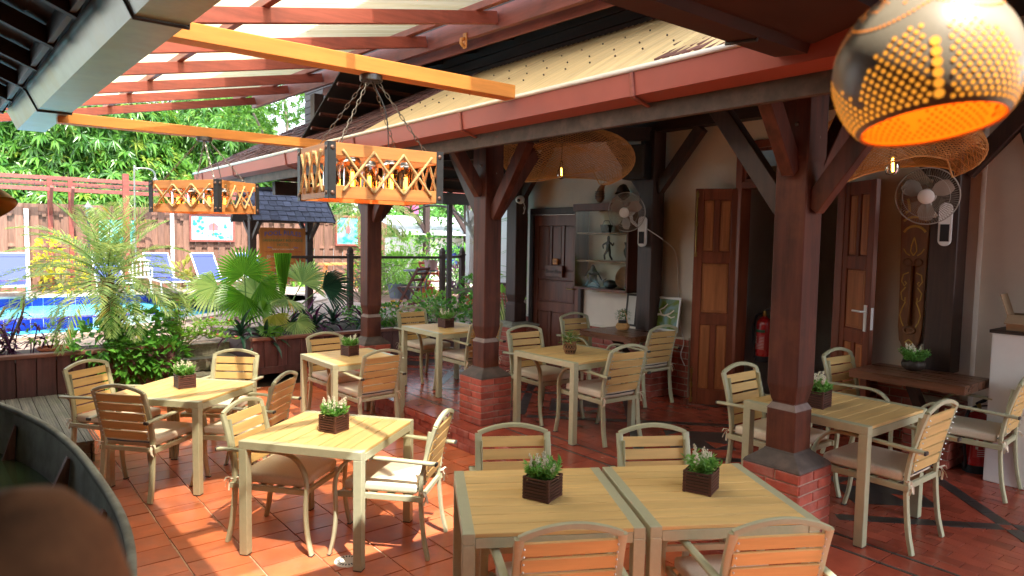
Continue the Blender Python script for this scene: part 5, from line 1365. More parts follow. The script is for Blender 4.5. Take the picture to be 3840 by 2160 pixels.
for (x0, y0), (x1, y1) in zip(pool, pool[1:]):
    L = math.hypot(x1-x0, y1-y0); an = math.atan2(y1-y0, x1-x0); n = max(1, round(L/.22))
    if y0 < -4 and y1 < -4: continue
    nx, ny = -math.sin(an), math.cos(an)      # pool side test
    for i in range(n):
        t = (i+.5)/n; x = x0+(x1-x0)*t; y = y0+(y1-y0)*t
        if y < -3: continue
        tiles.append(((x, y, .385), (round(L/n-.012, 2), .02, .20), (0, 0, an)))
    n2 = max(1, round(L/.45))
    for i in range(n2):
        t = (i+.5)/n2; x = x0+(x1-x0)*t; y = y0+(y1-y0)*t
        if y > -3: cop.append(((x+nx*.12*-1*0, y, DZ+.02), (round(L/n2-.006, 2), .30, .05), (0, 0, an)))
pieces('blue_tile', pl_, 'bluetile', tiles, bevel=.002)
pieces('coping_stone', pl_, 'coping', cop, bevel=.006)
m = MB(); n = len(pool)
for (x0, y0), (x1, y1) in zip(pool, pool[1:]): m.poly([(x0, y0, .2), (x1, y1, .2), (x1, y1, DZ-.004), (x0, y0, DZ-.004)])
m.build('pool_wall', 'whitegrout', pl_)
# low tiled divider of the splash pool
dv = []
for i in range(36):
    y = -3+i*.19+.09; x = -14.9-.06*max(0, (y-1.2))**2*.5
    if y < 3.6: dv.append(((x+.16, y, .38), (.02, .178, .19), (0, 0, 0))); dv.append(((x, y, .485), (.30, .178, .02), (0, 0, 0)))
pieces('blue_tile', pl_, 'bluetile', dv, bevel=.002); MB().box(-15.05, -14.745, -3, 3.6, .2, .472).build('divider_wall', 'whitegrout', pl_)
# sun loungers
def lounger():
    t = E('sun_lounger', (0, 0, 0))
    for s in (-1, 1):
        MB().tube([(1.25, s*.30, .32), (-.05, s*.30, .34)], .022, 6).build('side_rail', 'whiteplastic', t)
        MB().tube([(-.05, s*.30, .34), (-.62, s*.30, .98)], .02, 6).build('back_rail', 'whiteplastic', t)
        for x in (1.0, .05): MB().tube([(x, s*.30, .32), (x+.06, s*.30, 0)], .02, 6).build('leg', 'whiteplastic', t)
    MB().tube([(-.62, -.31, .985), (-.62, .31, .985)], .024, 6).build('head_rail', 'whiteplastic', t); MB().tube([(1.25, -.31, .32), (1.25, .31, .32)], .022, 6).build('foot_rail', 'whiteplastic', t)
    m = MB(); m.beam((1.25, 0, .34), (-.03, 0, .355), .56, .008); m.build('seat_sling', 'bluemesh', t)
    MB().beam((-.06, 0, .375), (-.60, 0, .975), .56, .01).build('back_sling', 'bluemesh', t)
    MB().beam((-.53, 0, .905), (-.605, 0, .99), .58, .016).build('head_pad', 'bluemesh', t)
    return t
l0 = lounger()
for i, (x, y, an, lab) in enumerate(((-19.75, .98, -4, 'blue sling sun lounger at the left edge by the pool'), (-19.9, 3.0, 2, 'blue sun lounger behind the left fronds of the date palm'), (-19.9, 4.2, 3, 'blue sun lounger behind the right fronds of the date palm'), (-19.9, 5.4, 6, 'blue sun lounger below the big landscape painting'), (-19.9, 6.6, 6, 'blue sun lounger half hidden behind the sign post'))):
    t = l0 if i == 0 else clone(l0); t.location = (x, y, DZ+.02); t.rotation_euler = (0, 0, R_(an)); tag(t, lab, 'sun lounger', 'blue sun loungers along the fence')
pc_ = E('plastic_chair', (-18.9+-.6, 3.62, DZ+.02), R_(-10), 'white plastic garden chair between the loungers', 'chair')
m = MB(); m.box(-.22, .22, -.22, .22, .40, .43); m.build('seat', 'whiteplastic', pc_, bevel=.01)
for x in (-.2, .2):
    for y in (-.2, .2): MB().tube([(x, y, .41), (x*1.2, y*1.2, 0)], .022, 6).build('leg', 'whiteplastic', pc_)
m = MB()
for k in range(5): m.tube([(-.21, -.18+.09*k, .42), (-.30, -.18+.09*k, .82)], .018, 5)
m.tube([(-.30, -.22, .80), (-.31, 0, .86), (-.30, .22, .80)], .025, 6); m.build('back', 'whiteplastic', pc_)
for s in (-1, 1): MB().tube([(-.28, s*.23, .64), (.15, s*.25, .64), (.2, s*.24, .42)], .02, 6).build('arm', 'whiteplastic', pc_)
# sign kiosk
sg = E('pool_rules_sign', (-11.0, 4.08, DZ), 0, 'wooden pool rules board under a little sky tinted shingle roof', 'sign')
for y in (-.46, .46): m = MB(); sqloft(m, [(.05, -.2), (.05, 2.05)]); m.build('post', 'darkz', sg, loc=(-.05, y, 0))
for y in (-.46, .46):
    for s in (-1, 1): MB().beam((-.05, y, 1.45), (-.05+s*.36, y, 1.75), .05, .06).build('brace', 'darkz', sg)
for z in (1.55, 1.15, .95): MB().box(-.035, -.005, -.44, .44, z, z+.05).build('cross_rail', 'darkz', sg)
M['signwood'] = wood('orange_sign_wood', (.50, .165, .03), ax=2, var=.18, isl=.0, ns=5)
bd = MB().box(0, .022, -.372, .372, .80, 1.655).build('board', 'signwood', sg, bevel=.003)
for k, c in (('tblue', (.03, .10, .42)), ('tgreen', (.02, .15, .05)), ('tred', (.42, .02, .02)), ('twhite', (.62, .58, .48)), ('tblack', (.02, .015, .01)), ('tyel', (.6, .45, .12)), ('tbrown', (.3, .11, .03))): M[k] = mat('sign_'+k[1:], c, rough=.5, var=.05, bump=0)
def ln(s, z, sz, m, y=0, sx=1, bend=0): text(s, sz, m, bd, (.0235, y, z), (PI/2, 0, PI/2), sx=sx, bend=bend)
ln('POOL RULES', 1.575, .105, 'tblue', bend=.34); ln('_________', 1.545, .04, 'tblue')
ln('GREENHEART BOUTIQUE', 1.455, .058, 'tgreen', sx=.98); ln('HOTEL', 1.385, .062, 'tgreen')
ln('Relax', 1.345, .035, 'tblue', -.21); ln('Enjoy', 1.345, .035, 'tblue', .21)
ln('SWIM AT YOUR OWN RISK', 1.315, .029, 'twhite'); ln('THE LIFEGUARD IS NOBODY AND YOU ARE', 1.275, .030, 'tred'); ln('CHILDREN UNDER SUPERVISION', 1.24, .024, 'tbrown')
ln('RUNNING & DIVING: NEVER', 1.20, .029, 'twhite'); ln('No Diving', 1.16, .038, 'tblack'); ln('KEEP THE WATER IN THE TUB', 1.125, .024, 'tyel'); ln('RESPECT THE OTHERS', 1.09, .026, 'tbrown')
ln('PUT ON LOTS OF SUN LOTION', 1.055, .030, 'tblack'); ln('FLOAT AND SWIM', 1.02, .034, 'twhite'); ln('IN THE SUN AND BREATHE', .985, .028, 'tblack'); ln('KEEP THE PLACE CLEAN', .955, .028, 'tgreen'); ln('MAKE YOURSELF HAPPY', .925, .026, 'tblue')
ln('ENJOY THE SILENCE', .895, .03, 'tyel'); ln('NO NOISE AFTER TEN OCLOCK', .865, .026, 'tred'); ln('BE GRATEFUL FOR THE DAY', .82, .034, 'twhite')
m = MB()
for y in (-.245, -.215): m.tube([(.024, y+.010*math.cos(2*PI*j/12), 1.20+.024*math.sin(2*PI*j/12)) for j in range(12)], .003, 4, close=True)
m.build('flip_flop_drawing', 'twhite', bd)
m = MB(); m.tube([(.024, -.26+.0035*j*math.cos(j*.7)*.6, 1.075+.0035*j*math.sin(j*.7)*.6) for j in range(14)], .003, 4)
for j in range(9): a = 2*PI*j/9; m.tube([(.024, -.26+.036*math.cos(a), 1.075+.036*math.sin(a)), (.024, -.26+.05*math.cos(a), 1.075+.05*math.sin(a))], .003, 4)
m.build('sun_drawing', 'tyel', bd)
m = MB(); m.tube([(.024, .27+.045*math.cos(2*PI*j/18), 1.165+.045*math.sin(2*PI*j/18)) for j in range(18)], .006, 4, close=True); m.tube([(.024, .24, 1.135), (.024, .30, 1.195)], .006, 4); m.tube([(.024, .25, 1.17), (.024, .29, 1.16)], .006, 4); m.build('no_diving_drawing', 'tred', bd)
m = MB(); m.tube([(.024, .28+.04*math.cos(2*PI*j/14), 1.02+.022*math.sin(2*PI*j/14)) for j in range(14)], .012, 4, close=True); m.build('swim_ring_drawing', 'tred', bd)
m = MB(); m.tube([(.024, -.29, .93), (.024, -.25, .88), (.024, -.21, .93)], .005, 4); m.tube([(.024, -.25, .88), (.024, -.25, .83), (.024, -.27, .83), (.024, -.23, .83)], .004, 4); m.build('cocktail_drawing', 'tgreen', bd)
m = MB(); m.tube([(.024, .24, .93), (.024, .27, .95), (.024, .31, .92)], .009, 4); m.tube([(.024, .275, .94), (.024, .29, .86)], .004, 4); m.tube([(.024, .25, .85), (.024, .32, .86)], .009, 4); m.build('parasol_drawing', 'tblue', bd)
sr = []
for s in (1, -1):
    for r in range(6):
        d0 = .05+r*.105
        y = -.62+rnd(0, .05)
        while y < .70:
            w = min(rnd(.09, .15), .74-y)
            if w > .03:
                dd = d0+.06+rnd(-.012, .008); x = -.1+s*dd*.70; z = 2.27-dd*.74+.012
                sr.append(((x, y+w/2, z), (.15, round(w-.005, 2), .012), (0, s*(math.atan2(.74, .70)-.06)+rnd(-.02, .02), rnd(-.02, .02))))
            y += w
pieces('shingle', sg, 'skyshingle', sr, bevel=.002)
for s in (1, -1): MB().beam((-.1, .05, 2.25), (-.1+s*.47, .05, 1.75), 1.36, .02).build('roof_board', 'darkz', sg)
for y in (-.62, .72):
    for s in (1, -1): MB().beam((-.1, y, 2.25), (-.1+s*.47, y, 1.755), .02, .07).build('barge_board', 'darkz', sg)
sg.location = (-13.75, 5.1, .118); sg.scale = (1.25, 1.25, 1.25)
MB().beam((-.1, -.66, 2.275), (-.1, .76, 2.275), .12, .03).build('ridge_cap', 'skyshingle', sg)
# ---------------------------------------------------------------- planting near the patio
rg = random.Random(11)
M['gloss'] = leafm('glossy_leaf', (.05, .20, .025), (.15, .40, .06), .3, .28)
M['bright'] = leafm('bright_leaf', (.11, .30, .03), (.28, .52, .08), .45, .35)
M['datefrond'] = leafm('date_palm_leaflet', (.15, .28, .08), (.36, .48, .16), .4, .4, c3=(.45, .33, .05))
M['fanleaf'] = leafm('fan_palm_leaf', (.06, .20, .015), (.12, .30, .025), .5, .35)
M['fanleaf2'] = leafm('yellowing_fan_leaf', (.25, .30, .04), (.38, .38, .08), .5, .4)
M['rhoeo'] = leafm('dark_strap_leaf', (.012, .05, .03), (.03, .085, .045), .12, .3)
M['rhoeop'] = leafm('purple_strap_leaf', (.06, .012, .045), (.12, .02, .08), .2, .35)
M['purple'] = leafm('purple_leaf', (.075, .012, .06), (.16, .05, .14), .35, .45)
M['mango'] = leafm('mango_leaf', (.03, .13, .015), (.14, .32, .045), .4, .28, c3=(.20, .34, .045))
M['mangonew'] = leafm('pale_new_leaf', (.18, .30, .03), (.34, .42, .06), .5, .35)
M['feather'] = leafm('fine_tree_leaf', (.035, .13, .012), (.12, .28, .03), .5, .4)
M['yellowl'] = leafm('yellow_leaf', (.40, .42, .02), (.62, .55, .04), .4, .4)
M['pinkfl'] = leafm('pink_flower', (.65, .16, .14), (.75, .30, .25), .3, .6)
M['yelfl'] = leafm('yellow_flower', (.75, .45, .02), (.8, .55, .05), .3, .6)
M['palefrond'] = leafm('pale_palm_leaflet', (.22, .30, .06), (.48, .50, .20), .45, .4)
M['stem'] = mat('pale_stem', (.30, .28, .14), rough=.7, var=.2, bump=.1)
M['greenstem'] = mat('green_stem', (.10, .20, .04), rough=.5, var=.2, bump=.05)
def plant(name, loc, label, cat='plant', group=None, rz=0): return E(name, loc, rz, label, cat, group)
def frond(parent, base, az, el, L, arcd, n, lw, ll, m, name='frond', tipdown=0.0, stalk=.12, rach=.006):
    """pinnate leaf: rachis arching by arcd radians, n leaflet pairs"""
    mb = MB(); p = Vector(base); e = el; step = L/n; P = [p.copy()]
    for i in range(n+1):
        d = Vector((math.cos(az)*math.cos(e), math.sin(az)*math.cos(e), math.sin(e)))
        sd_ = Vector((-math.sin(az), math.cos(az), 0)); u = sd_.cross(d)*-1
        t = i/n
        if t > stalk:
            k = ll*math.sin(PI*min(.97, (t-stalk)/(1-stalk)*.82+.15))**.7
            for s in (-1, 1):
                dd = (d*.75+sd_*s*(.9-.35*t)+u*.22+Vector((rg.uniform(-.08, .08), rg.uniform(-.08, .08), rg.uniform(-.15, .05))))
                mb.leaf(p, dd, k*rg.uniform(.85, 1.1), lw, nrm=u, fold=.2, droop=.12+tipdown)
        p = p+d*step; e -= arcd/n; P.append(p.copy())
    o = mb.build(name, m, parent)
    MB().tube(P, [rach*(1-.85*i/len(P)) for i in range(len(P))], 5).build('rachis', 'greenstem', o)
    return o
dp = plant('date_palm', (-9.88, 1.50, .55), 'small feathery date palm with a fibrous trunk in the left planter', 'palm')
tb = smooth_path([(0, 0, -.05), (.01, -.01, .3), (0, -.03, .65), (0, -.04, .92)], 4)
MB().tube(tb, [.085+.012*math.sin(i*2.1) for i in range(len(tb))], 12).build('trunk', 'palmtrunk', dp)
m = MB()
for i in range(70):
    a = rg.uniform(0, 2*PI); z = rg.uniform(.15, .90); q = Vector((math.cos(a)*.085, math.sin(a)*.085-.03*z, z)); m.strap([q, q+Vector((math.cos(a)*.05, math.sin(a)*.05, .06)), q+Vector((math.cos(a)*.09, math.sin(a)*.09, .14))], (.03, .025, .006))
m.build('frond_stub', 'palmtrunk', dp)
for i in range(44):
    az = i*2.39996+rg.uniform(-.2, .2); k = i/44
    el = R_(82)-k*R_(92)+rg.uniform(-.1, .1); L = rg.uniform(1.0, 1.3)
    frond(dp, (.03*math.cos(az), .03*math.sin(az)-.04, (.95-.14*k)), az, el, L, rg.uniform(1.0, 1.6) if k > .15 else .7, 36, .019, .29, 'datefrond')
def leafy(t, name, pts, n, L, W, m, seed, out=None, up=.3):
    g_ = random.Random(seed); mb = MB()
    for i in range(n):
        c, r = g_.choice(pts); d = Vector((g_.gauss(0, 1), g_.gauss(0, 1), g_.gauss(0, 1))).normalized(); q = g_.uniform(.55, 1)**.5
        p = Vector(c)+Vector((d.x*r[0], d.y*r[1], d.z*r[2]))*q
        dd = (d*.9+Vector((g_.gauss(0, .4), g_.gauss(0, .4), up+g_.gauss(0, .35))))
        if out: dd += Vector(out)
        s = g_.uniform(.7, 1.2); mb.leaf(p, dd, L*s, W*s, nrm=(d.x*.6+g_.gauss(0, .3), d.y*.6+g_.gauss(0, .3), 1), fold=.12, droop=.25)
    return mb.build(name, m, t)
sb = plant('glossy_shrub', (-9.45, 1.6, .55), 'glossy green shrub spilling over the front of the left planter', 'shrub')
leafy(sb, 'foliage', [((.02, -.30, .18), (.30, .32, .24)), ((.10, .05, .05), (.24, .30, .28)), ((.14, .36, -.05), (.18, .26, .24)), ((-.1, .1, .34), (.25, .40, .22)), ((.12, -.05, -.12), (.14, .30, .18))], 1300, .125, .072, 'gloss', 4, out=(.25, 0, 0))
m = MB()
for i in range(14): a = rg.uniform(-.4, .4); m.tube([(0, a*.3, -.1), (rg.uniform(-.1, .15), a, rg.uniform(.0, .3))], .005, 4)
m.build('stem', 'stem', sb)
ix = plant('flowering_shrub', (-9.95, 2.30, .52), 'light green shrub with small pink flower heads between the palm and the steps', 'shrub')
sm = MB(); lf_ = MB(); fl = MB()
for i in range(34):
    a = rg.uniform(0, 2*PI); tip = Vector((rg.uniform(-.2, .55), rg.uniform(-.32, .62), rg.uniform(-.05, .72))); mid = tip*.5+Vector((0, 0, .12))
    P = smooth_path([(0, 0, -.05), mid, tip], 5); sm.tube(P, .005, 4)
    for p in P[3:]:
        for _ in range(3): lf_.leaf(p, (rg.gauss(0, 1), rg.gauss(0, 1), rg.uniform(.1, .9)), rg.uniform(.06, .105), rg.uniform(.026, .042), nrm=(rg.gauss(0, .3), rg.gauss(0, .3), 1))
    for _ in range(6): lf_.leaf(tip, (rg.gauss(0, 1), rg.gauss(0, 1), rg.uniform(.2, 1)), rg.uniform(.06, .11), rg.uniform(.028, .044))
    if i % 2 == 0:
        for _ in range(16): fl.leaf(tip+Vector((rg.gauss(0, .012), rg.gauss(0, .012), .03)), (rg.gauss(0, 1), rg.gauss(0, 1), .7), .022, .014)
sm.build('stem', 'stem', ix); lf_.build('foliage', 'bright', ix); fl.build('flower_head', 'pinkfl', ix)
pu = plant('purple_heart_plant', (-9.72, .48, .58), 'purple leaved trailing plant with pale stems at the left end of the planter', 'plant')
sm = MB(); lf_ = MB()
for i in range(26):
    b = (rg.uniform(-.15, .1), rg.uniform(-.65, .42), 0); tip = Vector(b)+Vector((rg.uniform(-.2, .25), rg.uniform(-.25, .25), rg.uniform(.15, .55)))
    P = smooth_path([b, Vector(b).lerp(tip, .5)+Vector((0, 0, .08)), tip], 4); sm.tube(P, .007, 5)
    for p in P[1:]:
        for _ in range(2): lf_.leaf(p, (rg.gauss(0, 1), rg.gauss(0, 1), rg.uniform(-.3, .5)), rg.uniform(.09, .16), rg.uniform(.025, .04), droop=.3)
sm.build('stem', 'purple', pu); lf_.build('foliage', 'purple', pu)
ps = plant('bare_stemmed_plant', (-9.75, .22, .55), 'plant with thick pale bare stems at the left edge of the planter', 'plant')
m = MB()
for P in ([(0, 0, 0), (.0, .1, .25), (0, .02, .45), (0, -.1, .6)], [(0, .05, 0), (0, .22, .2), (0, .35, .52), (0, .38, .75)], [(0, .22, .2), (0, .12, .42), (0, .2, .62)], [(0, -.1, 0), (0, -.2, .3), (0, -.35, .5)]): m.tube(smooth_path(P, 5), [.02*(1-.03*i) for i in range(len(smooth_path(P, 5)))], 7)
m.build('stem', 'stem', ps, smooth=True)
leafy(ps, 'foliage', [((0, .38, .8), (.12, .12, .1)), ((0, -.35, .55), (.12, .12, .1))], 26, .10, .04, 'bright', 3)
po = plant('saucer_pot', (-9.68, .87, .60), 'shallow orange clay saucer pot with a small green plant on the planter', 'pot')
MB().lathe([(0, 0), (.11, 0), (.155, .055), (.175, .06), (.175, .085), (.16, .085), (.15, .065), (0, .05)], 32).build('saucer', 'terracotta', po, smooth=True, auto=40)
m = MB()
for i in range(5): m.tube([(0, rg.uniform(-.05, .05), .05), (rg.uniform(-.05, .05), rg.uniform(-.15, .1), rg.uniform(.15, .3))], .004, 4)
m.build('stem', 'stem', po); leafy(po, 'foliage', [((0, -.06, .25), (.14, .22, .10))], 46, .075, .035, 'bright', 8)
# fan palms
def fan_leaf(parent, hub, d, nrm, R, spread, m, nseg=26, cut=.55, stalk=None, droop=.25):
    d = Vector(d).normalized(); nrm = Vector(nrm); s = d.cross(nrm).normalized(); u = s.cross(d)
    mb = MB(); hub = Vector(hub)
    for i in range(nseg):
        a0 = -spread/2+spread*i/nseg; a1 = -spread/2+spread*(i+1)/nseg; am = (a0+a1)/2
        def P(a, r, h): return hub+d*(r*math.cos(a))+s*(r*math.sin(a))+u*h
        L = R*(1-.18*abs(am)/(spread/2))*rg.uniform(.93, 1.05); n = len(mb.v)
        mb.v += [tuple(hub), tuple(P(a0, L*cut, -.012*R)), tuple(P(am, L*cut, .03*R)), tuple(P(a1, L*cut, -.012*R)), tuple(P(am, L*.8, .0)-Vector((0, 0, droop*R*.12))), tuple(P(am+rg.uniform(-.03, .03), L, 0)-Vector((0, 0, droop*R*rg.uniform(.2, .45))))]
        w = R*.9*spread/nseg*.30; mid = P(am, L*.8, 0)-Vector((0, 0, droop*R*.12)); t_ = (-d*math.sin(am)+s*math.cos(am))*w
        mb.v += [tuple(mid-t_), tuple(mid+t_)]
        mb.f += [(n, n+1, n+2), (n, n+2, n+3), (n+1, n+6, n+4, n+2), (n+2, n+4, n+7, n+3), (n+6, n+5, n+4), (n+4, n+5, n+7)]
    o = mb.build('fan_leaf', m, parent)
    if stalk is not None: MB().tube(smooth_path([stalk, (Vector(stalk)+hub)/2+Vector((0, 0, .05)), hub], 5), .009, 6).build('leaf_stalk', 'greenstem', o)
    return o
fp = plant('fan_palm', (-10.15, 3.25, .55), 'fan palm with big round pleated leaves left of the pool rules sign', 'palm')
cam_n = (.9, -.25, .35)
fan_leaf(fp, (.0, -.04, .92), (-.1, -.05, 1), cam_n, .47, 4.4, 'fanleaf', 34, stalk=(0, 0, .1))
fan_leaf(fp, (.08, .16, .80), (.15, .5, -.45), (.8, -.2, .7), .42, 3.0, 'fanleaf', 24, stalk=(0, 0, .1))
fan_leaf(fp, (.05, -.05, .62), (.3, -.5, -.5), (.8, .1, .6), .50, 3.4, 'fanleaf', 26, stalk=(0, 0, .1))
fan_leaf(fp, (-.3, -.32, .75), (-.1, -.8, -.2), (.8, -.3, .7), .5, 3.2, 'datefrond', 26, stalk=(0, 0, .1), droop=.8)
fan_leaf(fp, (-.1, .2, .55), (.3, .7, .1), (.5, -.3, .9), .45, 3.2, 'datefrond', 26, stalk=(0, 0, .1), droop=.6)
fp2 = plant('fan_palm', (-10.40, 3.85, .55), 'fan palm with a tall folded leaf in front of the pool rules sign', 'palm')
m = MB()
for i in range(16):
    a = -.16+.32*i/15; z0 = .42; p0 = Vector((0, 0, z0)); p1 = Vector((.02*math.cos(i*3), math.sin(a)*.78, z0+.80)); m.strap([p0, p0.lerp(p1, .5)+Vector((.012*(-1)**i, 0, 0)), p1], (.012, .03, .034), up=(1, 0, 0), v=.5)
o = m.build('folded_leaf', 'fanleaf', fp2); MB().tube([(0, 0, 0), (0, 0, .45)], .014, 6).build('leaf_stalk', 'greenstem', o)
for hub, d, nr, R, sp, mm in (((.35, -.05, .55), (.5, -.4, -.1), (.7, -.2, .7), .40, 3.4, 'datefrond'), ((.2, .55, .70), (.3, .9, .1), (.7, -.3, .6), .55, 2.6, 'rhoeo'), ((-.1, .35, .75), (-.1, .4, .6), (.9, -.3, .2), .5, 3.2, 'datefrond'), ((.05, -.4, .6), (.1, -.8, .3), (.9, -.2, .3), .5, 3.2, 'datefrond'), ((.6, -.50, .42), (.5, .1, .4), (.7, -.3, .5), .27, 4.2, 'fanleaf')):
    fan_leaf(fp2, hub, d, nr, R, sp, mm, 26, stalk=(0, 0, .1), droop=.5)
yl = plant('young_fan_palm', (-9.62, 3.45, .58), 'small fan palm with a yellowing drooping leaf low in the planter', 'palm')
fan_leaf(yl, (.05, -.02, .36), (.35, .15, -.8), (.9, -.2, .5), .26, 3.0, 'fanleaf2', 20, stalk=(0, 0, 0), droop=.3)
fan_leaf(yl, (.05, .30, .24), (.4, .3, -.35), (.5, -.2, .9), .30, 4.2, 'datefrond', 26, stalk=(0, 0, 0), droop=.5)
fan_leaf(yl, (.12, -.1, .20), (.5, -.1, -.3), (.6, -.1, .7), .24, 3.6, 'fanleaf', 22, stalk=(0, 0, 0), droop=.5)
# rosettes of strap leaves
def rosette(loc, label, seed, n=20, L=.42, purple=.3):
    t = plant('strap_leaf_plant', loc, label, 'plant', 'dark rosettes with purple undersides'); g_ = random.Random(seed)
    for i in range(n):
        a = i*2.4+g_.uniform(-.3, .3); e = R_(80)-R_(75)*i/n+g_.uniform(-.12, .12); l = L*g_.uniform(.75, 1.1); p = Vector((0, 0, .05)); P = [p.copy()]
        for j in range(5):
            d = Vector((math.cos(a)*math.cos(e), math.sin(a)*math.cos(e), math.sin(e))); p = p+d*l/5; P.append(p.copy()); e -= .22+.10*i/n
        mb = MB().strap(P, (.03, .05, .056, .05, .034, .004), v=.22); mb.build('leaf', 'rhoeop' if g_.random() < purple else 'rhoeo', t)
    m = MB()
    for i in range(8): m.leaf((g_.uniform(-.03, .05), g_.uniform(-.03, .03), .10), (g_.gauss(0, 1), g_.gauss(0, 1), .5), .03, .02)
    m.build('flower', 'lavw', t)
for i, (p, lab, L) in enumerate((((-9.72, 3.02, .60), 'purple green strap leaved rosette at the corner beside the steps', .46), ((-9.50, 3.28, .52), 'low strap leaved rosette drooping over the planter front', .44), ((-9.95, 3.80, .60), 'upright strap leaved rosette under the sign', .44), ((-9.9, 4.15, .60), 'strap leaved rosette right of the sign post foot', .46), ((-10.25, 4.60, .6), 'broad purple strap leaved rosette left of the timber column', .50), ((-10.0, 5.0, .6), 'strap leaved rosette close behind the timber column', .46), ((-10.7, 4.35, .6), 'strap leaved rosette at the back of the planter', .5))):
    rosette(p, lab, 20+i, 22, L, .35 if i != 1 else .12)
def bush(name, loc, label, r, n, L, W, m, seed, fl=None, cat='shrub', group=None, stems=10):
    t = plant(name, loc, label, cat, group); leafy(t, 'foliage', [((0, 0, r[2]*.8), r), ((r[0]*.4, r[1]*.3, r[2]*.5), (r[0]*.7, r[1]*.7, r[2]*.6)), ((-r[0]*.3, -r[1]*.4, r[2]*1.1), (r[0]*.6, r[1]*.6, r[2]*.6))], n, L, W, m, seed)
    mb = MB(); g_ = random.Random(seed)
    for i in range(stems): mb.tube([(0, 0, 0), (g_.uniform(-.6, .6)*r[0], g_.uniform(-.6, .6)*r[1], g_.uniform(.6, 1.4)*r[2])], .008, 4)
    mb.build('stem', 'stem', t)
    if fl:
        f = MB()
        for i in range(26):
            d = Vector((g_.gauss(0, 1), g_.gauss(0, 1), g_.gauss(0, 1))).normalized(); p = Vector((d.x*r[0], d.y*r[1], r[2]*.9+d.z*r[2]))
            for _ in range(4): f.leaf(p, (g_.gauss(0, 1), g_.gauss(0, 1), .5), .05, .04)
        f.build('flower', fl, t)
    return t
bush('leafy_shrub', (-9.75, 5.45, .55), 'dark leafy shrub with an orange flower behind the back table chair', (.35, .4, .25), 420, .085, .05, 'gloss', 31, 'yelfl')
bush('leafy_shrub', (-9.9, 6.5, .5), 'green leafy shrub right of the folding chair by the brick wall', (.4, .45, .3), 420, .10, .06, 'gloss', 32)
bush('leafy_shrub', (-10.6, 5.6, .5), 'dark low shrub filling the planter under the railing', (.4, .6, .22), 420, .09, .05, 'gloss', 33)
cb2 = E('chalk_board', (-9.32, 5.50, .66), 0, 'small black board with a chalk name on the planter rim', 'sign')
MB().box(-.012, .012, -.26, .26, 0, .19).build('board', 'black', cb2); text('Jakoba', .085, 'lavw', cb2, (.0135, -.02, .075), (PI/2, 0, PI/2)); MB().tube([(.0135, -.2+.03*i, .155+.018*math.sin(i*1.3)) for i in range(9)], .003, 4).build('chalk_flourish', 'lavw', cb2)
# ---------------------------------------------------------------- fence and beyond
fe = E('board_fence', (-21.35, 0, DZ), 0, 'tall brown fence of overlapping upright boards behind the pool', 'fence')
fb = []
y = -3.2; k = 0
while y < 11.4:
    w = .15
    fb.append(((.0+(.025 if k % 2 else -.025), y+w/2, 1.12+rnd(-.015, .015)), (.022, w+.02, 2.24), (0, 0, 0))); y += w+.012; k += 1
pieces('fence_board', fe, 'plankfence', fb, bevel=.004, pos=Vector((-21.35, 0, DZ)))
for z in (.35, 1.15, 1.95): MB().box(-.02, .02, -3.2, 11.4, z, z+.09).build('fence_rail', 'plankfence', fe)
sp_ = []
for i in range(40):
    for z in (1.96, .45): piece('spacer', fe, 'plankfence', (.05, -2.9+.36*i, z), (.03, .09, .10), (0, 0, 0), .003)
for y, lab in ((4.7, 'white painted fence post left of the big painting'), (1.35, 'white and red fence post beside the left trellis brace')):
    tag(MB().box(-21.26, -21.18, y, y+.09, DZ, 2.6).build('fence_post', 'whiteplastic', None, bevel=.004), lab, 'post')
def painting(y0, y1, z0, z1, lab, art, seed, house=False):
    t = picture('fence_painting', (-21.27, (y0+y1)/2, z0), y1-y0, z1-z0, 0, PI/2, 'redpaintx', lab, art, .06, .04)
    w, h = y1-y0, z1-z0; g_ = random.Random(seed); m = MB(); Yb = -.026
    for i in range(26):
        x = g_.uniform(-w*.42, w*.42); z = g_.uniform(.12, h*.85) if abs(x) > w*.2 else g_.uniform(.1, .25)
        m.ball((x, Yb, z), g_.uniform(.02, .07), 7, 4, (1, .06, .8))
    m.build('painted_trees', 'ptree', t)
    if house:
        b = MB(); b.box(-w*.08, w*.12, Yb-.002, Yb, h*.42, h*.55); b.poly([(-w*.11, Yb-.003, h*.55), (w*.15, Yb-.003, h*.55), (w*.06, Yb-.003, h*.68), (-w*.03, Yb-.003, h*.68)]); b.build('painted_house', 'phouse', t)
        b = MB(); b.tube([(w*.02, Yb-.004, h*.25), (w*.03, Yb-.004, h*.8)], .012, 5); b.tube([(w*.2, Yb-.004, h*.28), (w*.2, Yb-.004, h*.7)], .008, 5); b.build('painted_trunk', 'carve2', t)
M['ptree'] = mat('painted_green', (.02, .30, .24), rough=.7, var=.5, ns=20, bump=0); M['phouse'] = mat('painted_house_red', (.32, .14, .16), rough=.7, bump=0)
painting(5.20, 6.46, 1.82, 2.62, 'large framed landscape painting of a jungle house on the fence', artm('landscape_art', [(.25, .42, .48), (.42, .52, .58), (.15, .50, .45)], 3), 1, True)
painting(9.62, 10.46, 1.74, 2.72, 'upright red framed painting on the fence right of the sign', artm('upright_art', [(.05, .35, .40), (.16, .45, .45), (.35, .5, .6)], 4), 2, True)
painting(2.9, 3.9, 1.65, 2.45, 'framed painting behind the date palm fronds', artm('left_art', [(.05, .30, .30), (.15, .45, .40), (.4, .25, .3)], 4), 3)
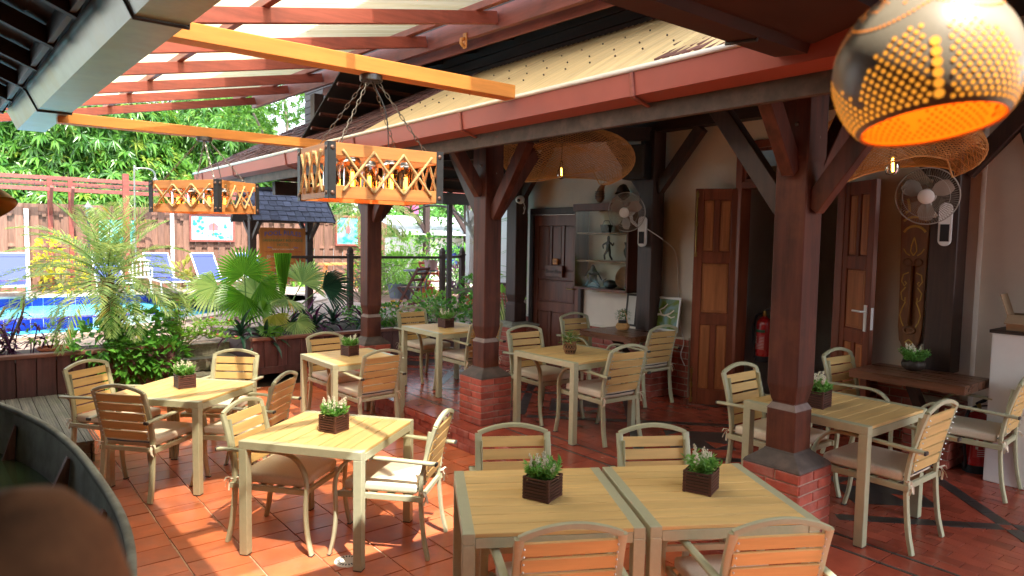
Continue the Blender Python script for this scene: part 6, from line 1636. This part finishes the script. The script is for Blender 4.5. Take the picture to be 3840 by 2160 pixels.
# trellis of red beams along the fence top, red post, shower
tr = E('red_trellis', (0, 0, 0), 0, 'red painted trellis beams with netting running above the fence', 'trellis')
for z, x in ((3.42, -21.9), (3.25, -21.5), (3.08, -21.0)): MB().beam((x, -2.5, z+.03), (x, 9.0, z), .07, .10).build('beam', 'redpaintx', tr, bevel=.004)
for y in (1.9, 2.35): MB().beam((-21.2, y, 2.5), (-20.7, y, 3.15), .07, .09).build('brace', 'redpaint', tr); MB().box(-21.3, -21.2, y-.05, y+.05, DZ, 3.4).build('post', 'redpaint', tr)
for y in (6.9, 8.6): MB().box(-21.3, -21.2, y-.05, y+.05, DZ, 3.3).build('post', 'redpaint', tr)
m = MB()
for i in range(70): m.tube([(-21.95, -2.4+.16*i, 3.44), (-21.0, -2.4+.16*i, 3.12)], .006, 3)
for j in range(6): m.tube([(-21.9+.18*j, -2.4, 3.42-.06*j), (-21.9+.18*j, 9, 3.42-.06*j)], .006, 3)
tag(m.build('netting', 'blackmetal', tr), kind='stuff')
tag(MB().box(-20.56, -20.44, 3.42, 3.56, DZ, 3.56).build('red_post', 'redpaint', None, bevel=.005), 'red timber post standing above the fence behind the palm', 'post')
sh_ = MB().tube(smooth_path([(-20.3, 3.66, DZ), (-20.3, 3.66, 3.5), (-20.3, 3.70, 3.68), (-20.3, 3.85, 3.72), (-20.3, 4.05, 3.70), (-20.3, 4.14, 3.60), (-20.3, 4.15, 3.48)], 5), .022, 8)
sh_.lathe([(0, .0), (.09, 0), (.03, .08), (0, .08)], 12, c=(-20.3, 4.15, 3.42)); tag(sh_.build('outdoor_shower', 'galv', None, smooth=True), 'bent metal shower pipe standing beside the red post', 'shower')
ln_ = E('lantern_lamp', (-20.6, 2.65, DZ), 0, 'small dark lantern on a pole in front of the fence', 'lamp')
MB().tube([(0, 0, 0), (0, 0, 2.05)], .03, 8).build('pole', 'blackmetal', ln_); MB().lathe([(.06, 0), (.09, .2), (.14, .21), (.05, .30), (.02, .34), (0, .40)], 8, c=(0, 0, 1.95)).build('lamp_head', 'galv', ln_)
bush('yellow_shrub', (-20.5, 2.02, DZ), 'yellow leaved shrub against the fence behind the palm', (.35, .55, .85), 420, .16, .08, 'yellowl', 41)
bush('pale_agave', (-20.6, 5.0, DZ), 'pale green broad leaved plant by the fence between the loungers', (.25, .35, .45), 70, .35, .10, 'fanleaf2', 42)
bush('leafy_shrub', (-20.5, 8.0, DZ), 'yellow flowered shrub right of the sign by the fence', (.45, .55, .85), 520, .15, .08, 'bright', 43, 'yelfl')
bush('leafy_shrub', (-17.2, 8.6, DZ), 'low bright shrub with yellow flowers in front of the bench', (.4, .5, .45), 380, .10, .06, 'bright', 44, 'yelfl')
# trees behind the fence
def tree(name, loc, label, trunk_h, crown, nros, leafL, leafW, m, seed, per=9, droopy=True, m2=None, gap=0.0):
    t = plant(name, loc, label, 'tree', 'trees beyond the fence'); g_ = random.Random(seed)
    P = smooth_path([(0, 0, 0), (.1, .05, trunk_h*.5), (0, .1, trunk_h)], 4); MB().tube(P, [.22*(1-.4*i/len(P)) for i in range(len(P))], 9).build('trunk', 'bark', t)
    L = MB(); L2 = MB(); br = MB()
    for c, r in crown: br.tube(smooth_path([(0, .1, trunk_h*.8), (Vector(c)+Vector((0, .1, trunk_h)))*.5, Vector(c)], 4), [.09*(1-.07*i) for i in range(9)], 6)
    br.build('limb', 'bark', t)
    tot = sum(r[0]*r[1]+r[1]*r[2]+r[0]*r[2] for c, r in crown)
    for c, r in crown:
        n = int(nros*(r[0]*r[1]+r[1]*r[2]+r[0]*r[2])/tot)
        for i in range(n):
            d = Vector((g_.gauss(0, 1), g_.gauss(0, 1), g_.gauss(0, 1))).normalized(); q = g_.uniform(.35, 1)**.4
            p = Vector(c)+Vector((d.x*r[0], d.y*r[1], d.z*r[2]))*q+Vector((g_.gauss(0, .12), g_.gauss(0, .12), g_.gauss(0, .12)))
            tgt = L2 if (m2 and g_.random() < .07) else L; ax = (d+Vector((g_.gauss(0, .3), g_.gauss(0, .3), .5))).normalized()
            for k in range(per):
                a = 2*PI*k/per+g_.uniform(-.3, .3); e1 = ax.cross(Vector((.31, .77, .2))).normalized(); e2 = ax.cross(e1)
                dd = e1*math.cos(a)+e2*math.sin(a)+ax*g_.uniform(.1, .7)+Vector((0, 0, -.55 if droopy else 0))*g_.uniform(.3, 1); s = g_.uniform(.7, 1.2)
                tgt.leaf(p, dd, leafL*s, leafW*s, nrm=ax, fold=.12, droop=.28 if droopy else .1)
    L.build('crown', m, t)
    if m2: L2.build('new_leaves', m2, t)
    return t
tree('mango_tree', (-26.5, 2.2, .2), 'big mango tree with drooping leaf clusters filling the view above the fence', 2.6, [((0, -.5, 3.3), (1.9, 2.6, 1.6)), ((.3, 2.2, 3.2), (1.9, 2.4, 1.7)), ((0, .8, 5.2), (2.2, 3.2, 1.9)), ((.8, -2.4, 3.0), (1.6, 1.8, 1.5)), ((.9, .6, 2.4), (1.4, 3.4, .9))], 9000, .33, .085, 'mango', 5, m2='mangonew')
tree('mango_tree', (-28.0, 7.2, .2), 'mango tree continuing behind the verandah roof, above the landscape painting', 2.6, [((0, -.8, 3.8), (1.9, 2.2, 2.0)), ((.2, .6, 5.6), (2.2, 2.0, 1.7)), ((.6, 2.2, 3.0), (1.6, 1.8, 1.4))], 5600, .33, .085, 'mango', 6, m2='mangonew')
tree('feathery_tree', (-24.3, 9.3, .2), 'fine leaved tree with sky gaps beside the canopy post', 3.2, [((0, -.2, 6.7), (1.5, 1.6, 1.0)), ((.4, -1.4, 5.9), (1.0, 1.0, .8)), ((0, 1.2, 5.6), (1.2, 1.2, .9)), ((0, .2, 4.4), (1.2, 1.5, .7))], 1050, .15, .05, 'feather', 7, per=7, droopy=False)
tree('dark_tree', (-27.5, 13.5, .2), 'dark dense tree beyond the right end of the fence', 2.2, [((0, 0, 3.2), (2.2, 3.2, 2.2)), ((0, -2.4, 2.7), (1.6, 1.6, 1.4))], 1300, .24, .08, 'gloss', 8, per=8)
tree('dark_tree', (-30, -4.2, .2), 'bushy tree beyond the left end of the fence', 2.0, [((0, 0, 2.6), (2.0, 3.2, 1.8)), ((0, 2.8, 2.0), (1.6, 1.8, 1.2))], 900, .24, .09, 'bright', 9, per=8)
tree('dark_tree', (-24.5, 17.0, .2), 'tall dark tree far behind the brick house', 2.4, [((0, 0, 3.6), (2.4, 3.2, 2.4)), ((.5, -2.6, 2.6), (1.8, 1.8, 1.8))], 1500, .26, .085, 'gloss', 18, per=8)
# right of the pool: railing, chairs, pots, plants, huts
ra = E('dark_railing', (0, 0, 0), 0, 'dark timber railing with pointed posts beyond the planter', 'railing')
rp = [(-13.0, 6.2), (-12.8, 8.27), (-12.9, 8.85), (-13.2, 5.2)]
for x, y in rp[:3]:
    m = MB(); sqloft(m, [(.05, DZ), (.05, 1.66), (.065, 1.665), (.065, 1.69), (.045, 1.70), (.05, 1.76), (.02, 1.83)]); m.build('post', 'darkz', ra, loc=(x, y, 0))
MB().beam((-13.35, 4.9, 1.62), (-12.8, 8.27, 1.62), .06, .055).build('rail', 'darkz', ra); MB().beam((-12.8, 8.27, 1.62), (-12.9, 8.85, 1.64), .06, .055).build('rail', 'darkz', ra)
MB().beam((-12.8, 8.3, .85), (-12.0, 9.0, 1.0), .16, .10).build('ramp_rail', 'lumber', ra)
tag(MB().box(-11.045, -10.965, 7.22, 7.30, DZ, 2.95).build('slim_post', 'darkz', None, bevel=.004), 'slim dark post rising in front of the pointed railing post', 'post')
fc = E('folding_chair', (-13.35, 7.85, DZ), R_(205), 'dark red slatted wooden folding chair beyond the railing', 'chair')
M['dark_red'] = wood('dark_red_chair_wood', (.14, .04, .03), ax=0, var=.3, isl=.1)
for s in (-1, 1):
    MB().beam((.26, s*.22, 0), (-.30, s*.22, .90), .03, .055).build('back_leg', 'dark_red', fc); MB().beam((-.24, s*.19, 0), (.24, s*.19, .44), .03, .055).build('front_leg', 'dark_red', fc)
for k in range(5): piece('seat_slat', fc, 'dark_red', (-.16+.095*k, 0, .45), (.07, .44, .018), (0, 0, 0), .003)
for z in (.62, .76, .86): piece('back_slat', fc, 'dark_red', (-.30+(.90-z)*.62, 0, z), (.02, .46, .065), (0, -.55, 0), .003)
piece('cross_bar', fc, 'dark_red', (-.15, 0, .12), (.03, .40, .06), (0, 0, 0), .003)
rt_ = E('round_garden_table', (-14.5, 8.75, DZ), 0, 'round grey metal garden table behind the folding chair', 'table')
MB().lathe([(0, .74), (.42, .74), (.42, .77), (0, .775)], 28).build('top', 'greypot', rt_)
for k in range(3): a = 2*PI*k/3+.4; MB().tube(smooth_path([(.3*math.cos(a), .3*math.sin(a), .73), (.14*math.cos(a), .14*math.sin(a), .4), (.3*math.cos(a), .3*math.sin(a), 0)], 5), .02, 6).build('leg', 'greypot', rt_)
rc = E('red_folding_chair', (-14.9, 9.35, DZ), R_(120), 'bright red wooden chair behind the round garden table', 'chair')
M['brightred'] = wood('bright_red_wood', (.52, .10, .045), ax=0, var=.15, isl=.1)
for s in (-1, 1): MB().beam((.3, s*.22, 0), (-.32, s*.22, .95), .03, .06).build('back_leg', 'brightred', rc); MB().beam((-.25, s*.19, 0), (.25, s*.19, .45), .03, .06).build('front_leg', 'brightred', rc)
for k in range(5): piece('seat_slat', rc, 'brightred', (-.16+.095*k, 0, .46), (.08, .46, .02), (0, 0, 0), .003)
for z in (.66, .80, .92): piece('back_slat', rc, 'brightred', (-.32+(.95-z)*.62, 0, z), (.02, .46, .07), (0, -.55, 0), .003)
def pot(name, loc, r, h, m, lab, lm, n, L, W, seed, lr, lz):
    t = plant(name, loc, lab, 'pot'); MB().lathe([(0, 0), (r*.75, 0), (r*.95, h*.9), (r*1.05, h*.9), (r*1.05, h), (r*.9, h), (r*.88, h*.9), (0, h*.88)], 20).build('pot', m, t, smooth=True, auto=40)
    leafy(t, 'foliage', [((0, 0, h+lz), (lr, lr, lz*1.1))], n, L, W, lm, seed, up=.5); return t
pot('grey_tub', (-15.5, 8.75, DZ), .33, .38, 'greypot', 'grey tub planter with bright spreading leaves beyond the railing', 'bright', 300, .26, .05, 51, .42, .35)
pot('pink_trough', (-14.2, 8.85, DZ+.78), .17, .24, 'pinkpot', 'pink ribbed plant pot standing on the round garden table', 'gloss', 160, .14, .06, 52, .35, .28)
pot('orange_pot', (-15.2, 9.3, DZ), .24, .30, 'terracotta', 'orange clay pot under the round garden table', 'gloss', 60, .1, .05, 53, .2, .15)
pot('small_pot', (-12.3, 8.7, DZ+.1), .14, .2, 'terracotta', 'small clay pot behind the slim dark post', 'gloss', 120, .14, .06, 54, .25, .2)
bn = E('garden_bench', (-19.4, 8.9, DZ), R_(100), 'pale wooden bench by the fence right of the sign', 'bench')
MB().box(-.6, .6, -.18, .18, .70, .76).build('seat', 'lampwood', bn)
for x in (-.5, .5): MB().beam((x, -.14, 0), (x*.9, 0, .72), .06, .10).build('leg', 'lampwood', bn); MB().beam((x, .14, 0), (x*.9, 0, .72), .06, .10).build('leg', 'lampwood', bn)
for i, (loc, r, n, L, W, mm, lab) in enumerate((((-16.6, 9.4, DZ), (.5, .8, .55), 620, .22, .06, 'bright', 'bright leafy shrub behind the grey tub'), ((-17.2, 10.3, DZ), (.5, .7, .95), 640, .24, .06, 'bright', 'tall bright leafy shrub below the tin roof'), ((-16.2, 11.0, DZ), (.6, .6, .75), 560, .22, .07, 'gloss', 'green shrub right of the tin roofed hut'), ((-18.5, 9.8, DZ), (.5, .7, 1.0), 560, .22, .05, 'feather', 'light green tall shrub beside the upright painting'), ((-15.0, 10.4, DZ), (.4, .5, .5), 360, .2, .05, 'rhoeop', 'brown purple leaved bush left of the brick house'), ((-11.6, 7.4, .45), (.35, .5, .3), 320, .14, .07, 'bright', 'low leafy plant at the foot of the folding chair'), ((-11.3, 8.2, .3), (.3, .4, .35), 260, .14, .08, 'gloss', 'leafy plant at the foot of the slim dark post'), ((-19.0, 12.4, DZ), (.6, 1.0, 1.6), 800, .24, .07, 'mango', 'dark hanging creeper beside the hut post'))):
    bush('garden_shrub', loc, lab, r, n, L, W, mm, 60+i)
tw = plant('wispy_shrub', (-13.6, 6.9, DZ), 'wispy shrub of thin bare twigs behind the left railing post', 'shrub')
m = MB()
for i in range(60): m.tube(smooth_path([(0, rg.uniform(-.1, .1), 0), (rg.gauss(0, .25), rg.gauss(0, .3), rg.uniform(.4, .8)), (rg.gauss(0, .45), rg.gauss(0, .5), rg.uniform(.5, 1.2))], 3), .005, 4)
m.build('twig', 'bark', tw); leafy(tw, 'foliage', [((0, 0, .7), (.5, .5, .5))], 150, .09, .04, 'bright', 77)
# arching palm with pale fronds, white trunked tree
ap = plant('pale_palm', (-16.0, 8.4, DZ), 'pale arching palm fronds hanging in front of the tin roof', 'palm')
MB().tube([(0, 0, 0), (.05, -.2, 1.2), (.1, -.35, 2.1)], .08, 8).build('trunk', 'whitebark', ap)
for i in range(13): frond(ap, (.1, -.35, 2.1), .3+i*2*PI/13, R_(rg.uniform(10, 65)), rg.uniform(1.3, 1.7), rg.uniform(1.2, 1.8), 26, .03, .5, 'palefrond', tipdown=.25, rach=.014)
wt = plant('pale_trunk_tree', (-12.3, 8.9, .4), 'leaning pale barked tree with bare branches and spiky leaf tufts', 'tree')
tp_ = smooth_path([(.2, .35, 0), (.1, .2, .8), (0, 0, 1.45), (-.05, -.25, 1.9)], 5); MB().tube(tp_, [.085*(1-.025*i) for i in range(len(tp_))], 9).build('trunk', 'whitebark', wt, smooth=True)
m = MB()
for e in ([(-.05, -.25, 1.9), (-.05, -.3, 2.3), (0, -.42, 2.8)], [(-.05, -.25, 1.9), (0, -.1, 2.3), (0, -.15, 2.9)], [(-.05, -.2, 1.8), (0, .05, 2.2), (0, .1, 2.9)], [(-.05, -.25, 1.9), (-.05, -.7, 2.25), (-.05, -1.25, 2.30), (-.05, -1.7, 2.15)]): P = smooth_path(e, 5); m.tube(P, [.032*(1-.03*i) for i in range(len(P))], 6)
m.build('branch', 'whitebark', wt)
def tuft(parent, p, n, L, w, mm):
    for i in range(n):
        a = i*2.4; e = R_(rg.uniform(10, 85)); P = [Vector(p)]; q = Vector(p)
        for j in range(4): d = Vector((math.cos(a)*math.cos(e), math.sin(a)*math.cos(e), math.sin(e))); q = q+d*L/4; P.append(q.copy()); e -= .25
        yield P, (w*.6, w, w*.9, w*.6, .003)
m = MB()
for p in ((0, .12, 1.75), (.1, -.02, 1.55), (0, -.42, 2.8), (-.05, -1.7, 2.15)):
    for P, ws in tuft(wt, p, 26, .42, .022, None): m.strap(P, ws)
m.build('leaf_tuft', 'palefrond', wt)
sn = plant('snake_plant', (-10.4, 8.1, .2), 'clump of upright sword leaves in front of the brick house', 'plant')
for i in range(22):
    x, y = rg.gauss(0, .15), rg.gauss(0, .22); h = rg.uniform(.5, .85); MB().strap([(x, y, 0), (x*1.2, y*1.2, h*.5), (x*1.5, y*1.6, h)], (.05, .06, .008), up=(1, 0, 0), v=.2).build('leaf', 'palefrond' if i % 2 else 'gloss', sn)
bl2 = plant('broad_leaf_plant', (-9.6, 7.6, .2), 'broad pale green leaves between the middle column and the end post', 'plant')
for i in range(14):
    x, y, z = rg.gauss(0, .18), rg.gauss(0, .2), rg.uniform(.3, 1.3); mb = MB(); mb.leaf((x, y, z), (rg.uniform(.2, 1), rg.gauss(0, .6), rg.uniform(-.2, .7)), .34, .16, nrm=(.6, -.3, .8)); o = mb.build('leaf', 'bright' if i % 3 else 'gloss', bl2); MB().tube([(0, 0, 0), (x*.5, y*.5, z*.6), (x, y, z)], .008, 5).build('leaf_stalk', 'greenstem', o)
yu = plant('spiky_yucca', (-10.2, 8.5, .2), 'spiky long leaved plant seen between the two columns', 'plant'); m = MB()
for c in ((0, 0, 1.0), (.1, .1, 1.6), (0, -.1, 2.1)):
    for P, ws in tuft(yu, c, 26, .75, .04, None): m.strap(P, ws)
m.build('leaf_tuft', 'gloss', yu); MB().tube([(0, 0, 0), (0, 0, 2.1)], .04, 7).build('trunk', 'bark', yu)
# tin roofed hut and brick house
ht = E('tin_roof_hut', (-19.5, 12.2, DZ), 0, 'hut with a pale tin roof and dark braced posts behind the garden', 'hut')
MB().box(-1, 1, -1.2, 2.2, 0, 1.55).build('wall', 'whiteplastic', ht)
for i in range(12): piece('roof_sheet', ht, 'tin', (0.15, -1.6+.33*i, 1.95), (2.6, .325, .02), (0, R_(14), 0), .003)
for y in (-1.1, .4): MB().box(1.2, 1.36, y, y+.16, 0, 2.9).build('post', 'darkz', ht); MB().beam((1.28, y+.08, 1.7), (1.28, y-.7, 2.75), .1, .12).build('brace', 'darkz', ht)
MB().box(1.15, 1.4, -3.2, 3, 2.75, 2.95).build('top_beam', 'redpaintx', ht); MB().box(.9, 1.2, -3.4, 3.2, 2.95, 3.1).build('awning_edge', 'redpaintx', ht)
for k in range(1): MB().box(1.02, 1.04, -.2, .5, .7, 1.3).build('window', 'bluemesh', ht)
pk = tag(MB().box(-18.0, -17.96, 10.3, 10.75, 2.75, 3.0).build('pink_banner', mat('pink_cloth', (.7, .12, .3), bump=0)), 'small bright pink banner under the hut eave', 'banner')
bh = E('brick_house', (-13.6, 9.4, 0), 0, 'house with red brick base, louvred shutters and a white barred window', 'house')
MB().box(0, 4.5, .30, 4, 0, 3.6).build('wall', 'whiteplastic', bh)
bk = []
for r in range(13):
    x = .05-(r % 2)*.1
    while x < 4.4: bk.append(((x+.1, .285, .06+.075*r), (.19, .05, .064), (0, 0, 0))); x += .2
pieces('brick', bh, 'brick', bk, bevel=.004, pos=Vector((-13.6, 9.4, 0)))
MB().box(0, 4.45, .22, .30, 1.0, 1.06).build('sill', 'darkz', bh)
for x0 in (.35, 1.5):
    MB().box(x0, x0+.05, .25, .3, 1.06, 2.5).build('shutter_stile', 'redpaint', bh); MB().box(x0+.45, x0+.5, .25, .3, 1.06, 2.5).build('shutter_stile', 'redpaint', bh)
    for k in range(17): piece('louvre', bh, 'redpaint', (x0+.25, .27, 1.12+.082*k), (.4, .05, .012), (.6, 0, 0), .002)
for x0 in (2.3,):
    MB().box(x0, x0+1.1, .27, .3, 1.06, 2.5).build('window_pane', 'greypot', bh); m = MB()
    for k in range(6): m.box(x0+.2*k, x0+.2*k+.02, .24, .26, 1.06, 2.5)
    for k in range(5): m.box(x0, x0+1.1, .24, .26, 1.1+.32*k, 1.12+.32*k)
    m.build('window_bars', 'whiteplastic', bh)
MB().box(-.1, .06, .1, .3, 1.0, 2.7).build('white_frame', 'whiteplastic', bh)
